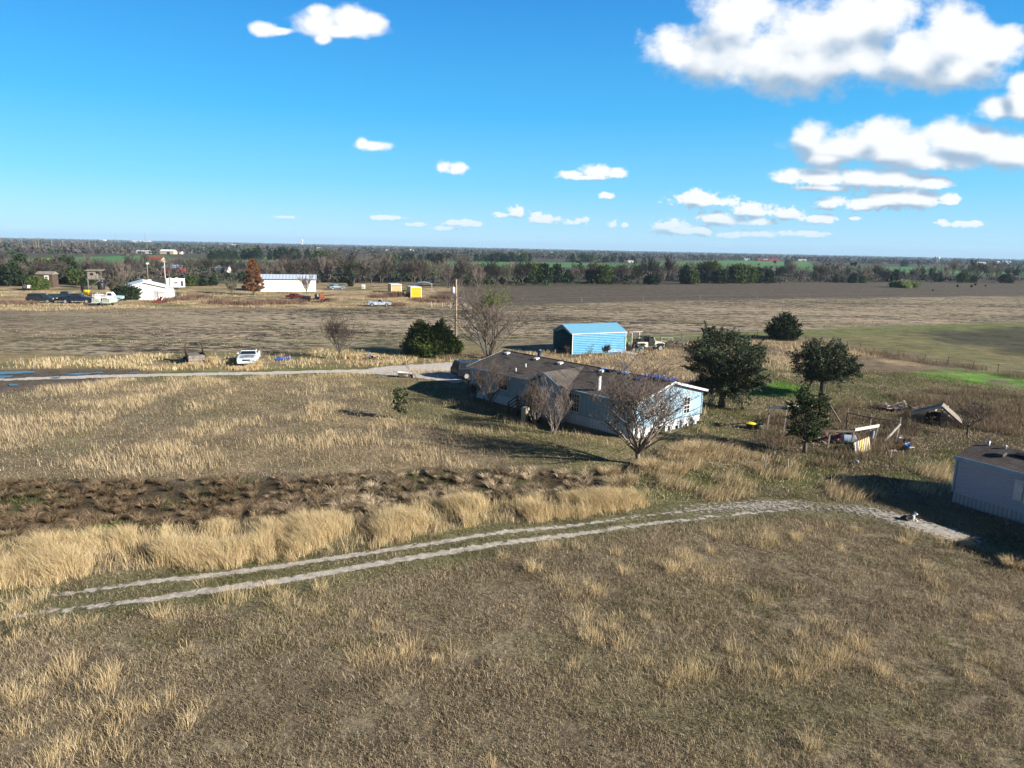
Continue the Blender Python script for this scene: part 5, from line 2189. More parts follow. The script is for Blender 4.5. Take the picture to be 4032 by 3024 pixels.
def wheel(parent, x, y, r, w=0.22, rim=M_RIM):
	M = Matrix.Rotation(math.pi / 2, 3, 'X')
	t = MB()
	t.lathe([(r * 0.62, -w / 2), (r * 0.92, -w / 2), (r, -w * 0.32), (r, w * 0.32), (r * 0.92, w / 2), (r * 0.62, w / 2)], (x, y, r), 20, M=M)
	o = t.build('wheel', M_TYRE, parent, smooth=False)
	k = MB()
	s = 1 if y > 0 else -1
	k.lathe([(0.01, -w * 0.40), (r * 0.62, -w * 0.42), (r * 0.62, w * 0.42), (0.01, w * 0.40)], (x, y, r), 16, M=M)
	for j in range(5):
		a = j * 2 * math.pi / 5
		k.box((x + math.cos(a) * r * 0.33, y + s * w * 0.40, r + math.sin(a) * r * 0.33), (r * 0.5, 0.03, r * 0.12), M=Matrix.Rotation(-a, 3, 'Y'))
	k.build('rim', rim, o)
	return o


def arch(xc, r, zsill, n=9):
	"""points of a wheel-arch cut in a side profile, running +x to -x along the sill"""
	return [(xc + r * math.cos(a), max(zsill, r * 0.88 + r * math.sin(a) * 1.0)) for a in np.linspace(0, math.pi, n)]


def side_panel(mb, quad, off):
	"""pane on both sides: quad of (x, y, z) on the +y side pushed out a little"""
	for s in (1, -1):
		q = [(p[0], s * (p[1] + off), p[2]) for p in quad]
		q2 = [(p[0], s * (p[1] + off - 0.02), p[2]) for p in quad]
		mb.add(q + q2, [(0, 1, 2, 3), (7, 6, 5, 4), (0, 4, 5, 1), (1, 5, 6, 2), (2, 6, 7, 3), (3, 7, 4, 0)])


def car(label, loc, rz, body, L=4.7, Wd=1.85, hood=1.0, deck=1.05, roof=1.75, sill=0.35, wr=0.36, xf=1.35, xr=-1.4, cab=(0.95, 0.35, -2.0, -2.25), kind='suv', name='parked_car', cat='car', s=1.0, group=None, roofm=None, hoodm=None, rim=M_RIM, bedm=None, nose=0.10, glass=M_CARGLASS):
	"""cab = x of windscreen foot, windscreen top, rear window top, rear window foot"""
	o = thing(name, label, cat, (loc[0], loc[1], tz(loc[0], loc[1]) if len(loc) < 3 else loc[2]), rz, group, s)
	h2 = L / 2
	cw, ct, rt, rf = cab
	ra = wr * 1.16
	low = [(-h2 + 0.05, sill + 0.06), (-h2, sill + 0.3), (-h2 + 0.03, deck - 0.05), (-h2 + 0.12, deck)]
	low += [(rf, deck + 0.01), (cw, hood + 0.02), (cw + (h2 - cw) * 0.55, hood - 0.02), (h2 - nose, hood - 0.14), (h2, hood - 0.32), (h2 - 0.02, sill + 0.1), (h2 - 0.12, sill)]
	poly = low + arch(xf, ra, sill) + arch(xr, ra, sill)
	b = MB()
	b.prism(poly, 'y', -Wd / 2, Wd / 2)
	# cabin with tumblehome
	base = [(cw, Wd / 2 - 0.04, hood), (rf, Wd / 2 - 0.04, deck - 0.02)]
	top = [(ct, Wd / 2 - 0.20, roof), (rt, Wd / 2 - 0.20, roof - 0.02)]
	v = [(base[0][0], base[0][1], base[0][2] - 0.05), (base[1][0], base[1][1], base[1][2] - 0.05), (base[1][0], -base[1][1], base[1][2] - 0.05), (base[0][0], -base[0][1], base[0][2] - 0.05),
		 (top[0][0], top[0][1], top[0][2]), (top[1][0], top[1][1], top[1][2]), (top[1][0], -top[1][1], top[1][2]), (top[0][0], -top[0][1], top[0][2])]
	b.add(v, [(4, 5, 6, 7), (0, 1, 5, 4), (1, 2, 6, 5), (2, 3, 7, 6), (3, 0, 4, 7)])
	b.build('body', body, o, bevel=0.04)
	if roofm:
		r = MB()
		r.box(((ct + rt) / 2, 0, roof + 0.006), (abs(ct - rt) * 0.94, Wd - 0.5, 0.02))
		r.build('roof_panel', roofm, o)
	if hoodm:
		r = MB()
		r.add([(cw + 0.12, Wd * 0.36, hood + 0.022), (cw + (h2 - cw) * 0.55, Wd * 0.38, hood - 0.01), (h2 - nose - 0.08, Wd * 0.36, hood - 0.115), (h2 - nose - 0.08, -Wd * 0.36, hood - 0.115), (cw + (h2 - cw) * 0.55, -Wd * 0.38, hood - 0.01), (cw + 0.12, -Wd * 0.36, hood + 0.022)], [(0, 1, 4, 5), (1, 2, 3, 4)])
		r.build('bonnet_panel', hoodm, o, fix=False)

	def on_side(x, z):
		t = (z - hood) / (roof - hood)
		return (x, (Wd / 2 - 0.04) + t * (-0.16), z)
	zl, zh = max(hood, deck) + 0.06, roof - 0.1

	def xat(t, f, tp):
		return f + (tp - f) * t
	tl, th = (zl - hood) / (roof - hood), (zh - hood) / (roof - hood)
	fl, fh = xat(tl, cw, ct) - 0.12, xat(th, cw, ct) - 0.10
	bl, bh = xat(tl, rf, rt) + 0.12, xat(th, rf, rt) + 0.10
	nwin = 1 if kind == 'pickup1' else (2 if kind in ('pickup', 'coupe') else 3)
	if kind == 'sedan':
		nwin = 2
	for k in range(nwin):
		a0, a1 = k / nwin, (k + 1) / nwin
		g = 0.05
		q = [on_side(fl + (bl - fl) * a0 - (g if k else 0), zl), on_side(fl + (bl - fl) * a1 + g * 0, zl), on_side(fh + (bh - fh) * a1, zh), on_side(fh + (bh - fh) * a0 - (g if k else 0), zh)]
		for s_ in (1, -1):
			m = MB()
			q1 = [(p[0], s_ * (p[1] + 0.010), p[2]) for p in q]
			q2 = [(p[0], s_ * (p[1] - 0.01), p[2]) for p in q]
			m.add(q1 + q2, [(0, 1, 2, 3), (7, 6, 5, 4), (0, 4, 5, 1), (1, 5, 6, 2), (2, 6, 7, 3), (3, 7, 4, 0)])
			m.build('side_window', glass, o)

	def screen(nm, f, tp, zf, sgn):
		m = MB()
		za, zb = zf + 0.07, roof - 0.07
		ta, tb = (za - zf) / (roof - zf), (zb - zf) / (roof - zf)
		xa, xb = xat(ta, f, tp) + 0.014 * sgn, xat(tb, f, tp) + 0.014 * sgn
		ya, yb = Wd / 2 - 0.12 - 0.16 * ta, Wd / 2 - 0.12 - 0.16 * tb
		m.add([(xa, ya, za), (xa, -ya, za), (xb, -yb, zb), (xb, yb, zb), (xa - 0.02 * sgn, ya, za), (xa - 0.02 * sgn, -ya, za), (xb - 0.02 * sgn, -yb, zb), (xb - 0.02 * sgn, yb, zb)], [(0, 1, 2, 3), (7, 6, 5, 4), (0, 4, 5, 1), (1, 5, 6, 2), (2, 6, 7, 3), (3, 7, 4, 0)])
		m.build(nm, glass, o)
	screen('windscreen', cw, ct, hood, 1)
	screen('rear_window', rf, rt, deck, -1)
	for x in (xf, xr):
		for y in (Wd / 2 - 0.12, -Wd / 2 + 0.12):
			wheel(o, x, y, wr, rim=rim)
	for y in (Wd * 0.36, -Wd * 0.36):
		m = MB()
		m.ell((h2 - nose * 0.35, y, hood - 0.27), (0.07, Wd * 0.10, 0.085), 10, 6)
		m.build('headlight', M_LAMP, o, smooth=True)
		m = MB()
		m.box((-h2 + 0.01, y * 1.15, deck - 0.22), (0.06, 0.16, 0.24))
		m.build('tail_light', M_TAIL, o)
	m = MB()
	m.box((h2 + 0.0, 0, sill + 0.16), (0.12, Wd * 0.94, 0.17))
	m.build('bumper', M_CHROME if kind.startswith('pickup') else body, o, bevel=0.03)
	m = MB()
	m.box((h2 - 0.03, 0, hood - 0.30), (0.08, Wd * 0.42, 0.16))
	m.build('grille', M_BLACK, o)
	if kind.startswith('pickup'):
		m = MB()
		x0, x1 = -h2 + 0.10, rf - 0.08
		m.box(((x0 + x1) / 2, 0, deck - 0.0), (x1 - x0, Wd - 0.28, 0.045))
		m.build('bed_liner', bedm or M_BLACK, o)
		for y in (Wd / 2 - 0.06, -Wd / 2 + 0.06):
			m = MB()
			m.box(((x0 + x1) / 2, y, deck + 0.05), (x1 - x0 + 0.12, 0.1, 0.12))
			m.build('bed_rail', body, o)
		m = MB()
		m.box((-h2 + 0.06, 0, deck + 0.05), (0.1, Wd - 0.2, 0.12))
		m.build('tailgate', body, o)
	for y in (Wd / 2 + 0.09, -Wd / 2 - 0.09):
		m = MB()
		m.box((cw - 0.28, y, hood + 0.14), (0.1, 0.18, 0.15))
		m.build('mirror', body, o, bevel=0.02)
	return o


def mid(a, b):
	return ((a[0] + b[0]) / 2, (a[1] + b[1]) / 2)


def heading(a, b):
	return math.atan2(b[1] - a[1], b[0] - a[0])


# black SUV at the far end of the house, seen from the rear quarter
x, y = P(1838, 1492)
car('black estate car parked on the gravel at the far end of the house', (x + 0.9, y + 0.9), R(28), paint('black_paint', (0.010, 0.014, 0.022), 0.3), L=5.0, Wd=1.98, hood=1.08, deck=1.16, roof=1.84, sill=0.4, wr=0.38, xf=1.5, xr=-1.5, cab=(1.0, 0.35, -2.2, -2.42), kind='suv', roofm=paint('black_blue_paint', (0.02, 0.035, 0.06), 0.25))
# cars in the left farmyard
a, b = P(125, 1192), P(207, 1193)
car('dark grey estate car at the left end of the parked cars', mid(a, b), heading(a, b), paint('charcoal_paint', (0.028, 0.034, 0.042), 0.3), L=4.8, Wd=1.9, hood=1.12, deck=1.18, roof=1.8, sill=0.42, wr=0.40, xf=1.42, xr=-1.4, cab=(1.0, 0.25, -1.95, -2.25), kind='suv', s=1.12)
a, b = P(258, 1194), P(350, 1194)
car('navy blue pickup truck, the nearer one of the parked pickups', mid(a, b), heading(a, b), paint('navy_paint', (0.012, 0.018, 0.042), 0.3), L=5.7, Wd=1.98, hood=1.22, deck=1.18, roof=1.9, sill=0.5, wr=0.41, xf=1.85, xr=-1.75, cab=(1.25, 0.65, -0.85, -0.98), kind='pickup', name='pickup_truck', cat='pickup', s=1.1)
a, b = P(216, 1183), P(300, 1183)
car('dark green pickup truck with silver lower door, behind the navy one', mid(a, b), heading(a, b), paint('dark_green_paint', (0.022, 0.042, 0.046), 0.3), L=5.6, Wd=1.95, hood=1.2, deck=1.16, roof=1.86, sill=0.5, wr=0.42, xf=1.8, xr=-1.7, cab=(1.15, 0.55, -0.55, -0.68), kind='pickup1', name='pickup_truck', cat='pickup', s=1.1)
# cars in the long-grass yard
a, b = P(1300, 1140), P(1348, 1139)
car('silver-blue saloon car parked right of the long white building', mid(a, b), heading(a, b), paint('silver_blue_paint', (0.18, 0.26, 0.36), 0.25), L=4.8, Wd=1.8, hood=0.88, deck=0.92, roof=1.38, sill=0.25, wr=0.33, xf=1.45, xr=-1.4, cab=(0.85, 0.15, -1.0, -1.6), kind='sedan', s=1.05)
a, b = P(1138, 1176), P(1192, 1178)
car('old red car with its bonnet gone in front of the long white building', mid(a, b), heading(a, b), paint('faded_red_paint', (0.25, 0.035, 0.04), 0.5), L=4.6, Wd=1.8, hood=0.9, deck=0.92, roof=1.36, sill=0.22, wr=0.32, xf=1.4, xr=-1.35, cab=(0.75, 0.1, -1.0, -1.6), kind='sedan', s=1.0, hoodm=M_BLACK)
a, b = P(1460, 1206), P(1526, 1206)
car('battered white and blue pickup truck with loaded bed at the field edge', mid(a, b), heading(a, b), paint('faded_white_blue_paint', (0.50, 0.54, 0.60), 0.5, (0.08, 0.14, 0.24)), L=5.2, Wd=1.8, hood=1.0, deck=1.0, roof=1.62, sill=0.38, wr=0.34, xf=1.55, xr=-1.6, cab=(0.85, 0.35, -0.35, -0.5), kind='pickup1', name='pickup_truck', cat='pickup', s=1.0, bedm=M_RUSTY)
# light blue and white junk coupe
x, y = P(945, 1441)
car('pale blue and white derelict coupe with maroon roof by the driveway', (x + 0.2, y + 2.2), R(-76), paint('chalky_pale_blue', (0.62, 0.72, 0.78), 0.5, (0.46, 0.56, 0.64)), L=4.75, Wd=1.9, hood=0.95, deck=0.98, roof=1.36, sill=0.22, wr=0.33, xf=1.5, xr=-1.35, cab=(0.55, -0.1, -0.95, -1.7), kind='coupe', roofm=paint('maroon_roof', (0.14, 0.03, 0.035), 0.6), hoodm=paint('patchy_hood', (0.45, 0.52, 0.58), 0.5, (0.10, 0.10, 0.13)), s=1.05)


def flatbed_truck():
	a, b = P(400, 1186), P(470, 1186)
	m0 = mid(a, b)
	o = thing('flatbed_truck', 'old white and pale blue pickup with stake sides half behind the juniper bush', 'truck', (m0[0], m0[1], 0), heading(a, b), None, 1.1)
	bl = paint('light_blue_truck_paint', (0.34, 0.48, 0.58), 0.5)
	b = MB()
	b.prism([(0.55, 0.5), (2.4, 0.5), (2.45, 1.05), (1.35, 1.15), (0.55, 1.12)], 'y', -0.85, 0.85)
	b.build('hood', bl, o, bevel=0.06)
	b = MB()
	b.prism([(-0.5, 0.5), (0.75, 0.5), (0.9, 1.15), (0.45, 1.85), (-0.45, 1.85), (-0.5, 1.1)], 'y', -0.88, 0.88)
	b.build('cab', M_WHITEB, o, bevel=0.08)
	for s in (-1, 1):
		w = MB()
		w.box((0.12, s * 0.885, 1.42), (0.8, 0.03, 0.5))
		w.build('side_window', M_CARGLASS, o)
	b = MB()
	b.box((-1.75, 0, 0.72), (2.4, 1.9, 0.14))
	b.build('bed', M_WHITEB, o)
	for s in (-1, 1):
		r = MB()
		for k in range(6):
			r.box((-2.9 + k * 0.46, s * 0.93, 1.05), (0.06, 0.05, 0.55))
		for z in (0.95, 1.3):
			r.box((-1.75, s * 0.95, z), (2.4, 0.05, 0.12))
		r.build('stake_side', M_WHITEB, o)
	for x in (1.65, -1.7):
		for y in (-0.78, 0.78):
			wheel(o, x, y, 0.38)


flatbed_truck()


def jeep():
	a, b = P(2516, 1379), P(2590, 1379)
	m0 = mid(a, b)
	o = thing('off_road_car', 'open-topped white off-road car with black doors beside the blue shed', 'car', (m0[0], m0[1], tz(*m0)), heading(a, b) + 0.06, None, 1.12)
	wb = 1.2
	wh = paint('dusty_white_paint', (0.68, 0.66, 0.60), 0.5)
	b = MB()
	poly = [(-1.72, 0.55), (-1.72, 1.12), (-0.35, 1.12), (-0.30, 0.72), (0.42, 0.72), (0.50, 1.10), (0.58, 1.16), (1.75, 1.02), (1.80, 0.60), (1.66, 0.55)] + arch(wb, 0.47, 0.55) + arch(-wb, 0.47, 0.55)
	b.prism(poly, 'y', -0.72, 0.72)
	b.build('body', wh, o, bevel=0.03)
	for s in (-1, 1):
		f = MB()
		f.prism([(0.72, 0.72), (0.92, 0.98), (1.5, 0.98), (1.78, 0.72), (1.74, 0.68), (1.46, 0.92), (0.96, 0.92), (0.76, 0.68)], 'y', s * 0.72, s * 0.98)
		f.build('fender', M_BLACK, o)
		f = MB()
		f.prism([(-1.76, 0.78), (-1.5, 0.99), (-0.92, 0.99), (-0.72, 0.82), (-0.76, 0.78), (-0.94, 0.93), (-1.46, 0.93), (-1.7, 0.74)], 'y', s * 0.72, s * 0.96)
		f.build('fender', M_BLACK, o)
		d = MB()
		d.prism([(-0.30, 0.60), (0.44, 0.60), (0.52, 1.12), (0.30, 1.62), (-0.28, 1.62), (-0.34, 1.1)], 'y', s * 0.725, s * 0.765)
		d.build('door', mat('dark_green_black_door', (0.035, 0.045, 0.04), (0.02, 0.025, 0.022), scale=3, rough=0.4), o)
	w = MB()
	for s in (-1, 1):
		w.beam((0.58, s * 0.70, 1.14), (0.36, s * 0.66, 1.68), 0.07)
	w.beam((0.36, -0.69, 1.68), (0.36, 0.69, 1.68), 0.07)
	wo = w.build('windscreen_frame', wh, o)
	g = MB()
	g.add([(0.57, 0.66, 1.18), (0.57, -0.66, 1.18), (0.375, -0.63, 1.64), (0.375, 0.63, 1.64), (0.55, 0.66, 1.18), (0.55, -0.66, 1.18), (0.355, -0.63, 1.64), (0.355, 0.63, 1.64)], [(0, 1, 2, 3), (7, 6, 5, 4), (0, 4, 5, 1), (1, 5, 6, 2), (2, 6, 7, 3), (3, 7, 4, 0)])
	g.build('pane', M_CARGLASS, wo)
	r = MB()
	for s in (-1, 1):
		r.tube([(-1.6, s * 0.62, 1.1), (-1.15, s * 0.62, 1.72), (0.34, s * 0.62, 1.72)], 0.045, 6)
		r.tube([(-0.45, s * 0.62, 1.1), (-0.45, s * 0.62, 1.72)], 0.045, 6)
	for x in (-1.15, -0.45):
		r.tube([(x, -0.62, 1.72), (x, 0.62, 1.72)], 0.045, 6)
	r.build('roll_cage', M_BLACK, o)
	s_ = MB()
	for y in (-0.35, 0.35):
		s_.box((-0.25, y, 0.92), (0.5, 0.5, 0.2))
		s_.box((-0.52, y, 1.28), (0.14, 0.5, 0.65))
	s_.box((-1.2, 0, 1.25), (0.7, 1.1, 0.35))
	s_.build('seats', M_BLACK, o)
	for x in (wb, -wb):
		for y in (-0.80, 0.80):
			wheel(o, x, y, 0.40, 0.26, rim=M_GREYP)
	M = Matrix.Rotation(math.pi / 2, 3, 'Y')
	t = MB()
	t.lathe([(0.01, -0.11), (0.36, -0.11), (0.40, -0.06), (0.40, 0.06), (0.36, 0.11), (0.01, 0.11)], (-1.86, 0, 1.10), 18, M=M)
	t.build('spare_wheel', M_TYRE, o)
	for y in (-0.42, 0.42):
		h = MB()
		h.ell((1.79, y, 0.86), (0.05, 0.1, 0.1), 10, 6)
		h.build('headlight', M_LAMP, o, smooth=True)
	h = MB()
	h.box((1.9, 0, 0.56), (0.14, 1.4, 0.14))
	h.build('bumper', M_BLACK, o)


jeep()


def mowers():
	for (px, py, m, lab, s) in ((2487, 1381, paint('mower_red', (0.22, 0.02, 0.03), 0.4), 'small red ride-on mower between the shed and the off-road car', 1.0), (2505, 1384, paint('mower_teal', (0.02, 0.10, 0.11), 0.4), 'small teal ride-on mower beside the red one', 0.85)):
		x, y = P(px, py)
		o = thing('ride_on_mower', lab, 'mower', (x, y, tz(x, y)), 0.2, None, s)
		b = MB()
		b.prism([(-0.85, 0.35), (0.9, 0.35), (0.95, 0.75), (0.25, 0.9), (0.1, 0.55), (-0.3, 0.55), (-0.8, 0.68)], 'y', -0.35, 0.35)
		b.build('body', m, o, bevel=0.05)
		c = MB()
		c.box((-0.45, 0, 0.74), (0.42, 0.44, 0.12))
		c.box((-0.68, 0, 0.95), (0.1, 0.44, 0.4))
		c.build('seat', M_BLACK, o)
		w = MB()
		w.tube([(0.2, 0, 0.85), (0.02, 0, 1.05)], 0.03, 5)
		w.tube([(0.0, -0.16, 1.05), (0.06, 0, 1.12), (0.0, 0.16, 1.05), (-0.06, 0, 1.0), (0.0, -0.16, 1.05)], 0.02, 5)
		w.build('steering_wheel', M_BLACK, o)
		for x_ in (0.6, -0.55):
			for y_ in (-0.42, 0.42):
				wheel(o, x_, y_, 0.27 if x_ > 0 else 0.36, 0.2, rim=M_GREYP)
	x, y = P(2469, 1364)
	o = thing('chair', 'bright lime green plastic chair at the corner of the blue shed', 'chair', (x, y, tz(x, y)), 0.5)
	m = mat('lime_plastic', (0.30, 0.75, 0.06), (0.22, 0.55, 0.05), scale=3, rough=0.4)
	b = MB()
	b.box((0, 0, 0.50), (0.6, 0.55, 0.06))
	b.build('seat', m, o, bevel=0.02)
	b = MB()
	b.box((-0.3, 0, 0.9), (0.06, 0.55, 0.8), M=Matrix.Rotation(-0.2, 3, 'Y'))
	b.build('backrest', m, o, bevel=0.02)
	for sx in (-0.25, 0.25):
		for sy in (-0.22, 0.22):
			b = MB()
			b.box((sx, sy, 0.235), (0.06, 0.06, 0.47))
			b.build('leg', m, o)


mowers()


def boat_trailer():
	x, y = P(112, 1142)
	o = thing('boat_on_trailer', 'small white open boat on a trailer with upright guide posts', 'boat', (x, y, 0), R(-60), None, 1.15)
	b = MB()
	st = [(-2.2, 0.85, 1.05), (-1.0, 0.95, 1.05), (0.6, 0.9, 1.08), (1.7, 0.55, 1.15), (2.3, 0.06, 1.25)]
	n0 = 0
	for (x_, w, zt) in st:
		b.v += [(x_, -w, zt), (x_, -w * 0.75, 0.62), (x_, w * 0.75, 0.62), (x_, w, zt), (x_, w * 0.86, zt - 0.02), (x_, w * 0.6, 0.72), (x_, -w * 0.6, 0.72), (x_, -w * 0.86, zt - 0.02)]
	for i in range(len(st) - 1):
		for k in range(8):
			p_, q_ = i * 8 + k, i * 8 + (k + 1) % 8
			b.f.append((p_, q_, q_ + 8, p_ + 8))
			b.m.append(0)
	b.f.append((0, 1, 2, 3))
	b.m.append(0)
	b.build('hull', M_WHITEB, o)
	t = MB()
	for s in (-1, 1):
		t.beam((-2.0, s * 0.6, 0.5), (1.6, s * 0.45, 0.5), 0.08)
	t.beam((1.6, -0.5, 0.5), (1.6, 0.5, 0.5), 0.08)
	t.beam((1.6, 0, 0.5), (3.2, 0, 0.45), 0.09)
	t.beam((-0.6, -1.0, 0.42), (-0.6, 1.0, 0.42), 0.08)
	t.build('trailer_frame', M_STEEL, o)
	for s in (-1, 1):
		g = MB()
		g.tube([(-1.9, s * 1.15, 0.5), (-1.9, s * 1.15, 2.0)], 0.07, 6)
		g.beam((-1.9, s * 0.6, 0.5), (-1.9, s * 1.15, 0.5), 0.07)
		g.build('guide_post', M_WHITEB, o)
		wheel(o, -0.6, s * 1.05, 0.32, 0.2)


boat_trailer()


def box_trailer():
	x, y = P(398, 1205)
	o = thing('utility_trailer', 'pale green slatted utility trailer seen from behind beside the white truck', 'trailer', (x, y, 0), R(3), None, 1.05)
	m = paint('pale_green_paint', (0.42, 0.50, 0.44), 0.6)
	for s in (-1, 1):
		b = MB()
		b.box((s * 0.98, 0, 1.02), (1.35, 0.06, 0.62))
		for k in range(5):
			b.box((s * 0.98 - 0.62 + k * 0.31, -0.05, 1.02), (0.05, 0.05, 0.62))
		b.build('tail_panel', m, o)
		b = MB()
		b.box((s * 1.62, 1.6, 1.02), (0.06, 3.1, 0.6))
		b.build('side_panel', m, o)
		b = MB()
		b.box((s * 0.98, -0.10, 0.66), (1.3, 0.12, 0.09))
		b.build('bumper', M_WHITEB, o)
		w = MB()
		w.lathe([(0.01, -0.12), (0.36, -0.12), (0.36, 0.12), (0.01, 0.12)], (s * 1.35, 1.8, 0.36), 16, M=Matrix.Rotation(math.pi / 2, 3, 'Y'))
		w.build('wheel', M_TYRE, o)
	b = MB()
	b.box((0, 1.6, 0.66), (3.3, 3.1, 0.1))
	b.build('floor', m, o)
	b = MB()
	b.beam((0, 3.1, 0.6), (0, 4.6, 0.5), 0.1)
	b.build('drawbar', M_STEEL, o)


box_trailer()


def skid_steer():
	x, y = P(636, 1192)
	o = thing('skid_loader', 'small rusty red skid loader facing the field in front of the white barn', 'loader', (x, y, 0), R(-92), None, 1.0)
	m = paint('rust_red_paint', (0.28, 0.07, 0.05), 0.6, (0.16, 0.05, 0.04))
	b = MB()
	b.prism([(-1.1, 0.35), (0.7, 0.35), (0.8, 0.75), (0.2, 0.95), (-0.2, 0.95), (-1.1, 1.2)], 'y', -0.55, 0.55)
	b.build('body', m, o, bevel=0.04)
	c = MB()
	for sx, sy in ((-0.5, -0.5), (-0.5, 0.5), (0.35, -0.5), (0.35, 0.5)):
		c.box((sx, sy, 1.5), (0.09, 0.09, 1.3))
	c.box((-0.08, 0, 2.18), (1.1, 1.15, 0.1))
	c.build('cage', M_RUSTY, o)
	s = MB()
	s.box((-0.25, 0, 1.1), (0.5, 0.5, 0.35))
	s.build('seat', M_BLACK, o)
	for sy in (-1, 1):
		a = MB()
		a.beam((-1.0, sy * 0.66, 1.5), (0.8, sy * 0.66, 1.05), 0.1, 0.16)
		a.beam((0.8, sy * 0.66, 1.05), (1.25, sy * 0.66, 0.4), 0.1, 0.16)
		a.build('lift_arm', M_WHITEB, o)
		for sx in (-0.75, 0.45):
			wheel(o, sx, sy * 0.72, 0.38, 0.26, rim=M_RUSTY)
	k = MB()
	k.prism([(1.2, 0.1), (1.75, 0.08), (1.7, 0.16), (1.32, 0.2), (1.3, 0.65), (1.2, 0.65)], 'y', -0.8, 0.8)
	k.build('bucket', m, o)


skid_steer()


def rusty_machine():
	x, y = P(1248, 1190)
	o = thing('wrecked_truck', 'rusty orange truck chassis with a bare frame in the tall grass', 'wreck', (x, y, 0), 0.1)
	m = paint('rust_orange', (0.42, 0.12, 0.05), 0.7, (0.22, 0.07, 0.04))
	f = MB()
	for s in (-0.45, 0.45):
		f.box((-0.3, s, 0.75), (6.0, 0.12, 0.2))
	f.build('chassis', M_BLACK, o)
	b = MB()
	b.box((-2.4, 0, 1.1), (1.7, 1.8, 0.6))
	b.build('bed', M_BLACK, o)
	c = MB()
	for s in (-0.85, 0.85):
		c.box((0.9, s, 1.5), (0.16, 0.16, 1.5))
		c.box((1.5, s, 1.5), (0.16, 0.16, 1.5))
		c.box((1.2, s, 2.2), (0.75, 0.16, 0.14))
	c.box((1.2, 0, 0.85), (1.1, 1.9, 0.3))
	c.build('frame', m, o)
	e = MB()
	e.box((0.1, 0, 1.35), (1.0, 1.1, 1.1))
	e.build('engine', M_BLACK, o)
	d = MB()
	d.ell((0.45, -0.65, 1.6), (0.35, 0.1, 0.4), 10, 6)
	d.build('fan_shroud', M_WHITEB, o)
	j = MB()
	j.beam((1.5, 0.2, 1.6), (3.8, 0.4, 1.75), 0.12, 0.16)
	j.build('boom', M_BLACK, o)
	for x_ in (-2.2, 1.4):
		for y_ in (-0.9, 0.9):
			wheel(o, x_, y_, 0.42, 0.25, rim=M_RUSTY)


rusty_machine()
# ------------------------------------------------------------------ utility pole, wires, posts
def utility_pole():
	x, y = P(1795, 1338)
	h = hgt(1795, 1338, 1100)
	o = thing('utility_pole', 'tall wooden utility pole with a grey transformer can beside the juniper', 'utility pole', (x, y, 0))
	p = MB()
	p.tube([(0, 0, -0.1), (0, 0, h * 0.5), (0, 0, h)], [0.17, 0.15, 0.12], 10)
	p.build('pole', M_POLE, o, smooth=True)
	t = MB()
	zt = h * 0.77
	t.lathe([(0.01, zt - 0.02), (0.24, zt), (0.26, zt + 0.1), (0.26, zt + 0.8), (0.22, zt + 0.88), (0.01, zt + 0.92)], (-0.42, -0.1, 0), 16)
	to = t.build('transformer', mat('pale_grey_can', (0.50, 0.55, 0.60), (0.40, 0.44, 0.48), scale=3, rough=0.4), o, smooth=True)
	b = MB()
	b.tube([(-0.42, -0.1, zt + 0.9), (-0.42, -0.1, zt + 1.25)], [0.06, 0.03], 7)
	b.build('bushing', M_STEEL, to)
	a = MB()
	a.beam((0, 0, h * 0.72), (0.55, -0.5, h * 0.70), 0.08)
	a.beam((0.45, -0.45, h * 0.70), (0.9, -0.5, h * 0.715), 0.05, 0.12)
	a.build('bracket', M_STEEL, o)
	c = MB()
	c.tube([(-0.15, -0.05, h * 0.45), (-0.2, -0.1, 0.2)], 0.035, 5)
	c.build('conduit', M_STEEL, o)
	f = MB()
	f.box((-0.35, -0.1, h * 0.6), (0.18, 0.12, 0.3))
	f.build('cutout', M_BLACK, o)
	return (x, y, h)


UP = utility_pole()


def yard_pole(px, yb, yt, m, label, lamp=False, r=0.13):
	x, y = P(px, yb)
	h = hgt(px, yb, yt)
	o = thing('utility_pole', label, 'utility pole', (x, y, 0))
	p = MB()
	p.tube([(0, 0, -0.1), (0, 0, h)], [r * 1.2, r * 0.85], 8)
	p.build('pole', m, o)
	if lamp:
		l = MB()
		l.ell((0.1, -0.2, h + 0.1), (0.38, 0.38, 0.30), 12, 8)
		l.build('lamp', M_WHITEB, o, smooth=True)
	else:
		l = MB()
		l.box((0, 0, h * 0.93), (1.0, 0.12, 0.14))
		l.build('crossarm', m, o)
	return (x, y, h)


yard_pole(586, 1138, 1040, M_POLE, 'thin pole topped by a white yard lamp behind the barn', True, 0.09)
yard_pole(653, 1130, 1024, M_WOODW, 'pale tall utility pole behind the white barn')
BP = yard_pole(670, 1142, 1062, mat('brown_pole', (0.22, 0.13, 0.09), (0.14, 0.08, 0.06), scale=4), 'brown utility pole in front of the white camper')


def wire(a, b, sag, label, r=0.03):
	m = MB()
	n = 24
	pts = []
	for i in range(n + 1):
		t = i / n
		pts.append((a[0] + (b[0] - a[0]) * t, a[1] + (b[1] - a[1]) * t, a[2] + (b[2] - a[2]) * t - sag * 4 * t * (1 - t)))
	m.tube(pts, r, 4)
	o = m.build('wire', M_STEEL)
	tag(o, label, 'wire')


wire((UP[0], UP[1], UP[2] * 0.98), (BP[0], BP[1], BP[2] * 0.95), 2.6, 'slack overhead wire from the tall pole to the brown pole by the camper')
wire((UP[0] - 0.2, UP[1], UP[2] * 0.80), (HA[0] + 1.5, HA[1] + 4.0, 3.4), 0.5, 'service wire dropping from the pole transformer to the house', 0.025)


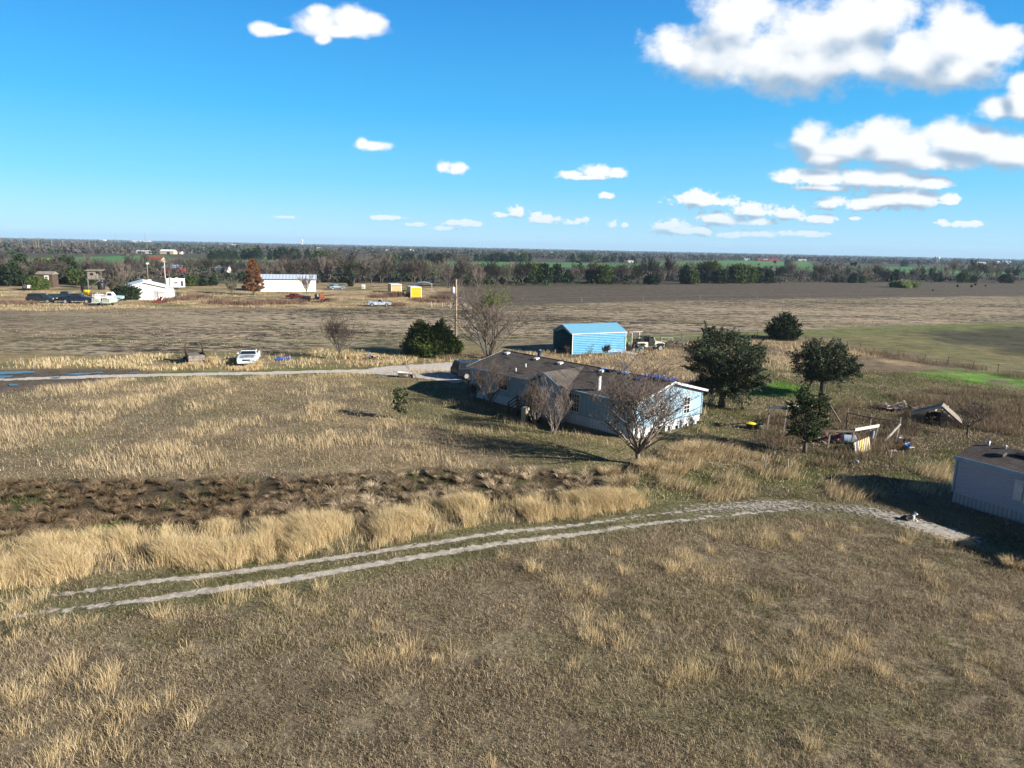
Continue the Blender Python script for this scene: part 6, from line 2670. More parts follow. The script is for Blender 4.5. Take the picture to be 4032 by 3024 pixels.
# ------------------------------------------------------------------ fences
M_TPOST = mat('dark_steel_post', (0.05, 0.055, 0.05), (0.03, 0.032, 0.03), scale=4)
M_ORTIP = mat('orange_post_tip', (0.75, 0.30, 0.06), (0.55, 0.2, 0.05), scale=4)


def wire_fence(px_pts, spacing, h, label, pm, tip=None, wires=4, r=0.035, every_tip=2, thick=None):
	pts = [P(*p) for p in px_pts]
	o = thing('wire_fence', label, 'fence', (pts[0][0], pts[0][1], 0))
	ox, oy = pts[0]
	q = random.Random(len(px_pts))
	line = []
	for a, b in zip(pts[:-1], pts[1:]):
		n = max(1, int(round(math.hypot(b[0] - a[0], b[1] - a[1]) / spacing)))
		for k in range(n):
			t = k / n
			line.append((a[0] + (b[0] - a[0]) * t, a[1] + (b[1] - a[1]) * t))
	line.append(pts[-1])
	for i, (x, y) in enumerate(line):
		p = MB()
		hh = h * q.uniform(0.92, 1.06)
		z = tz(x, y)
		lx = q.uniform(-0.06, 0.06)
		rr = thick if (thick and i % 5 == 0) else r
		p.tube([(x - ox, y - oy, z - 0.1), (x - ox + lx, y - oy, z + hh)], rr, 6)
		po = p.build('post', pm, o)
		if tip and i % every_tip == 0:
			t = MB()
			t.tube([(x - ox + lx * 0.86, y - oy, z + hh * 0.86), (x - ox + lx * 1.01, y - oy, z + hh * 1.015)], rr * 1.25, 6)
			t.build('post_tip', tip, po)
	w = MB()
	for k in range(wires):
		zz = h * (0.2 + 0.75 * k / max(1, wires - 1))
		w.tube([(x - ox, y - oy, tz(x, y) + zz) for x, y in line], 0.008, 3)
	w.build('strands', M_STEEL, o)
	return o


wire_fence([(3172, 1345), (3286, 1357), (3440, 1394), (3640, 1424), (3830, 1452), (4032, 1490), (4250, 1532)], 3.2, 1.15, 'wire fence on dark steel posts with orange tips running off to the right', M_TPOST, M_ORTIP)
wire_fence([(1925, 1203), (2290, 1190), (2755, 1182), (3185, 1175), (3558, 1168), (3900, 1163), (4300, 1155)], 24, 1.35, 'line of sparse pale fence posts along the edge of the brown field', M_WOODG, None, 2, 0.09)
wire_fence([(1700, 1210), (1742, 1214), (1775, 1216), (1830, 1216)], 3.0, 1.3, 'short run of whitish posts behind the utility pole', M_WOODW, None, 2, 0.06)
wire_fence([(2465, 1352), (2600, 1346), (2760, 1338), (2900, 1330), (3060, 1326)], 5.0, 1.2, 'thin wire fence behind the off-road car', M_TPOST, None, 3, 0.03)


def beam_part(o, base, name, a, b, w, h, m):
	p = MB()
	p.beam(Vector(a) - Vector(base), Vector(b) - Vector(base), w, h)
	return p.build(name, m, o)


def pen():
	base = (*P(3020, 1690), 0)
	o = thing('broken_pen', 'broken timber pen of grey posts and white boards overgrown with weeds', 'pen', base)

	def top(px, pb, pt):
		x, y = P(px, pb)
		return (x, y, hgt(px, pb, pt))
	T = [top(3022, 1690, 1595), top(3086, 1713, 1588), top(3258, 1668, 1582), top(3330, 1692, 1607), top(3423, 1702, 1630), top(3530, 1742, 1645), top(3260, 1764, 1698), top(3352, 1770, 1683), top(3446, 1738, 1669)]
	lean = [0.08, 0.1, 0.06, 0.02, 0.0, 0.16, 0.06, 0.12, 0.2]
	W_ = M_WOODG
	for (x, y, h), l in zip(T, lean):
		beam_part(o, base, 'post', (x - l * 0.5, y, -0.1), (x + l * 0.5, y, h), 0.10, 0.10, W_)

	def tp(i, dz=0.0, f=1.0):
		return (T[i][0] + lean[i] * 0.5 * f, T[i][1] - 0.07, T[i][2] * f + dz)
	beam_part(o, base, 'rail', tp(0, -0.22), tp(1, -0.30), 0.05, 0.24, M_WOODW)
	beam_part(o, base, 'rail', tp(1, -0.2), tp(2, -0.28), 0.05, 0.11, M_WOODW)
	beam_part(o, base, 'rail', tp(3, -0.36), tp(4, -0.30), 0.05, 0.10, W_)
	beam_part(o, base, 'rail', tp(4, -0.28), tp(5, -0.3), 0.05, 0.10, W_)
	beam_part(o, base, 'rail', (T[6][0] - 0.4, T[6][1] - 0.07, T[6][2] * 0.99), tp(7, -0.28), 0.09, 0.12, W_)
	beam_part(o, base, 'rail', tp(7, -0.16), tp(8, -0.12), 0.06, 0.20, M_WOODW)
	x3, y3 = P(3309, 1680)
	beam_part(o, base, 'brace', tp(2, -0.3), (x3, y3, 0.3), 0.06, 0.10, W_)
	x6, y6 = P(3480, 1742)
	beam_part(o, base, 'brace', tp(5, -0.45), (x6, y6, 0.02), 0.08, 0.14, M_WOODW)


pen()


def picket_panel():
	a, b = P(3366, 1784), P(3428, 1774)
	o = thing('picket_gate', 'leaning picket panel with peeling yellow and white slats in front of the pen', 'gate', (a[0], a[1], tz(*a)), heading(a, b))
	Lx = math.hypot(b[0] - a[0], b[1] - a[1])
	cols = [M_WOODW, M_WOODG, M_WOODW, mat('peeling_yellow', (0.72, 0.55, 0.14), (0.45, 0.36, 0.16), scale=4), MATS['peeling_yellow'], M_WOODW, mat('pale_ochre', (0.62, 0.52, 0.30), (0.4, 0.34, 0.22), scale=4), MATS['peeling_yellow'], M_WOODW]
	n = len(cols)
	for k, m in enumerate(cols):
		x = Lx * (k + 0.5) / n
		h = 0.80 + 0.25 * k / n
		s = MB()
		s.prism([(-0.055, 0), (0.055, 0), (0.055, h - 0.06), (0, h), (-0.055, h - 0.06)], 'y', -0.012, 0.012)
		s.build('slat', m, o, loc=(x, -0.02, 0), rot=(R(-14), 0, R(2) * (k % 3 - 1)))
	r = MB()
	r.beam((-0.05, 0.03 + 0.13, 0.62), (Lx + 0.05, 0.03 + 0.2, 0.82), 0.03, 0.1)
	r.beam((-0.05, 0.03 + 0.02, 0.18), (Lx + 0.05, 0.03 + 0.03, 0.22), 0.03, 0.1)
	r.build('rail', M_WOODG, o)


picket_panel()


def heading2(a, b):
	return math.atan2(b[1] - a[1], b[0] - a[0])


def drum(px, py, lying, m, label, r=0.29, h=0.86, rz=0.0, name='barrel', cat='barrel', open_top=False):
	x, y = P(px, py)
	o = thing(name, label, cat, (x, y, tz(x, y)), rz)
	prof = [(0.01, 0), (r * 0.96, 0), (r, 0.03), (r, h * 0.33), (r * 1.03, h * 0.35), (r, h * 0.37), (r, h * 0.65), (r * 1.03, h * 0.67), (r, h * 0.69), (r, h - 0.03), (r * 0.96, h)]
	prof += [(r * 0.9, h), (r * 0.88, 0.05), (0.01, 0.05)] if open_top else [(r * 0.92, h - 0.02), (0.01, h - 0.02)]
	b = MB()
	if lying:
		b.lathe(prof, (-h / 2, 0, r), 18, M=Matrix.Rotation(math.pi / 2, 3, 'Y'))
	else:
		b.lathe(prof, (0, 0, 0), 18)
	b.build('body', m, o, smooth=False)
	return o


drum(3341, 1748, True, mat('faded_blue_plastic', (0.33, 0.42, 0.54), (0.24, 0.31, 0.42), scale=3, rough=0.45), 'faded blue plastic barrel lying on its side in the pen', 0.34, 0.85, R(-12))
drum(3431, 1728, False, mat('dull_grey_can', (0.30, 0.34, 0.38), (0.18, 0.2, 0.23), scale=3, rough=0.4), 'grey upright can standing beside the leaning white board', 0.19, 0.62, name='can', cat='can', open_top=True)


def bucket(px, py, m, label, s=1.0, tilt=0.0, handle=True):
	x, y = P(px, py)
	o = thing('bucket', label, 'bucket', (x, y, tz(x, y) + 0.02), 0.4, None, s)
	M = Matrix.Rotation(tilt, 3, 'X')
	b = MB()
	b.lathe([(0.01, 0), (0.125, 0), (0.155, 0.36), (0.165, 0.36), (0.165, 0.33), (0.145, 0.34), (0.115, 0.02), (0.01, 0.02)], (0, 0, 0.12 * abs(math.sin(tilt))), 16, M=M)
	b.build('body', m, o, smooth=True)
	if handle:
		h = MB()
		h.tube([tuple(M @ Vector((0.16 * math.cos(t), 0.03, 0.36 + 0.15 * math.sin(t))) + Vector((0, 0, 0.12 * abs(math.sin(tilt))))) for t in np.linspace(0, math.pi, 8)], 0.008, 4)
		h.build('handle', M_STEEL, o)


bucket(3537, 1770, mat('orange_plastic', (0.78, 0.33, 0.02), (0.6, 0.25, 0.02), scale=3, rough=0.4), 'orange bucket lying by the foot of the leaning brace', 1.2, 1.3, False)
bucket(3560, 1776, mat('blue_plastic', (0.05, 0.22, 0.62), (0.03, 0.14, 0.42), scale=3, rough=0.4), 'blue bucket beside the orange one', 1.25, 0.5)
bucket(3543, 1747, mat('white_plastic', (0.76, 0.76, 0.76), (0.6, 0.6, 0.6), scale=3, rough=0.4), 'white bucket behind the orange one beside the dark pot', 1.1, 0.2)
bucket(3556, 1748, M_BLACK, 'dark pot right of the white bucket', 1.3, 0.9, False)


def loose(name, label, cat, px, py, build, rz=0.0, s=1.0, dz=0.0):
	x, y = P(px, py)
	m = MB()
	mats = build(m)
	o = m.build(name, mats, None, loc=(x, y, tz(x, y) + dz), rot=(0, 0, rz))
	o.scale = (s, s, s)
	tag(o, label, cat)
	return o


def cloth(seed, sx, sy, amp, m):
	def f(mb):
		crumpled(mb, -sx, sx, -sy, sy, lambda x, y: 0.02, amp, 12, 9, seed)
		return m
	return f


M_PINKW = mat('pale_pink_cloth', (0.62, 0.52, 0.52), (0.42, 0.34, 0.35), scale=6)
loose('cloth', 'crumpled pale pink cloth left of the orange bucket', 'cloth', 3514, 1780, cloth(1, 0.32, 0.2, 0.07, M_PINKW), 0.4)
loose('cloth', 'small pink rag behind the thin sapling in front of the pen', 'cloth', 3064, 1737, cloth(2, 0.13, 0.1, 0.05, mat('pink_rag', (0.55, 0.25, 0.33), scale=6)), 0.4)
loose('tarp', 'small crumpled blue tarp lying in the grass right of the derelict coupe', 'tarp', 1116, 1418, cloth(3, 0.8, 0.5, 0.16, M_TARP), 0.2)
loose('plastic_sheet', 'pale pinkish plastic sheet lying on the ploughed land behind the blue shed', 'plastic sheet', 2505, 1283, cloth(4, 0.95, 0.3, 0.12, mat('pale_plastic', (0.66, 0.52, 0.54), scale=3)), 0.0)
loose('plank', 'grey plank lying right of the blue bucket', 'plank', 3576, 1766, lambda mb: (mb.box((0, 0, 0.06), (0.95, 0.1, 0.04)), M_WOODW)[1], 0.2)


def jug(mb):
	mb.lathe([(0.01, 0), (0.1, 0), (0.105, 0.18), (0.05, 0.25), (0.03, 0.28), (0.01, 0.285)], (0, 0, 0.1), 12, M=Matrix.Rotation(1.4, 3, 'X'))
	return mat('cloudy_plastic', (0.45, 0.55, 0.62), (0.3, 0.38, 0.45), scale=5, rough=0.2)


loose('jug', 'cloudy plastic jug lying in the grass in front of the picket panel', 'jug', 3364, 1824, jug, 0.3, 1.3)


def post(px, pb, pt, w, m, label, lean=0.0):
	x, y = P(px, pb)
	h = hgt(px, pb, pt)
	p = MB()
	p.beam((0, 0, -0.1), (lean, 0, h), w, w)
	o = p.build('post', m, None, loc=(x, y, tz(x, y)))
	tag(o, label, 'post')


post(3011, 1855, 1789, 0.085, M_WOODG, 'thick grey wooden post standing alone in front of the pen', 0.02)
post(3103, 1846, 1808, 0.04, M_WOODW, 'thin white stake right of the thick grey post', -0.03)
post(3412, 1818, 1785, 0.03, M_STEEL, 'thin steel stake below the picket panel')
post(3507, 1803, 1775, 0.03, M_WOODW, 'short white stake below the pink cloth')
post(3317, 1808, 1793, 0.03, M_WOODW, 'tiny pale stake left of the plastic jug')
post(2186, 1392, 1378, 0.06, M_WOODW, 'short white pipe standing in straw behind the house roof')


def goal_frame():
	a, b = P(2487, 1362), P(2516, 1361)
	o = thing('timber_frame', 'white timber frame like a goal standing behind the mowers', 'frame', (a[0], a[1], 0), heading2(a, b))
	Lx = math.hypot(b[0] - a[0], b[1] - a[1])
	h = hgt(2487, 1362, 1308)
	for x in (0, Lx):
		p = MB()
		p.box((x, 0, h / 2), (0.09, 0.09, h))
		p.build('post', M_WOODW, o)
	p = MB()
	p.box((Lx / 2, 0, h + 0.04), (Lx * 1.85, 0.1, 0.09))
	p.build('crossbar', M_WOODW, o)


goal_frame()


def wood_ruin():
	a, b = P(2602, 1362), P(2700, 1366)
	o = thing('ruined_deck', 'collapsed grey deck with leftover white railing right of the off-road car', 'deck', (a[0], a[1], 0), heading2(a, b))
	Lx = math.hypot(b[0] - a[0], b[1] - a[1])
	r = MB()
	for x in (0.1, 0.3 * Lx, 0.45 * Lx):
		r.box((x, 0, 0.65), (0.08, 0.08, 1.3))
	for z in (0.72, 1.25):
		r.box((0.24 * Lx, -0.06, z), (0.52 * Lx, 0.05, 0.12))
	r.build('railing', M_WOODW, o)
	d = MB()
	q = random.Random(3)
	for k in range(14):
		x = Lx * (0.45 + 0.04 * k)
		d.beam((x, -0.6 + q.uniform(-.2, .2), 0.1), (x + q.uniform(-0.6, 0.6), 0.9, q.uniform(0.5, 1.3)), 0.05, 0.14)
	d.beam((Lx * 0.4, -0.5, 0.2), (Lx * 0.68, -0.4, 1.35), 0.08, 0.14)
	d.beam((Lx * 0.66, -0.4, 1.38), (Lx, -0.4, 0.95), 0.08, 0.14)
	d.beam((Lx * 0.66, -0.45, 1.0), (Lx, -0.45, 0.6), 0.08, 0.1)
	d.box((Lx * 0.99, -0.4, 0.5), (0.1, 0.1, 1.05))
	d.box((Lx * 0.68, -0.4, 0.65), (0.1, 0.1, 1.3))
	d.build('boards', M_WOODG, o)


wood_ruin()


def crate_trailer():
	a, b = P(742, 1436), P(811, 1432)
	o = thing('wooden_wagon', 'dark weathered wooden wagon box with two tall pointed end boards by the driveway', 'wagon', (a[0], a[1], tz(*a)), heading2(a, b))
	Lx = math.hypot(b[0] - a[0], b[1] - a[1])
	D, h = 2.6, 0.95
	f = MB()
	for k in range(3):
		f.box((Lx / 2, 0, 0.22 + 0.3 * k), (Lx - 0.1, 0.05, 0.27))
	for x in (Lx * 0.33, Lx * 0.66):
		f.box((x, -0.045, 0.5), (0.08, 0.04, 0.9))
	f.build('front_board', M_WOODG, o)
	d = MB()
	for k in range(7):
		d.box((0.15 + (k + 0.5) * (Lx * 0.66) / 7, D * 0.5, h - 0.02), ((Lx * 0.66) / 7 - 0.03, D - 0.1, 0.05))
	d.box((Lx * 0.84, D * 0.2, h - 0.02), (Lx * 0.26, D * 0.3, 0.05))
	d.build('top_boards', M_WOODG, o)
	k = MB()
	k.box((Lx / 2, D, 0.5), (Lx - 0.1, 0.05, 0.9))
	k.box((Lx / 2, D / 2, 0.12), (Lx - 0.1, D - 0.1, 0.05))
	k.build('bed', M_WOODD, o)
	for x in (0.02, Lx - 0.02):
		e = MB()
		e.prism([(-0.05, 0.05), (D + 0.05, 0.05), (D + 0.05, 2.05), (D - 0.15, 2.05), (D * 0.55, 1.15), (-0.05, 1.0)], 'x', x - 0.04, x + 0.04)
		e.build('end_board', M_WOODD, o)
	for y in (0.5, D - 0.5):
		for x in (0.55,):
			w = MB()
			w.lathe([(0.01, -0.1), (0.33, -0.1), (0.33, 0.1), (0.01, 0.1)], (-0.18, y, 0.33), 14, M=Matrix.Rotation(math.pi / 2, 3, 'Y'))
			w.build('wheel', M_TYRE, o)


crate_trailer()


def bathtub():
	x, y = P(1592, 1487)
	o = thing('bathtub', 'old white rusty-edged bathtub lying at the driveway edge', 'bathtub', (x, y, tz(x, y)), R(-12), None, 1.0)
	b = MB()
	st = []
	n = 20

	def ring(sx, sy, z, shift=0.0):
		st.append(len(b.v))
		for k in range(n):
			a = 2 * math.pi * k / n
			ex = abs(math.cos(a)) ** 0.6 * (1 if math.cos(a) >= 0 else -1)
			ey = abs(math.sin(a)) ** 0.6 * (1 if math.sin(a) >= 0 else -1)
			b.v.append((ex * sx + shift, ey * sy, z))
	for sx, sy, z, sh in ((0.55, 0.26, 0.06, 0.05), (0.68, 0.34, 0.28, 0.02), (0.74, 0.38, 0.50, 0), (0.82, 0.44, 0.52, 0), (0.82, 0.44, 0.55, 0), (0.72, 0.36, 0.55, 0), (0.62, 0.29, 0.28, 0.03), (0.5, 0.22, 0.12, 0.05)):
		ring(sx, sy, z, sh)
	for i in range(len(st) - 1):
		for k in range(n):
			p_, q_ = st[i] + k, st[i] + (k + 1) % n
			b.f.append((p_, q_, q_ + n, p_ + n))
			b.m.append(1 if (i < 3 and (k < 4 or k > 16)) else 0)
	b.f.append(tuple(st[0] + k for k in range(n)))
	b.m.append(0)
	b.f.append(tuple(st[-1] + k for k in range(n)))
	b.m.append(0)
	b.build('shell', [mat('chipped_enamel', (0.72, 0.76, 0.78), (0.55, 0.56, 0.55), scale=3, rough=0.3), M_RUSTY], o, smooth=True)
	f = MB()
	f.box((0.86, -0.1, 0.2), (0.2, 0.22, 0.34))
	f.build('drain_box', M_BLACK, o)


bathtub()


def lidded_bin():
	x, y = P(2955, 1688)
	o = thing('rubbish_bin', 'dark tub with a bright yellow lid between the house and the pen', 'bin', (x, y, tz(x, y)), 0.1)
	b = MB()
	b.lathe([(0.01, 0), (0.30, 0), (0.36, 0.42), (0.01, 0.42)], n=18)
	b.build('body', M_BLACK, o, smooth=False)
	l = MB()
	l.lathe([(0.01, 0.52), (0.2, 0.51), (0.38, 0.45), (0.38, 0.42), (0.01, 0.42)], n=18)
	l.build('lid', mat('yellow_plastic', (0.85, 0.72, 0.03), (0.7, 0.58, 0.03), scale=3, rough=0.4), o, smooth=False)
	x, y = P(2987, 1690)
	o = thing('tub', 'dark green tub right of the yellow-lidded bin', 'tub', (x, y, tz(x, y)))
	b = MB()
	b.lathe([(0.01, 0), (0.26, 0), (0.31, 0.4), (0.28, 0.4), (0.24, 0.04), (0.01, 0.04)], n=18)
	b.build('body', mat('dark_green_plastic', (0.04, 0.06, 0.055), scale=3, rough=0.5), o, smooth=True)
	b = MB()
	b.tube([(0.3, 0, 0.4), (0.3, 0.15, 0.46), (0.2, 0.22, 0.4)], 0.02, 5)
	b.build('handle', M_BLACK, o)


lidded_bin()


def ruined_shed():
	x, y = P(3690, 1664)
	o = thing('collapsed_shed', 'collapsed grey wooden shed with caved-in gable roof in the weeds', 'shed', (x, y, tz(x, y)), R(-36))
	h = 1.55
	for name, a, b, off, m in (('roof', (-1.75, 0.65), (0.25, h), 0.0, M_WOODG), ('roof', (0.25, h), (1.75, 0.35), 0.0, M_WOODG)):
		s = MB()
		s.prism([a, b, (b[0], b[1] + 0.1), (a[0], a[1] + 0.1)], 'y', -1.2, 0.3)
		s.build(name, m, o)
	f = MB()
	f.beam((-1.85, -1.26, 0.62), (0.25, -1.26, h + 0.02), 0.05, 0.18)
	f.build('gable_board', M_WOODW, o)
	f = MB()
	f.beam((0.25, -1.26, h + 0.02), (1.8, -1.26, 0.33), 0.05, 0.16)
	f.build('gable_board', M_WOODG, o)
	w = MB()
	for k in range(9):
		xx = 0.35 + k * 0.16
		zt = h - (xx - 0.25) * 0.93 - 0.12
		w.box((xx, -1.12 + 0.02 * (k % 2), zt / 2 - 0.05), (0.15, 0.04, max(0.1, zt)))
	w.build('wall_boards', M_WOODG, o)
	w = MB()
	for k in range(4):
		xx = -1.6 + k * 0.22
		w.box((xx, -1.12, 0.35), (0.2, 0.04, 0.75))
	w.build('wall_boards', M_WOODG, o)
	q = random.Random(5)
	j = MB()
	for k in range(16):
		j.box((q.uniform(-0.8, 0.5), q.uniform(-0.9, 0.6), q.uniform(0.15, 0.8)), (q.uniform(0.2, 0.6), q.uniform(0.15, 0.5), q.uniform(0.1, 0.4)), q.uniform(0, 3), M=Matrix.Rotation(q.uniform(-0.5, 0.5), 3, 'X') @ Matrix.Rotation(q.uniform(0, 3), 3, 'Z'))
	j.build('fallen_boards', M_WOODD, o)
	# ladder leaning against it
	lx, ly = P(3727, 1662)
	l = thing('ladder', 'white ladder leaning against the collapsed shed', 'ladder', (lx, ly, tz(lx, ly)), R(-14))
	for s in (-0.22, 0.22):
		r = MB()
		r.beam((s, 0, 0), (s - 0.12, 0.5, 1.30), 0.05, 0.07)
		r.build('side_rail', M_WHITEB, l)
	for k in range(6):
		t = (k + 0.5) / 6
		r = MB()
		r.beam((-0.22 - 0.12 * t, 0.5 * t, 1.30 * t), (0.22 - 0.12 * t, 0.5 * t, 1.30 * t), 0.05, 0.03)
		r.build('rung', M_WHITEB, l)
	loose('panel', 'white board caught inside the caved-in gable', 'board', 3668, 1652, lambda mb: (mb.box((0, 0, 0.95), (0.75, 0.05, 0.22), M=Matrix.Rotation(0.35, 3, 'Y')), M_WOODW)[1], 0.1)
	loose('panel', 'cream board lying in front of the white ladder', 'board', 3707, 1660, lambda mb: (mb.box((0, 0, 0.2), (0.2, 0.05, 0.5), M=Matrix.Rotation(-0.6, 3, 'Y')), M_CREAM)[1], 0.1)


ruined_shed()


def debris(px, py, seed, n, spread, label, mats):
	x, y = P(px, py)
	o = thing('debris_pile', label, 'debris', (x, y, tz(x, y)))
	q = random.Random(seed)
	for nm, m in mats:
		b = MB()
		for k in range(n):
			M = Matrix.Rotation(q.uniform(0, 3), 3, 'Z') @ Matrix.Rotation(q.uniform(-0.5, 0.5), 3, 'Y')
			b.box((q.gauss(0, spread), q.gauss(0, spread * 0.5), q.uniform(0.06, 0.5)), (q.uniform(0.4, 1.5), q.uniform(0.08, 0.3), 0.04), M=M)
		b.build(nm, m, o)


debris(3515, 1612, 1, 9, 0.8, 'heap of dark boards with a pale pinkish sheet left of the collapsed shed', [('board', M_WOODD), ('plank', M_WOODG), ('sheet', M_PINKW)])
debris(3572, 1622, 2, 6, 0.45, 'heap of boards and a grey-blue panel beside the collapsed shed', [('board', M_WOODD), ('panel', mat('blue_grey_panel', (0.30, 0.36, 0.44), (0.2, 0.24, 0.3), scale=3)), ('plank', M_WOODG)])
debris(3270, 1735, 3, 9, 0.75, 'stack of long grey planks with red pieces inside the pen', [('plank', M_WOODG), ('beam', M_WOODD), ('red_board', mat('faded_red_board', (0.42, 0.10, 0.09), (0.26, 0.07, 0.06), scale=4))])
debris(1460, 1412, 4, 6, 0.6, 'low grassy heap of grey scrap beyond the driveway apron', [('scrap', M_STEEL), ('board', M_WOODD)])
debris(365, 1162, 5, 7, 0.9, 'pile of pale scrap behind the navy pickup', [('scrap', M_WHITEB), ('board', M_WOODD), ('sheet', M_RUSTY)])


def yard_items():
	drum(333, 1152, False, M_BLACK, 'black drum with red rim behind the yellow tub', 0.75, 1.7)
	drum(342, 1163, False, mat('yellow_tub', (0.80, 0.55, 0.02), (0.6, 0.4, 0.02), scale=2, rough=0.4), 'yellow tub behind the navy pickup', 0.75, 1.3)
	x, y = P(400, 1140)
	o = thing('water_tank', 'round black water tank behind the old white truck', 'tank', (x, y, 0))
	b = MB()
	b.lathe([(0.01, 0), (0.85, 0), (0.9, 0.2), (0.9, 1.7), (0.7, 2.0), (0.2, 2.15), (0.01, 2.15)], n=18)
	b.build('body', M_BLACK, o, smooth=True)
	b = MB()
	b.lathe([(0.01, 2.15), (0.22, 2.15), (0.22, 2.27), (0.01, 2.3)], n=12)
	b.build('cap', M_BLACK, o)
	x, y = P(1431, 1140)
	o = thing('cabinet', 'white metal cabinet on short legs right of the blue saloon car', 'cabinet', (x, y, 0), 0.1)
	h = hgt(1431, 1140, 1120)
	b = MB()
	b.box((0, 0, h * 0.58), (1.05, 0.8, h * 0.8))
	b.build('body', M_WHITEB, o, bevel=0.05)
	for sx in (-0.4, 0.4):
		b = MB()
		b.box((sx, 0, h * 0.09), (0.1, 0.6, h * 0.18))
		b.build('leg', M_STEEL, o)
	b = MB()
	for k in range(4):
		b.box((0, -0.41, h * (0.35 + 0.14 * k)), (0.7, 0.03, 0.06))
	b.build('vent_slats', M_GREYP, o)
	x, y = P(672, 1175)
	o = thing('gate', 'small green and grey panel gate right of the white barn', 'gate', (x, y, 0), 0.2)
	b = MB()
	b.box((0, 0, 0.7), (1.6, 0.06, 1.1))
	b.build('panel', mat('grey_green_panel', (0.16, 0.24, 0.22), scale=2), o)
	b = MB()
	b.box((0.85, 0, 0.75), (0.1, 0.1, 1.5))
	b.build('post', M_STEEL, o)
	drum(704, 1168, False, mat('dark_green_drum', (0.06, 0.08, 0.06), scale=2), 'dark drum standing in the straw right of the green panel gate', 0.5, 1.1)


yard_items()


# ------------------------------------------------------------------ the dog on the gravel
def dog():
	x, y = P(3580, 2048)
	o = thing('dog', 'black and white dog lying on the gravel with its head up, facing right', 'dog', (x, y, tz(x, y) + 0.02), R(-8), None, 1.0)
	V, E_, Rr = [], [], []

	def v(p, r, link=None):
		V.append(p)
		Rr.append(r)
		if link is not None:
			E_.append((link, len(V) - 1))
		return len(V) - 1
	a = v((-0.30, 0.02, 0.14), (0.12, 0.12))           # pelvis (root)
	b = v((-0.12, 0.0, 0.155), (0.125, 0.125), a)
	c = v((0.06, 0.0, 0.17), (0.13, 0.135), b)          # chest
	d = v((0.17, 0.0, 0.22), (0.10, 0.11), c)           # shoulder
	e = v((0.235, 0.0, 0.31), (0.065, 0.07), d)         # neck
	f = v((0.275, 0.0, 0.375), (0.066, 0.066), e)       # skull
	g = v((0.33, 0.0, 0.365), (0.045, 0.042), f)        # stop
	h = v((0.395, 0.0, 0.345), (0.028, 0.026), g)       # nose
	for s in (-1, 1):
		s1 = v((0.16, s * 0.10, 0.12), (0.055, 0.055), d)
		s2 = v((0.13, s * 0.12, 0.045), (0.038, 0.038), s1)
		s3 = v((0.30, s * 0.10, 0.032), (0.030, 0.026), s2)
		v((0.40, s * 0.09, 0.030), (0.032, 0.022), s3)
		h1 = v((-0.24, s * 0.14, 0.11), (0.085, 0.09), a)
		h2 = v((-0.10, s * 0.19, 0.06), (0.05, 0.05), h1)
		h3 = v((-0.26, s * 0.20, 0.035), (0.030, 0.028), h2)
		v((-0.14, s * 0.21, 0.026), (0.030, 0.020), h3)
		e1 = v((0.262, s * 0.055, 0.425), (0.022, 0.018), f)
		v((0.245, s * 0.075, 0.468), (0.008, 0.006), e1)
	t1 = v((-0.43, 0.04, 0.08), (0.03, 0.03), a)
	t2 = v((-0.55, 0.10, 0.035), (0.022, 0.022), t1)
	v((-0.66, 0.18, 0.03), (0.010, 0.010), t2)
	me = bpy.data.meshes.new('coat')
	me.from_pydata(V, E_, [])
	ob = link_mesh('coat', me, o)
	sk = ob.modifiers.new('skin', 'SKIN')
	sk.use_smooth_shade = True
	for i, r in enumerate(Rr):
		me.skin_vertices[0].data[i].radius = r
	me.skin_vertices[0].data[0].use_root = True
	ss = ob.modifiers.new('subsurf', 'SUBSURF')
	ss.levels = 2
	ss.render_levels = 2
	m, nt_, N_, L_, bb = _nodes('black_and_white_coat')
	tc_ = N_.new('ShaderNodeTexCoord')
	sp = N_.new('ShaderNodeSeparateXYZ')
	nz = N_.new('ShaderNodeTexNoise')
	nz.inputs['Scale'].default_value = 7.0
	nz.inputs['Detail'].default_value = 3
	L_.new(tc_.outputs['Object'], sp.inputs[0])
	L_.new(tc_.outputs['Object'], nz.inputs['Vector'])
	ma = N_.new('ShaderNodeMath')
	ma.operation = 'MULTIPLY_ADD'
	ma.inputs[1].default_value = 0.25
	L_.new(nz.outputs['Fac'], ma.inputs[0])
	L_.new(sp.outputs['X'], ma.inputs[2])
	cr = N_.new('ShaderNodeValToRGB')
	cr.color_ramp.interpolation = 'CONSTANT'
	cr.color_ramp.elements[0].color = (0.022, 0.02, 0.02, 1)
	cr.color_ramp.elements[1].position = 0.24
	cr.color_ramp.elements[1].color = (0.74, 0.72, 0.69, 1)
	q = cr.color_ramp.elements.new(0.365)
	q.color = (0.03, 0.028, 0.028, 1)
	q = cr.color_ramp.elements.new(0.44)
	q.color = (0.74, 0.72, 0.69, 1)
	L_.new(ma.outputs[0], cr.inputs['Fac'])
	L_.new(cr.outputs['Color'], bb.inputs['Base Color'])
	bb.inputs['Roughness'].default_value = 0.8
	me.materials.append(m)
	n = MB()
	n.ell((0.425, 0, 0.352), (0.014, 0.018, 0.014), 8, 6)
	n.build('nose', M_BLACK, o, smooth=True)
	for s in (-1, 1):
		n = MB()
		n.ell((0.335, s * 0.040, 0.398), (0.009, 0.009, 0.009), 8, 6)
		n.build('eye', M_BLACK, o, smooth=True)


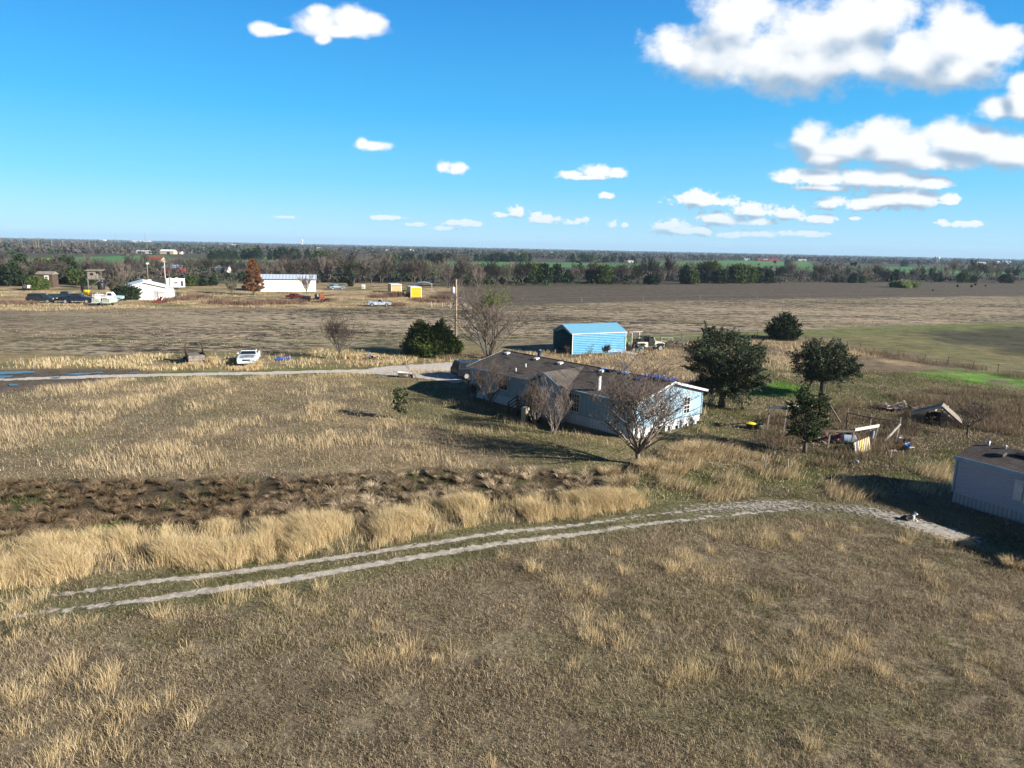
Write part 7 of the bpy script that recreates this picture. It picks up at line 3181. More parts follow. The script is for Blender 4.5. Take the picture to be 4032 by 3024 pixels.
dog()
small_bare(2390, 1391, 1352, 121, 'dark dry bush against the blue shed wall', spread=0.3, multi=8, lv=4, tip=0.02, cat='bush', name='dry_bush', twig=M_TWIG)
small_bare(2326, 1394, 1352, 122, 'thin bare climber against the middle of the blue shed wall', spread=0.6, multi=4, lv=3, tip=0.012, cat='bush', name='dry_bush', twig=M_TWIG)
small_bare(2236, 1398, 1352, 123, 'dry stems at the open corner of the blue shed', spread=0.35, multi=5, lv=3, tip=0.014, cat='bush', name='dry_bush', twig=M_TWIG)
small_bare(2722, 1690, 1630, 124, 'thorny grey shrub at the right corner of the gable end', spread=0.6, multi=8, lv=4, tip=0.008, cat='bush', name='dry_bush', twig=M_TWIG)
# ------------------------------------------------------------------ grass, weeds, reeds: nobody could count the blades
M_GRASS = mat_attr('grass_blades', 'tint', 0.85, trans=0.25)


class Blades:
	def __init__(self, seed):
		self.rs = np.random.RandomState(seed)
		self.parts = []

	def add(self, x, y, h, w, lean, col, bend=1.0, dirn=None):
		"""arrays: foot position, height, width, sideways reach of the tip, colour"""
		rs = self.rs
		n = len(x)
		if n == 0:
			return
		z = terrain(x, y)
		a = rs.uniform(0, 2 * np.pi, n) if dirn is None else dirn + rs.normal(0, 0.7, n)
		f = rs.uniform(0, 2 * np.pi, n)
		sx, sy = np.cos(f) * w * 0.5, np.sin(f) * w * 0.5
		lx, ly = np.cos(a) * lean, np.sin(a) * lean
		k1, k2 = 0.30 / bend if bend > 1 else 0.36, 1.0
		drop = np.where(lean > h, (lean - h) * 0.35, 0)
		V = np.zeros((n, 5, 3), np.float32)
		V[:, 0] = np.stack([x - sx, y - sy, z - 0.02], 1)
		V[:, 1] = np.stack([x + sx, y + sy, z - 0.02], 1)
		mx, my, mz = x + lx * k1, y + ly * k1, z + h * 0.62
		V[:, 2] = np.stack([mx - sx * 0.8, my - sy * 0.8, mz], 1)
		V[:, 3] = np.stack([mx + sx * 0.8, my + sy * 0.8, mz], 1)
		V[:, 4] = np.stack([x + lx * k2, y + ly * k2, z + np.maximum(h - drop, h * 0.25)], 1)
		self.parts.append((V.reshape(-1, 3), np.repeat(col, 5, 0)))

	def build(self, name, label):
		V = np.vstack([p[0] for p in self.parts])
		C_ = np.vstack([p[1] for p in self.parts])
		n = len(V) // 5
		b = (np.arange(n) * 5)[:, None]
		T = np.concatenate([b + np.array([[0, 1, 2]]), b + np.array([[1, 3, 2]]), b + np.array([[2, 3, 4]])], 1).reshape(-1, 3)
		me = tri_mesh(name, V, T, M_GRASS, np.clip(C_, 0.005, 0.9))
		o = link_mesh(name, me)
		tag(o, label, 'grass', kind='stuff')
		print(name, n, 'blades')
		return o


def shades(rs, n, cols, jit=0.18):
	cols = np.asarray(cols, float)
	i = rs.randint(0, len(cols), n)
	t = rs.uniform(0, 1, (n, 1))
	c = cols[i] * t + cols[rs.randint(0, len(cols), n)] * (1 - t)
	return c * (1 + jit * rs.normal(0, 1, (n, 1)))


def fan(rs, n, y0, y1, half=0.80):
	"""points spread evenly over the visible wedge between two distances"""
	y = np.sqrt(rs.uniform(y0 * y0, y1 * y1, n))
	return y * rs.uniform(-half, half, n), y


def inpoly(rs, poly, n):
	xs, ys = [p[0] for p in poly], [p[1] for p in poly]
	x = rs.uniform(min(xs), max(xs), n)
	y = rs.uniform(min(ys), max(ys), n)
	k = sdist(poly, x, y) > 0
	return x[k], y[k]


STRAWS = [(0.70, 0.55, 0.32), (0.60, 0.46, 0.25), (0.78, 0.65, 0.42), (0.52, 0.39, 0.21)]
PALES = [(0.46, 0.38, 0.26), (0.54, 0.45, 0.30), (0.38, 0.30, 0.19), (0.32, 0.25, 0.16)]
BROWNS = [(0.25, 0.20, 0.13), (0.33, 0.265, 0.175), (0.16, 0.125, 0.08), (0.42, 0.345, 0.235), (0.21, 0.17, 0.12)]
GREENS = [(0.145, 0.155, 0.055), (0.185, 0.185, 0.075), (0.105, 0.115, 0.04), (0.23, 0.20, 0.105)]
REEDS = [(0.42, 0.335, 0.22), (0.30, 0.235, 0.15), (0.54, 0.44, 0.31), (0.20, 0.155, 0.10)]
WEEDS = [(0.17, 0.13, 0.085), (0.24, 0.185, 0.12), (0.12, 0.09, 0.06), (0.32, 0.25, 0.16), (0.18, 0.135, 0.095)]

TRACKS = [TRACK_A, TRACK_B]


def off_track(x, y, d=0.42):
	a = np.minimum(ldist(TRACK_A, x, y), ldist(TRACK_B, x, y))
	xi = [p[0] for p in TRACK_A]
	live = x > P(300, 2330)[0]
	e = ldist(TRACK_END, x, y)
	return ((a > d) | ~live) & (e > 1.0)


def side_of_track(x, y):
	"""positive beyond the far rut"""
	return y - np.interp(x, [p[0] for p in TRACK_A], [p[1] for p in TRACK_A])


def foreground():
	B = Blades(1)
	rs = B.rs
	# matted short brown thatch
	x, y = fan(rs, 1000000, 14.5, 44, 0.88)
	s = side_of_track(x, y)
	k = (s < 1.2) & off_track(x, y, 0.36)
	x, y = x[k], y[k]
	n1 = fbm(x, y, 0.55, 3, 301)
	n2 = fbm(x, y, 4.0, 3, 302)
	gr = fbm(x, y, 3.2, 3, 303)
	k = rs.uniform(0, 1, len(x)) < np.clip((n1 - 0.30) * 4.2, 0.12, 1)
	x, y, n1, n2, gr = x[k], y[k], n1[k], n2[k], gr[k]
	n = len(x)
	dt = np.minimum(ldist(TRACK_A, x, y), ldist(TRACK_B, x, y))
	green = rs.uniform(0, 1, n) < np.clip((gr - 0.55) * 4.0, 0.03, 0.6) + sst(1.5, 0.5, dt) * 0.32
	c = np.where(green[:, None], shades(rs, n, GREENS), shades(rs, n, BROWNS, 0.25))
	c *= (0.62 + 0.8 * n2)[:, None]
	B.add(x, y, rs.uniform(0.03, 0.10, n) * (0.5 + 1.1 * n1), rs.uniform(0.007, 0.018, n), rs.uniform(0.04, 0.14, n), c)
	# pale dead grass standing a little higher in drifts
	x, y = fan(rs, 460000, 14.5, 44, 0.88)
	s = side_of_track(x, y)
	pal = fbm(x, y, 2.3, 4, 311)
	right = sst(-2, 8, x) * 0.07
	k = (s < 0.6) & off_track(x, y, 0.5) & (rs.uniform(0, 1, len(x)) < np.clip((pal - 0.45 + right) * 4.2, 0.04, 0.9))
	x, y = x[k], y[k]
	n = len(x)
	B.add(x, y, rs.uniform(0.07, 0.22, n), rs.uniform(0.005, 0.012, n), rs.uniform(0.05, 0.24, n), shades(rs, n, PALES, 0.2))
	# separate straw tussocks
	cx, cy = fan(rs, 2400, 14.5, 42, 0.88)
	pat = fbm(cx, cy, 3.6, 3, 321)
	s = side_of_track(cx, cy)
	left = sst(-6, -13, cx) * sst(30, 24, cy)
	k = (s < 0.3) & off_track(cx, cy, 0.55) & (rs.uniform(0, 1, len(cx)) < np.clip((pat - 0.56) * 5.0 + left * 0.6, 0.012, 0.9))
	cx, cy = cx[k], cy[k]
	m = rs.randint(36, 120, len(cx))
	x = np.repeat(cx, m)
	y = np.repeat(cy, m)
	n = len(x)
	sp = np.repeat(rs.uniform(0.10, 0.30, len(cx)), m)
	dx, dy = rs.normal(0, 1, n) * sp, rs.normal(0, 1, n) * sp
	hh = np.repeat(rs.uniform(0.25, 0.62, len(cx)), m) * rs.uniform(0.35, 1.15, n)
	B.add(x + dx, y + dy, hh, rs.uniform(0.0045, 0.009, n), hh * rs.uniform(0.15, 0.95, n), shades(rs, n, STRAWS, 0.15), dirn=np.arctan2(dy, dx) + 0.3)
	return B.build('foreground_grass', 'short matted brown grass with straw tussocks in the foreground field')


foreground()

TALL = PG((-420, 2200), (0, 2140), (316, 2090), (633, 2085), (949, 2058), (1200, 2030), (1393, 2018), (1742, 1978), (2014, 1955), (2420, 1940), (2600, 1930), (2640, 1980), (2420, 2030), (2014, 2075), (1742, 2108), (1393, 2182), (1200, 2205), (949, 2238), (633, 2270), (316, 2300), (0, 2328), (-420, 2400))


def tall_band():
	B = Blades(2)
	rs = B.rs
	x, y = inpoly(rs, TALL, 1500000)
	n1 = fbm(x, y, 1.8, 3, 401)
	e = sdist(TALL, x, y)
	n2 = fbm(x, y, 0.55, 2, 402)
	right = sst(4, 12, x)
	k = rs.uniform(0, 1, len(x)) < np.clip((n1 - 0.38 - 0.06 * right) * 3.0, 0.03, 1) * sst(-0.1, 1.1, e + (n2 - 0.5) * 1.3)
	x, y, n1, e = x[k], y[k], n1[k], e[k]
	n = len(x)
	h = (0.16 + 0.80 * rs.uniform(0, 1, n) ** 0.8) * (0.5 + 0.9 * n1) * (0.45 + 0.55 * sst(0, 1.4, e)) * (1 - 0.3 * sst(2, 12, x))
	c = shades(rs, n, STRAWS, 0.14)
	w_ = rs.uniform(0, 1, n) < 0.14
	c[w_] = shades(rs, int(w_.sum()), BROWNS, 0.2)
	g = rs.uniform(0, 1, n) < 0.07 + 0.10 * right[k]
	c[g] = shades(rs, int(g.sum()), GREENS, 0.2) * 1.3
	B.add(x, y, h, rs.uniform(0.006, 0.013, n), h * rs.uniform(0.1, 1.0, n), c, dirn=np.full(n, 2.6) + (fbm(x, y, 0.9, 2, 431) - 0.5) * 6 + rs.normal(0, 1.1, n))
	return B.build('tall_grass', 'band of tall straw-yellow grass between the ditch and the gravel track')


tall_band()


def ditch_reeds():
	B = Blades(3)
	rs = B.rs
	# mounds on a jittered grid, dark gaps between
	xs, ys = [p[0] for p in R_DITCH], [p[1] for p in R_DITCH]
	gx, gy = np.meshgrid(np.arange(min(xs), max(xs), 0.66), np.arange(min(ys), max(ys), 0.62))
	cx = gx.ravel() + rs.uniform(-0.33, 0.33, gx.size)
	cy = gy.ravel() + rs.uniform(-0.31, 0.31, gx.size)
	sd = sdist(R_DITCH, cx, cy)
	ok = (sd > 0.05) & (rs.uniform(0, 1, len(cx)) < np.clip((fbm(cx, cy, 1.7, 2, 502) - 0.24) * 4, 0.2, 0.92))
	cx, cy, sd = cx[ok], cy[ok], sd[ok]
	west = sst(-7, -15, cx)
	mm = rs.randint(90, 220, len(cx))
	rad = rs.uniform(0.14, 0.42, len(cx)) * (1 - 0.12 * west)
	tone = shades(rs, len(cx), REEDS, 0.1) * (1 - west[:, None]) + shades(rs, len(cx), [(0.22, 0.16, 0.10), (0.16, 0.115, 0.065), (0.30, 0.22, 0.14)], 0.1) * west[:, None]
	x, y = np.repeat(cx, mm), np.repeat(cy, mm)
	n = len(x)
	a = rs.uniform(0, 2 * np.pi, n)
	rr = np.repeat(rad, mm) * np.sqrt(rs.uniform(0, 1, n)) * 0.55
	dx, dy = np.cos(a) * rr, np.sin(a) * rr
	h = np.repeat(rad, mm) * rs.uniform(0.7, 1.35, n) * (1.25 - rr)
	comb = np.repeat(rs.uniform(0, 2 * np.pi, len(cx)), mm)
	B.add(x + dx, y + dy, h, rs.uniform(0.014, 0.034, n), h * rs.uniform(0.7, 1.7, n), np.repeat(tone, mm, 0) * rs.uniform(0.6, 1.4, (n, 1)), bend=0.8, dirn=np.where(rs.uniform(0, 1, n) < 0.6, a, comb))
	# green growth in the wet bottom and along the far bank
	x, y = inpoly(rs, R_DITCH, 90000)
	gn = fbm(x, y, 2.2, 3, 511)
	bank = sst(1.6, 0.3, sdist(R_DITCH, x, y)) * 0.28
	k = rs.uniform(0, 1, len(x)) < np.clip((gn - 0.63) * 4 + bank * 0.7, 0, 0.6)
	x, y = x[k], y[k]
	n = len(x)
	B.add(x, y, rs.uniform(0.10, 0.30, n), rs.uniform(0.012, 0.024, n), rs.uniform(0.05, 0.25, n), shades(rs, n, [(0.10, 0.15, 0.03), (0.08, 0.11, 0.03), (0.17, 0.17, 0.06)], 0.2))
	return B.build('matted_reeds', 'grey-brown matted reeds filling the shallow ditch')


ditch_reeds()


def left_field():
	B = Blades(4)
	rs = B.rs
	x, y = fan(rs, 430000, 33, 80)
	side = y - np.interp(x, [p[0] for p in DITCH], [p[1] for p in DITCH])
	road = np.interp(x, [p[0] for p in ROAD], [p[1] for p in ROAD]) - y
	k = (sdist(R_DITCH, x, y) < -0.2) & (side > 1.0) & (road > 1.5) & (x < 12)
	x, y, side, road = x[k], y[k], side[k], road[k]
	hx, hy = (x - HA[0]) * HF.ux + (y - HA[1]) * HF.uy, -(x - HA[0]) * HF.uy + (y - HA[1]) * HF.ux
	clear = (hx > -3.0) & (hy > -2.2)
	yard = sdist(R_FRONTYARD, x, y)
	n1 = fbm(x, y, 3.2, 4, 601)
	edge = sst(7.5, 2.5, road) * sst(8, -2, x) * 0.35 + sst(2.5, 0.5, side - 1.9) * 0.22
	pr = np.clip((n1 - 0.50) * 3.4 + edge, 0.03, 0.95) * np.where(yard > 0, 0.45, 1.0) * sst(-0.2, 1.2, road - 1.5)
	k = ~clear & (rs.uniform(0, 1, len(x)) < pr) & (sdist(R_MUD, x, y) < 0.3)
	x, y, n1 = x[k], y[k], n1[k]
	n = len(x)
	h = rs.uniform(0.16, 0.46, n) * (0.55 + 0.9 * n1)
	B.add(x, y, h, rs.uniform(0.010, 0.020, n), h * rs.uniform(0.1, 0.8, n), shades(rs, n, STRAWS[:2] + PALES, 0.18), dirn=np.full(n, 2.8))
	# short brown and olive grass between
	x, y = fan(rs, 300000, 33, 80)
	side = y - np.interp(x, [p[0] for p in DITCH], [p[1] for p in DITCH])
	road = np.interp(x, [p[0] for p in ROAD], [p[1] for p in ROAD]) - y
	hx, hy = (x - HA[0]) * HF.ux + (y - HA[1]) * HF.uy, -(x - HA[0]) * HF.uy + (y - HA[1]) * HF.ux
	k = (sdist(R_DITCH, x, y) < -0.1) & (side > 1.0) & (road > 1.2) & (x < 14) & ~((hx > -0.4) & (hy > -0.5)) & (sdist(R_MUD, x, y) < 0)
	x, y = x[k], y[k]
	n = len(x)
	fy = sdist(R_FRONTYARD, x, y)
	gr = fbm(x, y, 3.0, 3, 611)
	green = rs.uniform(0, 1, n) < np.clip((gr - 0.52) * 3 + sst(-1, 1.5, fy) * 0.25, 0.08, 0.7)
	c = np.where(green[:, None], shades(rs, n, GREENS, 0.2), shades(rs, n, BROWNS, 0.25))
	B.add(x, y, rs.uniform(0.03, 0.10, n), rs.uniform(0.02, 0.045, n), rs.uniform(0.03, 0.12, n), c)
	return B.build('field_grass', 'straw and olive grass of the field in front of the blue house')


left_field()


def yard_grass():
	"""right yard, behind the house, around the pen and the sheds"""
	B = Blades(5)
	rs = B.rs

	def free(x, y):
		hx, hy = (x - HA[0]) * HF.ux + (y - HA[1]) * HF.uy, -(x - HA[0]) * HF.uy + (y - HA[1]) * HF.ux
		k = ~((hx > -0.1) & (hx < HL + 0.05) & (hy > -0.7) & (hy < HD + 0.05))
		sx, sy = SHF.loc(x, y)
		k &= ~((sx > -0.05) & (sx < SHL + 0.05) & (sy > -0.05) & (sy < 6))
		return k
	# straw around and behind the house
	x, y = inpoly(rs, PG((1650, 1432), (1820, 1395), (2150, 1380), (2500, 1380), (2900, 1345), (3250, 1345), (3500, 1400), (3300, 1450), (2900, 1540), (2770, 1640), (2500, 1500), (2000, 1440), (1800, 1430)), 120000)
	n1 = fbm(x, y, 2.6, 4, 701)
	k = free(x, y) & (rs.uniform(0, 1, len(x)) < np.clip((n1 - 0.43) * 3.4, 0.05, 0.9)) & (sdist(R_BRIGHT1, x, y) < 0)
	x, y, n1 = x[k], y[k], n1[k]
	n = len(x)
	h = rs.uniform(0.12, 0.55, n) * (0.4 + n1)
	B.add(x, y, h, rs.uniform(0.025, 0.045, n), h * rs.uniform(0.1, 0.6, n), shades(rs, n, STRAWS + PALES, 0.18))
	# olive lawn to the right
	x, y = inpoly(rs, PG((2700, 1700), (2780, 1600), (2900, 1500), (3300, 1440), (3700, 1480), (4400, 1600), (4400, 1800), (3700, 1850), (3760, 1930), (3000, 1990), (2560, 1960), (2400, 1860), (2560, 1770)), 230000)
	n = len(x)
	k = free(x, y) & (ldist(TRACK_A, x, y) > 0.7) & (ldist(TRACK_END, x, y) > 1.3)
	x, y = x[k], y[k]
	n = len(x)
	gr = fbm(x, y, 2.4, 4, 711)
	green = rs.uniform(0, 1, n) < np.clip((gr - 0.38) * 3.2, 0.1, 0.9)
	c = np.where(green[:, None], shades(rs, n, GREENS, 0.25), shades(rs, n, BROWNS + PALES[:2], 0.25))
	br_ = (np.maximum(sdist(R_BRIGHT1, x, y), sdist(R_BRIGHT2, x, y)) > -0.3) & (rs.uniform(0, 1, n) < 0.85)
	c[br_] = shades(rs, int(br_.sum()), [(0.13, 0.30, 0.035), (0.17, 0.34, 0.05), (0.10, 0.22, 0.03)], 0.2)
	B.add(x, y, rs.uniform(0.05, 0.16, n), rs.uniform(0.022, 0.045, n), rs.uniform(0.04, 0.16, n), c)
	# straw drifts there
	x, y = inpoly(rs, PG((2560, 1800), (2760, 1690), (3000, 1800), (3400, 1880), (3730, 1830), (3745, 1950), (3300, 1975), (2900, 1990), (2600, 1960), (2420, 1880)), 70000)
	n1 = fbm(x, y, 1.9, 3, 721)
	k = free(x, y) & (rs.uniform(0, 1, len(x)) < np.clip((n1 - 0.45) * 5, 0.0, 0.9)) & (ldist(TRACK_A, x, y) > 0.8)
	x, y = x[k], y[k]
	n = len(x)
	h = rs.uniform(0.25, 0.65, n)
	B.add(x, y, h, rs.uniform(0.014, 0.024, n), h * rs.uniform(0.2, 0.9, n), shades(rs, n, STRAWS + PALES, 0.16), dirn=np.full(n, -0.4))
	# big straw mops at the foot of the bare tree
	for (px, py, r, hh, num) in ((2560, 1850, 0.8, 0.55, 1500), (2640, 1860, 1.0, 0.45, 1500), (2400, 1855, 0.6, 0.4, 700), (2450, 1890, 0.9, 0.4, 900), (2760, 1775, 1.3, 0.6, 1500), (2700, 1790, 0.8, 0.6, 900), (3995, 2235, 0.45, 0.45, 500)):
		cx, cy = P(px, py)
		a = rs.uniform(0, 2 * np.pi, num)
		rr = np.sqrt(rs.uniform(0, 1, num)) * r
		h = rs.uniform(0.6, 1.2, num) * hh
		B.add(cx + np.cos(a) * rr, cy + np.sin(a) * rr * 0.6, h, rs.uniform(0.014, 0.024, num), h * rs.uniform(0.4, 1.2, num), shades(rs, num, PALES + STRAWS[:2], 0.15), dirn=a)
	return B.build('yard_grass', 'mixed straw and olive grass around the house and the pen')


yard_grass()


def weeds():
	B = Blades(6)
	rs = B.rs
	zones = [(PG((2990, 1650), (3300, 1600), (3560, 1590), (3800, 1590), (4032, 1650), (3960, 1700), (3760, 1690), (3640, 1700), (3560, 1780), (3560, 1850), (3200, 1840), (2990, 1780)), 60000, 0.3, 0.85),
			 (PG((3500, 1560), (3700, 1530), (4200, 1580), (4300, 1700), (4000, 1720), (3800, 1690), (3600, 1640)), 40000, 0.3, 0.7),
			 (PG((3180, 1350), (3440, 1402), (3830, 1462), (4250, 1545), (4250, 1520), (3830, 1444), (3440, 1386), (3180, 1338)), 45000, 0.3, 0.8),
			 (PG((2960, 1330), (3080, 1330), (3200, 1348), (3080, 1352), (2960, 1346)), 5000, 0.3, 0.7),
			 (PG((2560, 1345), (2760, 1338), (2740, 1378), (2560, 1372)), 7000, 0.3, 0.8),
			 (PG((2150, 1376), (2255, 1400), (2470, 1389), (2480, 1396), (2255, 1410), (2130, 1390)), 6000, 0.2, 0.6),
			 (PG((1700, 1400), (1950, 1395), (2050, 1420), (1900, 1432), (1720, 1415)), 9000, 0.25, 0.7)]
	for poly, num, h0, h1 in zones:
		x, y = inpoly(rs, poly, num)
		n1 = fbm(x, y, 1.6, 3, 801)
		sx, sy = SHF.loc(x, y)
		k = (rs.uniform(0, 1, len(x)) < np.clip((n1 - 0.36) * 3.5, 0.03, 1)) & ~((sx > -0.1) & (sx < SHL + 0.1) & (sy > -0.1) & (sy < 6))
		x, y, n1 = x[k], y[k], n1[k]
		n = len(x)
		h = rs.uniform(h0, h1, n) * (0.4 + 0.9 * n1)
		B.add(x, y, h, rs.uniform(0.012, 0.026, n), h * rs.uniform(0.15, 0.8, n), shades(rs, n, WEEDS, 0.25))
	return B.build('dry_weeds', 'tall dry brown weeds around the pen, the fences and the sheds')


weeds()


def far_yard_grass():
	B = Blades(7)
	rs = B.rs
	x, y = inpoly(rs, PG((-700, 1160), (0, 1150), (600, 1148), (1200, 1150), (1720, 1150), (1880, 1212), (900, 1214), (-500, 1235)), 150000)
	n1 = fbm(x, y * 2, 7, 4, 901)
	k = rs.uniform(0, 1, len(x)) < np.clip((n1 - 0.45) * 4, 0.02, 0.9)
	x, y = x[k], y[k]
	n = len(x)
	h = rs.uniform(0.12, 0.42, n)
	B.add(x, y, h, rs.uniform(0.03, 0.065, n), h * rs.uniform(0.1, 0.9, n), shades(rs, n, STRAWS + PALES, 0.18) * 0.9)
	# stubble of the ploughed land, in broken rows
	x, y = fan(rs, 420000, 92, 270)
	kx = sdist(R_PLOUGH, x, y) > 0
	x, y = x[kx], y[kx]
	u, v = x * math.cos(R(14)) - y * math.sin(R(14)), x * math.sin(R(14)) + y * math.cos(R(14))
	n1 = fbm(u * 0.16, v, 2.2, 4, 921)
	k = rs.uniform(0, 1, len(x)) < np.clip((n1 - 0.46) * 5, 0.02, 0.9)
	x, y = x[k], y[k]
	n = len(x)
	B.add(x, y, rs.uniform(0.05, 0.16, n), rs.uniform(0.04, 0.10, n), rs.uniform(0.04, 0.25, n), shades(rs, n, [(0.40, 0.31, 0.20), (0.30, 0.23, 0.15), (0.50, 0.40, 0.27), (0.13, 0.13, 0.06)], 0.2))
	# brown brush clumps of the yard
	for (px, py, wx, hh, num) in ((1080, 1195, 5.0, 1.1, 1600), (960, 1200, 5.0, 1.1, 1500), (860, 1195, 3.0, 1.2, 700), (1180, 1190, 3.0, 0.8, 600), (1290, 1185, 2.0, 0.9, 500), (1490, 1172, 3.0, 1.1, 900), (1560, 1168, 3.2, 1.7, 1500), (1640, 1182, 2.0, 0.8, 600), (1560, 1204, 2.5, 1.0, 600), (720, 1180, 4, 1.0, 700), (780, 1172, 4, 1.1, 700), (40, 1195, 4, 0.9, 800), (100, 1198, 3, 0.8, 600), (1700, 1190, 4, 1.0, 900), (1750, 1175, 4, 1.3, 1200), (655, 1188, 1.2, 1.1, 350)):
		cx, cy = P(px, py)
		xx = cx + rs.normal(0, wx * 0.45, num)
		yy_ = cy + rs.normal(0, 1.2, num)
		h = rs.uniform(0.4, 1.0, num) * hh
		B.add(xx, yy_, h, rs.uniform(0.05, 0.10, num), h * rs.uniform(0.2, 0.7, num), shades(rs, num, [(0.20, 0.13, 0.10), (0.26, 0.17, 0.12), (0.14, 0.095, 0.07)], 0.2))
	# verge beyond the driveway
	x, y = inpoly(rs, PG((-500, 1440), (600, 1400), (1200, 1380), (1650, 1385), (1640, 1432), (1400, 1448), (1000, 1455), (600, 1462), (-500, 1470)), 90000)
	n1 = fbm(x, y, 3.5, 4, 911)
	rd = ldist(ROAD, x, y)
	k = (rs.uniform(0, 1, len(x)) < np.clip((n1 - 0.42) * 3.5, 0.04, 0.9)) & (rd > 1.7) & (sdist(R_MUD, x, y) < 0)
	x, y, n1 = x[k], y[k], n1[k]
	n = len(x)
	h = rs.uniform(0.15, 0.5, n) * (0.5 + n1)
	B.add(x, y, h, rs.uniform(0.03, 0.055, n), h * rs.uniform(0.1, 0.6, n), shades(rs, n, STRAWS + PALES + GREENS[:1], 0.2))
	# grass pushed up round the derelict coupe and the wagon
	for (px, py, wx, hh, num) in ((835, 1432, 0.55, 0.9, 700), (760, 1444, 1.2, 0.55, 700), (1005, 1440, 0.6, 0.9, 500), (950, 1456, 1.3, 0.5, 600), (1000, 1452, 0.9, 0.6, 500), (1440, 1405, 1.6, 0.6, 900), (1395, 1412, 1.4, 0.6, 600)):
		cx, cy = P(px, py)
		xx = cx + rs.normal(0, wx * 0.5, num)
		yy_ = cy + rs.normal(0, 0.3, num)
		h = rs.uniform(0.5, 1.0, num) * hh
		B.add(xx, yy_, h, rs.uniform(0.025, 0.045, num), h * rs.uniform(0.2, 0.7, num), shades(rs, num, STRAWS + [(0.30, 0.2, 0.11)], 0.18))
	return B.build('verge_grass', 'straw-coloured grass and brush of the verge and the farmyard')


far_yard_grass()
# ------------------------------------------------------------------ tree belts of the middle distance
def bare_variant(seed, h, twig, spread, multi, tip=0.042, lv=4, r0=None):
	c, t, sk = bare_meshes(seed, h, twig, spread=spread, levels=lv, n1=8, kids=(4, 5), r0=r0 or h * 0.020, multi=multi, trunk_h=0.22, tip_r=tip, up=0.42, shrink=0.68, first=0.46)
	return c, t


BV = [(bare_variant(201, 9, M_TWIG_GREY, 0.62, 1), 9.0), (bare_variant(202, 9, M_TWIG_GREY, 0.55, 4), 9.0), (bare_variant(203, 9, M_TWIG_GREY2, 0.6, 3), 9.0),
	  (bare_variant(204, 9, M_TWIG_GREY, 0.75, 1), 9.0), (bare_variant(205, 9, M_TWIG, 0.5, 5), 9.0), (bare_variant(206, 9, M_TWIG_GREY, 0.68, 2), 9.0)]
JV = [(juniper_meshes(301, 7, 5.2, 2600, 0.30, M_JUNIPER_DK, 'cone'), 7.0), (juniper_meshes(302, 7, 6.5, 2600, 0.32, M_JUNIPER_DK, 'dome'), 7.0), (juniper_meshes(303, 7, 3.9, 2200, 0.28, M_JUNIPER_DK, 'cone'), 7.0), (juniper_meshes(304, 7, 6.0, 2600, 0.32, M_JUNIPER, 'dome'), 7.0)]


def stand(kind, spots, label, group, name, seed):
	"""one tree (trunk + crown) per spot; spots are (px, py of the foot, row of the top, width factor)"""
	q = random.Random(seed)
	pool = BV if kind == 'bare' else JV
	for px, py, top, wf in spots:
		(c, t), h0 = pool[q.randrange(len(pool))]
		x, y = P(px, py)
		s = hgt(px, py, top) / h0
		# a realistic crown of the variant reaches about 1.1 times its nominal height
		s = s * (0.9 if kind == 'bare' else 1.0)
		tree(name, label, (x, y), c, t, q.uniform(0, 6.28), (s * wf, s * wf, s), group=group)


def row(x0, x1, n, yb, top, jy, jt, seed, wf=(0.85, 1.25)):
	q = random.Random(seed)
	out = []
	for i in range(n):
		f = (i + q.uniform(0.15, 0.85)) / n
		px = x0 + (x1 - x0) * f
		b = np.interp(px, [p[0] for p in yb], [p[1] for p in yb]) - q.uniform(0, jy)
		t = np.interp(px, [p[0] for p in top], [p[1] for p in top]) + q.uniform(-jt, jt)
		out.append((px, b, t, q.uniform(*wf)))
	return out


YB = [(-400, 1133), (0, 1130), (450, 1130), (900, 1122), (1500, 1116), (1750, 1130), (2030, 1124), (2600, 1118), (3300, 1113), (4032, 1113), (4500, 1115)]
stand('bare', row(-250, 560, 34, [(-250, 1130), (560, 1128)], [(-250, 1010), (560, 1005)], 30, 14, 1), 'bare grey tree in the wood behind the parked cars', 'bare trees in the wood behind the parked cars', 'bare_tree', 1)
stand('bare', row(560, 1010, 20, [(560, 1088), (1010, 1095)], [(560, 1000), (1010, 1012)], 35, 12, 2), 'bare grey tree standing behind the white metal barn', 'bare trees behind the white metal barn', 'bare_tree', 2)
stand('bare', row(1030, 1780, 34, [(1030, 1112), (1780, 1122)], [(1030, 1005), (1400, 992), (1780, 1010)], 18, 12, 3), 'bare grey tree in the row behind the long white metal building', 'bare trees behind the long white metal building', 'bare_tree', 3)
stand('bare', row(1760, 2060, 17, [(1760, 1136), (2060, 1122)], [(1760, 1016), (2060, 1022)], 18, 12, 4), 'bare grey tree in the thicket behind the utility pole', 'bare trees in the thicket behind the utility pole', 'bare_tree', 4)
stand('bare', row(2250, 3040, 34, [(2250, 1121), (3040, 1115)], [(2250, 1042), (2600, 1018), (3040, 1040)], 22, 10, 5), 'bare grey tree in the hedgerow behind the brown field', 'bare trees in the middle hedgerow', 'bare_tree', 5)
stand('bare', row(3050, 4150, 40, [(3050, 1116), (4150, 1116)], [(3050, 1040), (3300, 1018), (3500, 1052), (3820, 1022), (4150, 1040)], 22, 10, 6), 'bare grey tree in the right part of the hedgerow', 'bare trees in the right hedgerow', 'bare_tree', 6)
stand('juniper', [(2055, 1113, 1046, 1.1), (2100, 1112, 1032, 1.2), (2145, 1113, 1034, 1.2), (2190, 1112, 1036, 1.2), (2235, 1113, 1062, 1.1), (2080, 1114, 1060, 1.1)], 'dense dark juniper in the big round clump at the treeline', 'junipers of the big clump', 'juniper_tree', 7)
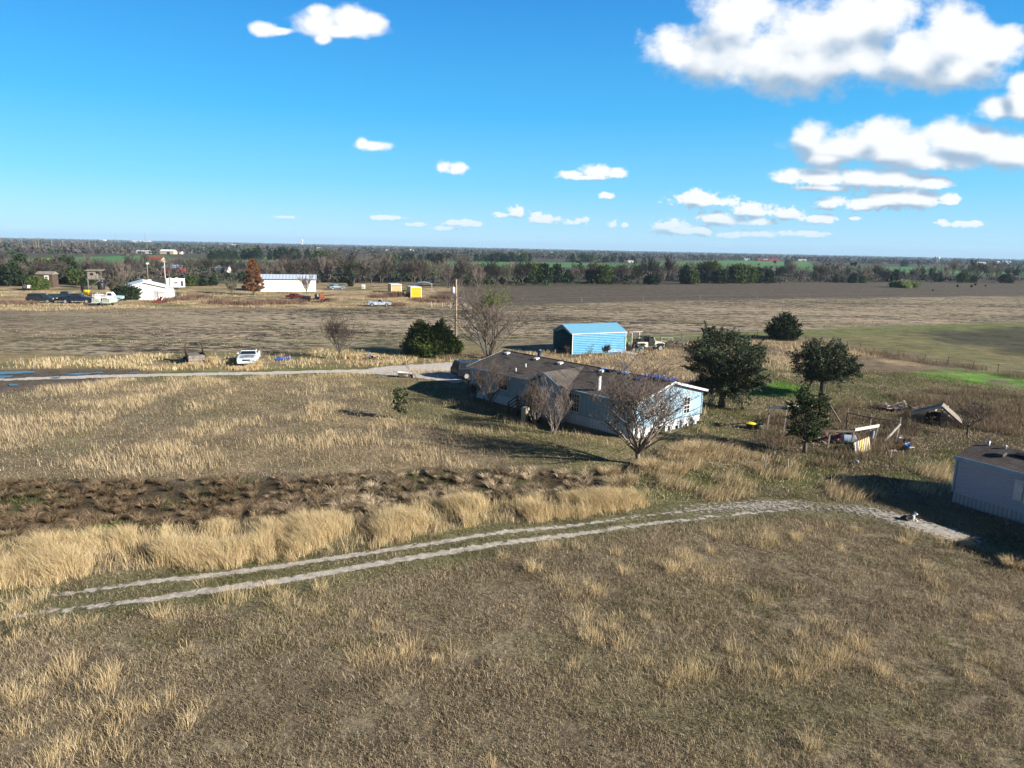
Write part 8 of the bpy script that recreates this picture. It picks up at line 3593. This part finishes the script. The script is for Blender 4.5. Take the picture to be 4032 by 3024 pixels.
stand('juniper', [(2335, 1112, 1038, .9), (2375, 1118, 1042, 1.1), (2395, 1118, 1062, 1.0), (2575, 1120, 1078, 1.2), (2550, 1119, 1084, 1.1), (2700, 1118, 1040, .9), (2725, 1119, 1060, 1.), (2770, 1108, 1030, .8), (2800, 1112, 1026, .9), (2835, 1116, 1060, 1.1), (2880, 1115, 1042, 1.0), (2905, 1115, 1038, 1.1), (2950, 1115, 1048, 1.1), (2985, 1115, 1050, 1.1), (3030, 1115, 1060, 1.1)], 'dark juniper among the bare trees of the middle hedgerow', 'junipers of the middle hedgerow', 'juniper_tree', 8)
stand('juniper', [(3105, 1050, 1020, 1.2), (3290, 1113, 1078, 1.2), (3360, 1114, 1072, 1.3), (3395, 1114, 1085, 1.2), (3525, 1110, 1058, .9), (3510, 1110, 1080, 1.2), (3692, 1110, 1075, 1.0), (3790, 1113, 1070, 1.1), (3830, 1113, 1085, 1.2), (3960, 1115, 1078, 1.4), (3560, 1050, 1025, 1.2)], 'dark juniper in the right part of the hedgerow', 'junipers of the right hedgerow', 'juniper_tree', 9)
stand('juniper', [(85, 1118, 995, 1.0), (60, 1125, 1030, 1.1), (175, 1112, 1015, 1.0), (262, 1116, 1005, .9), (300, 1120, 1060, 1.1), (340, 1125, 1088, 1.2), (20, 1120, 1040, 1.2)], 'dark juniper in the wood behind the parked cars', 'junipers of the wood behind the cars', 'juniper_tree', 10)
stand('juniper', [(140, 1142, 1085, 1.1), (172, 1140, 1094, 1.1)], 'bright green juniper bush right of the boat trailer', 'juniper bushes beside the boat', 'juniper_tree', 11)
stand('juniper', [(752, 1126, 1082, 1.5), (800, 1126, 1080, 1.5), (838, 1124, 1086, 1.4)], 'round dark juniper bush behind the white camper', 'juniper bushes behind the camper', 'juniper_tree', 12)
stand('juniper', [(1380, 1128, 1094, 1.2)], 'green juniper bush right of the blue sedan', None, 'juniper_tree', 13)
stand('juniper', row(830, 1340, 17, [(830, 1024), (1340, 1028)], [(830, 984), (1100, 975), (1340, 988)], 4, 7, 14, (1.0, 1.5)) + row(1450, 2100, 24, [(1450, 1027), (2100, 1032)], [(1450, 998), (2100, 998)], 5, 6, 15, (1.0, 1.6)) + row(2240, 2560, 8, [(2240, 1034), (2560, 1036)], [(2240, 998), (2560, 1012)], 5, 5, 16, (1.0, 1.5)), 'dark juniper on the far edge of the green fields', 'junipers along the far green fields', 'juniper_tree', 14)
stand('juniper', [(3020, 1116, 1108, 1.3), (3070, 1117, 1111, 1.2), (3770, 1130, 1119, 1.2), (3825, 1131, 1121, 1.2), (3840, 1124, 1116, 1.2), (3880, 1128, 1120, 1.2), (3672, 1145, 1139, 1.2)], 'tiny dark juniper seedling in the brown field', 'juniper seedlings in the brown field', 'juniper_tree', 17)


# ------------------------------------------------------------------ far woodland: nobody could count it
def woodland():
	rs = np.random.RandomState(5)
	n = 15000
	u = rs.uniform(0, 1, n)
	d = 400 * (10000 / 400) ** (u ** 0.85)
	a = rs.uniform(-0.80, 0.80, n)
	x, y = d * np.sin(a), d * np.cos(a)
	clump = fbm(x, y, 160, 3, 88)
	keep = clump > np.interp(d, [400, 900, 2500, 11000], [0.50, 0.46, 0.36, 0.22])
	for pg in (R_FAR1, R_FAR2, R_FAR3):
		keep &= sdist(pg, x, y) < -4
	lim = [P(*q) for q in ((-900, 1006), (-400, 1003), (700, 999), (1100, 1007), (1380, 1023), (2700, 1029), (3500, 1040), (4032, 1052), (5200, 1075))]
	la = np.array([math.atan2(q[0], q[1]) for q in lim])
	ld = np.array([math.hypot(*q) for q in lim])
	keep &= (d > np.interp(a, la, ld)) | (rs.uniform(0, 1, n) < 0.05)
	for pg in (R_WEED, R_YARD):
		keep &= sdist(pg, x, y) < -10
	# low scrub under and between the nearer belts
	nb = 9000
	db = rs.uniform(190, 560, nb)
	ab = rs.uniform(-0.80, 0.80, nb)
	xb, yb_ = db * np.sin(ab), db * np.cos(ab)
	kb = fbm(xb, yb_, 30, 3, 89) > 0.47
	for pg in (R_FAR1, R_FAR2, R_FAR3, R_WEED, R_YARD, R_PLOUGH, R_PAST):
		kb &= sdist(pg, xb, yb_) < -3
	kb &= yb_ > np.interp(xb, [P(0, 1142)[0], P(1750, 1125)[0], P(2100, 1124)[0], P(3200, 1114)[0], P(4032, 1114)[0]], [P(0, 1142)[1], P(1750, 1125)[1], P(2100, 1124)[1], P(3200, 1114)[1], P(4032, 1114)[1]])
	nfar = int(keep.sum())
	x, y, d = np.concatenate([x[keep], xb[kb]]), np.concatenate([y[keep], yb_[kb]]), np.concatenate([d[keep], db[kb]])
	n = len(x)
	k = 30
	hh = rs.uniform(4.5, 10.5, n) * np.interp(d, [400, 3000, 11000], [0.85, 1.0, 1.25])
	ww = hh * rs.uniform(0.7, 1.5, n) * np.interp(d, [400, 3000, 11000], [0.8, 1.4, 3.0])
	hh[nfar:] = rs.uniform(0.8, 2.8, n - nfar)
	ww[nfar:] = hh[nfar:] * rs.uniform(1.0, 2.4, n - nfar)
	green = (fbm(x, y, 90, 2, 12) + rs.normal(0, 0.1, n)) > 0.62
	base = np.where(green[:, None], np.array([0.028, 0.045, 0.018]), np.array([0.076, 0.066, 0.055]))
	base = base * rs.uniform(0.7, 1.3, n)[:, None]
	dirs = rs.normal(0, 1, (n, k, 3))
	dirs[:, :, 2] = np.abs(dirs[:, :, 2]) * 0.8
	dirs /= np.linalg.norm(dirs, axis=2)[:, :, None]
	rr = rs.uniform(0.55, 1.0, (n, k, 1))
	p = dirs * rr * np.stack([ww * 0.5, ww * 0.5, hh], 1)[:, None, :]
	p[:, :, 0] += x[:, None]
	p[:, :, 1] += y[:, None]
	p[:, :, 2] = np.maximum(p[:, :, 2], 0.3)
	p = p.reshape(-1, 3)
	dr = dirs.reshape(-1, 3)
	sz = np.repeat(np.minimum(ww, hh) * 0.28, k)
	V, Q = leaves(p, dr, sz, 1.3, 4)
	c = np.repeat(np.repeat(base, k, 0) * rs.uniform(0.75, 1.25, n * k)[:, None], 4, 0)
	me = tri_mesh('far_woodland', V, Q, mat_attr('far_crowns', 'tint', 0.9), c)
	o = link_mesh('far_woodland', me)
	tag(o, 'distant scrub woodland stretching grey-brown to the horizon', 'woodland', kind='stuff')


woodland()

# ------------------------------------------------------------------ far houses, barns, masts
M_WHITEP = mat('white_metal_paint', (0.78, 0.79, 0.80), (0.62, 0.63, 0.64), scale=0.6, rough=0.5)
M_TANP = mat('tan_metal_paint', (0.50, 0.43, 0.30), (0.40, 0.34, 0.24), scale=0.6, rough=0.6)
M_REDP = mat('red_metal_paint', (0.32, 0.055, 0.05), (0.22, 0.04, 0.035), scale=0.6, rough=0.6)
M_BLUEP = mat('blue_sheet', (0.28, 0.42, 0.60), (0.18, 0.28, 0.44), scale=0.6, rough=0.5)
M_DARKP = mat('dark_opening', (0.02, 0.02, 0.022), (0.012, 0.012, 0.014), scale=0.6)
M_GREYP = mat('grey_metal_paint', (0.33, 0.34, 0.36), (0.24, 0.25, 0.26), scale=0.6, rough=0.5)


def far_building(x0, x1, yb, yt, wallm, roofm, label, name='farm_building', cat='building', door=True, depth=0.6, group=None):
	"""gabled building with its long side to the viewer; pixel box gives foot line and ridge height"""
	ax, ay = P(x0, yb)
	bx, by = P(x1, yb + (x1 - x0) * 0.0213)
	h = hgt((x0 + x1) / 2, yb, yt)
	Lx = math.hypot(bx - ax, by - ay)
	o = thing(name, label, cat, (ax, ay, 0), math.atan2(by - ay, bx - ax), group)
	W_ = max(4.0, Lx * depth)
	e = h * 0.66
	w = MB()
	w.box((Lx / 2, W_ / 2, e / 2), (Lx, W_, e))
	w.prism([(0.02, e), (W_ - 0.02, e), (W_ / 2, h - 0.15)], 'x', 0.02, Lx - 0.02)
	w.build('wall', wallm, o)
	r = MB()
	ov = 0.3
	r.add([(-ov, -ov, e - 0.05), (Lx + ov, -ov, e - 0.05), (Lx + ov, W_ / 2, h), (-ov, W_ / 2, h), (-ov, W_ + ov, e - 0.05), (Lx + ov, W_ + ov, e - 0.05)], [(0, 1, 2, 3), (3, 2, 5, 4)])
	r.build('roof', roofm, o, fix=False)
	if door:
		d = MB()
		d.box((Lx * 0.62, -0.02, e * 0.38), (min(3.2, Lx * 0.22), 0.06, e * 0.76))
		d.build('door', M_DARKP, o)
	return o


far_building(536, 583, 998, 985, M_WHITEP, M_WHITEP, 'white barn left of the tan metal building beyond the wood')
far_building(630, 683, 1000, 982, M_TANP, M_WHITEP, 'tan metal building with wide dark doorway beyond the wood')
far_building(686, 714, 1000, 988, M_WHITEP, M_REDP, 'small white house with red roof right of the tan metal building', 'house', 'house')
far_building(583, 635, 1046, 1010, M_TANP, M_REDP, 'house with bright red metal roof half hidden in bare trees', 'house', 'house', depth=0.8)
far_building(642, 712, 1080, 1042, M_REDP, M_BLUEP, 'red shed under a pale blue sheet roof behind the camper', 'shed', 'shed', depth=0.7)
far_building(846, 896, 1074, 1046, M_WHITEP, M_WHITEP, 'white trailer house among the trees left of the rust-coloured tree', 'trailer_house', 'house', depth=0.35)
far_building(515, 585, 955, 947, M_WHITEP, M_WHITEP, 'long white warehouse near the left skyline below the mast', depth=0.4)
far_building(388, 412, 950, 943, M_WHITEP, M_WHITEP, 'small white building on the left skyline')
far_building(864, 909, 968, 959, M_WHITEP, M_GREYP, 'pale warehouse under the skyline, left one of the white cluster')
far_building(920, 951, 968, 962, M_WHITEP, M_WHITEP, 'low white building, middle one of the white cluster under the skyline')
far_building(1240, 1262, 980, 973, M_WHITEP, M_WHITEP, 'white building under the skyline right of the water tower')
far_building(1283, 1305, 980, 974, M_WHITEP, M_GREYP, 'grey-roofed white building under the skyline beside the white one')
far_building(1519, 1534, 987, 980, M_WHITEP, M_REDP, 'white house with red roof high in the middle distance', 'house', 'house')
far_building(1614, 1628, 987, 981, M_WHITEP, M_WHITEP, 'small white house in the middle of the far woods', 'house', 'house')
far_building(2168, 2176, 1000, 993, M_WHITEP, M_WHITEP, 'tiny bright white house above the big juniper clump', 'house', 'house')
far_building(2474, 2494, 1034, 1026, M_WHITEP, M_WHITEP, 'white trailer house in trees above the middle hedgerow', 'house', 'house')
far_building(2632, 2642, 1020, 1012, M_WHITEP, M_WHITEP, 'white shed above the middle hedgerow left of the red barns', 'shed', 'shed')
far_building(2933, 2957, 1026, 1017, M_WHITEP, M_WHITEP, 'open white barn left of the red barns')
far_building(2982, 3002, 1028, 1018, M_REDP, M_REDP, 'leftmost of the three red barns beyond the pasture')
far_building(3006, 3024, 1029, 1019, M_REDP, M_GREYP, 'middle red barn with grey roof beyond the pasture')
far_building(3027, 3070, 1028, 1018, M_REDP, M_REDP, 'longest and rightmost of the three red barns beyond the pasture')
far_building(3142, 3176, 1028, 1020, M_TANP, M_TANP, 'low tan shed right of the red barns', 'shed', 'shed')
far_building(3432, 3448, 1033, 1022, M_WHITEP, M_GREYP, 'white farmhouse with grey gable in the right woods', 'house', 'house')
far_building(3640, 3664, 1038, 1029, M_WHITEP, M_WHITEP, 'white house left of the dark tower', 'house', 'house')
far_building(3834, 3882, 1041, 1031, M_WHITEP, M_WHITEP, 'long white shed in the right distance, left of the two', 'shed', 'shed', depth=0.4)
far_building(3928, 3986, 1037, 1029, M_WHITEP, M_WHITEP, 'long white shed in the right distance, right of the two', 'shed', 'shed', depth=0.4)


def tower(px, yb, yt, w, label, name, cat, m, head=None):
	x, y = P(px, yb)
	h = hgt(px, yb, yt)
	o = thing(name, label, cat, (x, y, 0))
	s = MB()
	if head:
		for k in range(4):
			a = k * math.pi / 2 + 0.7
			s.tube([(math.cos(a) * w * 1.4, math.sin(a) * w * 1.4, 0), (math.cos(a) * w * 0.8, math.sin(a) * w * 0.8, h * 0.7)], w * 0.16, 5)
		s.build('legs', m, o)
		t = MB()
		t.lathe([(0.01, h * 0.66), (w * 1.2, h * 0.70), (w * 1.5, h * 0.80), (w * 1.2, h * 0.93), (0.01, h)], n=14)
		t.build('tank', m, o, smooth=True)
	else:
		for k in range(3):
			a = k * 2.094
			s.tube([(math.cos(a) * w, math.sin(a) * w, 0), (math.cos(a) * w * 0.4, math.sin(a) * w * 0.4, h)], w * 0.25, 4)
		nb = 10
		for k in range(nb):
			z0, z1 = h * k / nb, h * (k + 1) / nb
			a = k * 2.094
			s.tube([(math.cos(a) * w * (1 - .6 * z0 / h), math.sin(a) * w * (1 - .6 * z0 / h), z0), (math.cos(a + 2.094) * w * (1 - .6 * z1 / h), math.sin(a + 2.094) * w * (1 - .6 * z1 / h), z1)], w * 0.16, 4)
		s.build('lattice', m, o)
	return o


tower(1190, 968, 943, 3.6, 'white water tower on the left skyline', 'water_tower', 'water tower', M_WHITEP, True)
tower(573, 962, 908, 0.8, 'tall thin radio mast on the left skyline', 'radio_mast', 'mast', M_GREYP)
tower(456, 958, 917, 0.7, 'shorter radio mast left of the tall one on the skyline', 'radio_mast', 'mast', M_GREYP)
tower(3680, 1036, 1010, 1.6, 'dark lattice tower in the right distance beside the white silo', 'lattice_tower', 'tower', M_DARKP)
tower(3693, 1036, 1012, 2.2, 'white tank tower in the right distance beside the dark one', 'water_tower', 'water tower', M_WHITEP, True)



def far_pole(px, yb, yt, arm, label, group):
	x, y = P(px, yb)
	h = hgt(px, yb, yt)
	o = thing('power_pole', label, 'power pole', (x, y, 0), 0.25, group)
	s = MB()
	s.tube([(0, 0, 0), (0, 0, h)], [0.24, 0.16], 6)
	s.build('pole', M_POLE, o)
	if arm:
		c = MB()
		c.box((0, 0.1, h * 0.95), (h * 0.22, 0.2, 0.28))
		c.build('crossarm', M_POLE, o)
		for k in (-1, 0, 1):
			i = MB()
			i.tube([(k * h * 0.09, 0.1, h * 0.95 + 0.14), (k * h * 0.09, 0.1, h * 0.95 + 0.5)], 0.09, 5)
			i.build('insulator', M_GREYP, o)


PL = [(7, 991, 919, 0, 'tall bare power pole at the extreme left of the view'), (90, 991, 925, 0, 'tall bare power pole, second from the left edge'), (145, 992, 948, 0, 'shorter power pole between two taller ones on the left'),
	  (155, 988, 934, 1, 'power pole with crossarm right beside a shorter bare pole'), (206, 984, 941, 1, None), (250, 984, 946, 1, None), (289, 988, 950, 1, None), (328, 988, 952, 1, None), (353, 992, 957, 1, None), (379, 992, 958, 1, None), (422, 992, 960, 1, None),
	  (580, 992, 961, 0, 'small power pole above the white barn beyond the wood'), (726, 988, 966, 0, 'small power pole right of the red-roofed white house beyond the wood')]
for (px, yb, yt, arm, lab) in PL:
	far_pole(px, yb, yt, arm, lab or 'far power pole with crossarm in the receding line on the left', None if lab else 'power poles receding over the left wood')
# ------------------------------------------------------------------ sun, sky, clouds, haze
SUN_EL = R(23)
SUN_DIR = Vector((0.92, -0.39, 0)).normalized()
SUN_AZ = math.atan2(SUN_DIR.x, SUN_DIR.y)
sd_ = bpy.data.lights.new('sun', 'SUN')
sd_.energy = 5.0
sd_.angle = R(0.53)
sd_.color = (1.0, 0.925, 0.82)
so = bpy.data.objects.new('sun', sd_)
COL.objects.link(so)
dv = Vector((SUN_DIR.x * math.cos(SUN_EL), SUN_DIR.y * math.cos(SUN_EL), math.sin(SUN_EL)))
so.rotation_euler = dv.to_track_quat('Z', 'Y').to_euler()
so.location = (60, -30, 60)

W = bpy.data.worlds.new('World')
SC.world = W
W.use_nodes = True
nt = W.node_tree
N, L = nt.nodes, nt.links
bg = N['Background']


def zb(cx, cy, rx, ry, q):
	x0, y0, k = q
	return (x0 + cx * k, y0 + cy * k, rx * k, ry * k)


ZA = (2500, 0, 1532 / 2212)
ZB = (900, 0, 1800 / 2212)
BL = [zb(*b, ZA) for b in [
	(230, 310, 190, 130), (450, 330, 230, 170), (560, 130, 190, 210), (640, 50, 160, 130), (900, 330, 340, 175), (1000, 150, 220, 160), (1250, 120, 330, 210), (1250, 330, 360, 175),
	(1450, 60, 200, 140), (1600, 330, 340, 180), (1820, 230, 230, 180), (1850, 400, 290, 115), (2030, 280, 190, 140), (2120, 210, 110, 90),
	(2050, 620, 130, 75), (2180, 600, 110, 85), (2200, 480, 90, 70),
	(1000, 790, 120, 85), (1380, 770, 180, 115), (1200, 840, 300, 100), (1500, 860, 350, 105), (1900, 810, 300, 115), (2150, 870, 210, 110), (1700, 920, 300, 65), (1100, 905, 150, 50),
	(880, 1010, 90, 50), (1050, 1020, 190, 65), (1300, 1010, 190, 70), (1500, 1020, 220, 60), (1690, 1035, 120, 40), (1050, 1070, 210, 28),
	(1130, 1150, 150, 48), (1250, 1165, 120, 38), (1480, 1120, 170, 52), (1610, 1130, 110, 52), (1400, 1155, 160, 34), (1785, 1132, 55, 30),
	(380, 1140, 190, 50), (360, 1110, 90, 42), (480, 1150, 100, 34), (660, 1195, 140, 44), (850, 1210, 140, 42), (1050, 1245, 130, 32), (470, 1240, 125, 42), (700, 1260, 120, 26),
	(200, 1285, 115, 42), (380, 1310, 60, 32), (250, 1312, 130, 22), (720, 1330, 130, 24), (950, 1330, 180, 22), (540, 1338, 70, 14), (1250, 1240, 55, 16), (1750, 1267, 44, 16), (1900, 1275, 110, 19),
	]]
BL += [zb(*b, ZB) for b in [
	(170, 140, 70, 30), (260, 150, 70, 18), (420, 115, 120, 62), (430, 60, 60, 38), (600, 100, 105, 62), (690, 115, 65, 50), (560, 150, 170, 36), (460, 190, 45, 30),
	(700, 705, 85, 24), (645, 695, 32, 28), (1040, 810, 40, 32), (1105, 817, 50, 30), (1660, 848, 65, 20), (1790, 830, 85, 38), (1880, 832, 50, 28), (1730, 860, 120, 14), 
	(1830, 945, 38, 14), (1390, 1025, 65, 32), (1330, 1038, 55, 17), (1525, 1060, 90, 29), (770, 1052, 80, 12), (1140, 1078, 95, 14), (1690, 1072, 70, 25), (1860, 1088, 34, 20), (1920, 1090, 24, 14),
	(270, 1050, 55, 8), (1060, 1105, 70, 9), (910, 1085, 55, 9)]]


def uv(px, py):
	d = ray(px, py)
	return d[0] / d[1], d[2] / d[1]


def cloud_group():
	g = bpy.data.node_groups.new('cloud_density', 'ShaderNodeTree')
	g.interface.new_socket('Vector', in_out='INPUT', socket_type='NodeSocketVector')
	g.interface.new_socket('Density', in_out='OUTPUT', socket_type='NodeSocketFloat')
	n, l = g.nodes, g.links
	gi, go = n.new('NodeGroupInput'), n.new('NodeGroupOutput')
	last = None
	for (cx, cy, rx, ry) in BL:
		u0, v0 = uv(cx, cy)
		ru, rv = rx / F, ry / F
		a = n.new('ShaderNodeVectorMath')
		a.operation = 'MULTIPLY_ADD'
		a.inputs[1].default_value = (1 / ru, 1 / rv, 0)
		a.inputs[2].default_value = (-u0 / ru, -v0 / rv, 0)
		l.new(gi.outputs[0], a.inputs[0])
		b = n.new('ShaderNodeVectorMath')
		b.operation = 'LENGTH'
		l.new(a.outputs[0], b.inputs[0])
		if last is None:
			last = b.outputs['Value']
		else:
			mn = n.new('ShaderNodeMath')
			mn.operation = 'SMOOTH_MIN'
			mn.inputs[2].default_value = 0.25
			l.new(last, mn.inputs[0])
			l.new(b.outputs['Value'], mn.inputs[1])
			last = mn.outputs[0]
	tot = None
	for sc_, det, amp, ro, st in ((6.0, 4, 1.6, 0.58, (1, 1.25, 1)),):
		mp = n.new('ShaderNodeMapping')
		mp.inputs['Scale'].default_value = st
		l.new(gi.outputs[0], mp.inputs[0])
		nz = n.new('ShaderNodeTexNoise')
		nz.inputs['Scale'].default_value = sc_
		nz.inputs['Detail'].default_value = det
		nz.inputs['Roughness'].default_value = ro
		l.new(mp.outputs[0], nz.inputs['Vector'])
		ma = n.new('ShaderNodeMath')
		ma.operation = 'MULTIPLY_ADD'
		ma.inputs[1].default_value = amp
		ma.inputs[2].default_value = -0.5 * amp
		l.new(nz.outputs['Fac'], ma.inputs[0])
		if tot is None:
			tot = ma.outputs[0]
		else:
			s_ = n.new('ShaderNodeMath')
			l.new(tot, s_.inputs[0])
			l.new(ma.outputs[0], s_.inputs[1])
			tot = s_.outputs[0]
	sb = n.new('ShaderNodeMath')
	sb.operation = 'SUBTRACT'
	sb.inputs[0].default_value = 1.0
	l.new(last, sb.inputs[1])
	ad = n.new('ShaderNodeMath')
	l.new(sb.outputs[0], ad.inputs[0])
	l.new(tot, ad.inputs[1])
	l.new(ad.outputs[0], go.inputs[0])
	return g


def MATH(op, a, b=None, c=None):
	m = N.new('ShaderNodeMath')
	m.operation = op
	for i, v in enumerate((a, b, c)):
		if v is None:
			continue
		if isinstance(v, (int, float)):
			m.inputs[i].default_value = v
		else:
			L.new(v, m.inputs[i])
	return m.outputs[0]


sky = N.new('ShaderNodeTexSky')
sky.sky_type = 'NISHITA'
sky.sun_disc = False
sky.sun_elevation = SUN_EL
sky.sun_rotation = SUN_AZ
sky.altitude = 150
sky.air_density = 1.0
sky.dust_density = 0.25
sky.ozone_density = 2.2
tint = N.new('ShaderNodeMix')
tint.data_type = 'RGBA'
tint.blend_type = 'MULTIPLY'
tint.clamp_result = False
tint.inputs[0].default_value = 1.0
L.new(sky.outputs[0], tint.inputs[6])

tc = N.new('ShaderNodeTexCoord')
sep = N.new('ShaderNodeSeparateXYZ')
L.new(tc.outputs['Generated'], sep.inputs[0])
el_ramp = N.new('ShaderNodeValToRGB')
er = el_ramp.color_ramp.elements
er[0].position = 0.0
er[0].color = (0.23, 0.39, 0.74, 1)
er[1].position = 1.0
er[1].color = (0.006, 0.035, 0.10, 1)
for p_, c_ in ((0.03, (0.19, 0.345, 0.60, 1)), (0.08, (0.138, 0.325, 0.50, 1)), (0.17, (0.080, 0.33, 0.50, 1)), (0.34, (0.044, 0.25, 0.45, 1)), (0.44, (0.024, 0.14, 0.28, 1))):
	q_ = er.new(p_)
	q_.color = c_
L.new(sep.outputs[2], el_ramp.inputs[0])
gain = N.new('ShaderNodeVectorMath')
gain.operation = 'SCALE'
gain.inputs['Scale'].default_value = 3.4
L.new(el_ramp.outputs[0], gain.inputs[0])
L.new(gain.outputs[0], tint.inputs[7])
ab_ramp = N.new('ShaderNodeValToRGB')
ae = ab_ramp.color_ramp.elements
ae[0].position = 0.0
ae[0].color = (0.56, 0.82, 1.0, 1)
ae[1].position = 1.0
ae[1].color = (0.004, 0.04, 0.13, 1)
for p_, c_ in ((0.03, (0.45, 0.78, 1.0, 1)), (0.08, (0.24, 0.70, 0.98, 1)), (0.17, (0.088, 0.52, 0.96, 1)), (0.34, (0.035, 0.29, 0.80, 1)), (0.44, (0.02, 0.16, 0.45, 1))):
	q_ = ae.new(p_)
	q_.color = c_
L.new(sep.outputs[2], ab_ramp.inputs[0])
abg = N.new('ShaderNodeVectorMath')
abg.operation = 'SCALE'
abg.inputs['Scale'].default_value = 9.5
L.new(ab_ramp.outputs[0], abg.inputs[0])
even = N.new('ShaderNodeMix')
even.data_type = 'RGBA'
even.inputs[0].default_value = 0.7
L.new(tint.outputs[2], even.inputs[6])
L.new(abg.outputs[0], even.inputs[7])
yy = MATH('MAXIMUM', sep.outputs[1], 0.05)
uu = MATH('DIVIDE', sep.outputs[0], yy)
vv = MATH('DIVIDE', sep.outputs[2], yy)
cmb = N.new('ShaderNodeCombineXYZ')
L.new(uu, cmb.inputs[0])
L.new(vv, cmb.inputs[1])
CG = cloud_group()
g1 = N.new('ShaderNodeGroup')
g1.node_tree = CG
L.new(cmb.outputs[0], g1.inputs[0])
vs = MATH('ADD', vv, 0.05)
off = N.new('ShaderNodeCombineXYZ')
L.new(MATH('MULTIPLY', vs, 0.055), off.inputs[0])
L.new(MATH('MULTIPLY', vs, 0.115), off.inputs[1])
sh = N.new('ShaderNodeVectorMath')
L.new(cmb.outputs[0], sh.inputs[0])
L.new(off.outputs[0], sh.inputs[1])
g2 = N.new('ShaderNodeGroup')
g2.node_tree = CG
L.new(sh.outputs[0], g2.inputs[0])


def mrange(v, a, b, c=0.0, d=1.0, smooth=True):
	m = N.new('ShaderNodeMapRange')
	if smooth:
		m.interpolation_type = 'SMOOTHSTEP'
	L.new(v, m.inputs['Value'])
	m.inputs['From Min'].default_value = a
	m.inputs['From Max'].default_value = b
	m.inputs['To Min'].default_value = c
	m.inputs['To Max'].default_value = d
	return m.outputs['Result']


fine = g1.outputs[0]
hiv = mrange(vv, 0.05, 0.16)
lov = MATH('SUBTRACT', 1.0, hiv)
for sc_, det, amp, st in ((17.0, 10, 1.9, (1, 1.3, 1)), (48.0, 6, 1.5, (1, 1.4, 1)), (120.0, 6, 1.9, (1, 1.3, 1))):
	mp = N.new('ShaderNodeMapping')
	mp.inputs['Scale'].default_value = st
	L.new(cmb.outputs[0], mp.inputs[0])
	nz = N.new('ShaderNodeTexNoise')
	nz.inputs['Scale'].default_value = sc_
	nz.inputs['Detail'].default_value = det
	nz.inputs['Roughness'].default_value = 0.6
	L.new(mp.outputs[0], nz.inputs['Vector'])
	v_ = MATH('MULTIPLY', MATH('SUBTRACT', nz.outputs['Fac'], 0.5), amp)
	if sc_ > 40:
		v_ = MATH('MULTIPLY', v_, lov)
	fine = MATH('ADD', fine, v_)
alpha = mrange(MATH('MULTIPLY_ADD', hiv, 0.12, fine), -0.08, 0.5)
L.new(MATH('MULTIPLY_ADD', hiv, 0.16, 0.42), alpha.node.inputs['From Max'])
front = MATH('GREATER_THAN', sep.outputs[1], 0.06)
up = MATH('GREATER_THAN', sep.outputs[2], 0.0)
lowfade = mrange(vv, 0.012, 0.06, 0.55, 1.0)
alpha = MATH('MULTIPLY', MATH('MULTIPLY', alpha, lowfade), MATH('MULTIPLY', front, up))
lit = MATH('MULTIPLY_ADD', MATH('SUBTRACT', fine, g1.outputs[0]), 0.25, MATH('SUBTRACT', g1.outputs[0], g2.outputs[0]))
litf = mrange(lit, -0.48, 0.30)  # cloud light and shade painted into the colour: white sunward, grey-blue below
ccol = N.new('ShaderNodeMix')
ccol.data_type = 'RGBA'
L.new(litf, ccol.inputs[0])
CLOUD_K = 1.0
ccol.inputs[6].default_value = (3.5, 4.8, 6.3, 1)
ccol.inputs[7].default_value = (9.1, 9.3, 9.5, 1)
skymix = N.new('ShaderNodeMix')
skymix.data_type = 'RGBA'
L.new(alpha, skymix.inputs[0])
fb = mrange(sep.outputs[1], -0.45, 0.15)
dim = N.new('ShaderNodeVectorMath')
dim.operation = 'SCALE'
dim.inputs['Scale'].default_value = 0.28
L.new(sky.outputs[0], dim.inputs[0])
allsky = N.new('ShaderNodeMix')
allsky.data_type = 'RGBA'
L.new(fb, allsky.inputs[0])
L.new(dim.outputs[0], allsky.inputs[6])
L.new(even.outputs[2], allsky.inputs[7])
L.new(allsky.outputs[2], skymix.inputs[6])
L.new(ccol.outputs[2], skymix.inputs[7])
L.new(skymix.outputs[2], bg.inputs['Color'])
bg.inputs['Strength'].default_value = 0.05
W.cycles.sampling_method = 'MANUAL'
W.cycles.sample_map_resolution = 512

# air: one even box round everything, sky outside it
HAZE = True
if HAZE:
	hb = MB()
	hb.box((0, 0, 33), (22400, 22400, 72))
	hm = bpy.data.materials.new('pale_air')
	hm.use_nodes = True
	hn, hl = hm.node_tree.nodes, hm.node_tree.links
	hn.remove(hn['Principled BSDF'])
	pv = hn.new('ShaderNodeVolumePrincipled')
	pv.inputs['Color'].default_value = (0.50, 0.75, 1.0, 1)
	pv.inputs['Density'].default_value = 0.00011
	pv.inputs['Anisotropy'].default_value = 0.0
	hl.new(pv.outputs[0], hn['Material Output'].inputs['Volume'])
	ho = hb.build('haze', hm)
	tag(ho, 'thin bluish air over the whole plain', 'haze', kind='stuff')

vsx = SC.view_settings
vsx.view_transform = 'Standard'
vsx.look = 'None'
vsx.exposure = 1.15
vsx.gamma = 1.0
SC.render.engine = 'CYCLES'
cy = SC.cycles
cy.max_bounces = 5
cy.diffuse_bounces = 2
cy.glossy_bounces = 2
cy.transmission_bounces = 2
cy.volume_bounces = 0
cy.transparent_max_bounces = 16
cy.use_denoising = True
cy.denoiser = 'OPENIMAGEDENOISE'
cy.caustics_reflective = False
cy.caustics_refractive = False
cy.sample_clamp_indirect = 6.0
cy.use_adaptive_sampling = True
cy.adaptive_threshold = 0.015
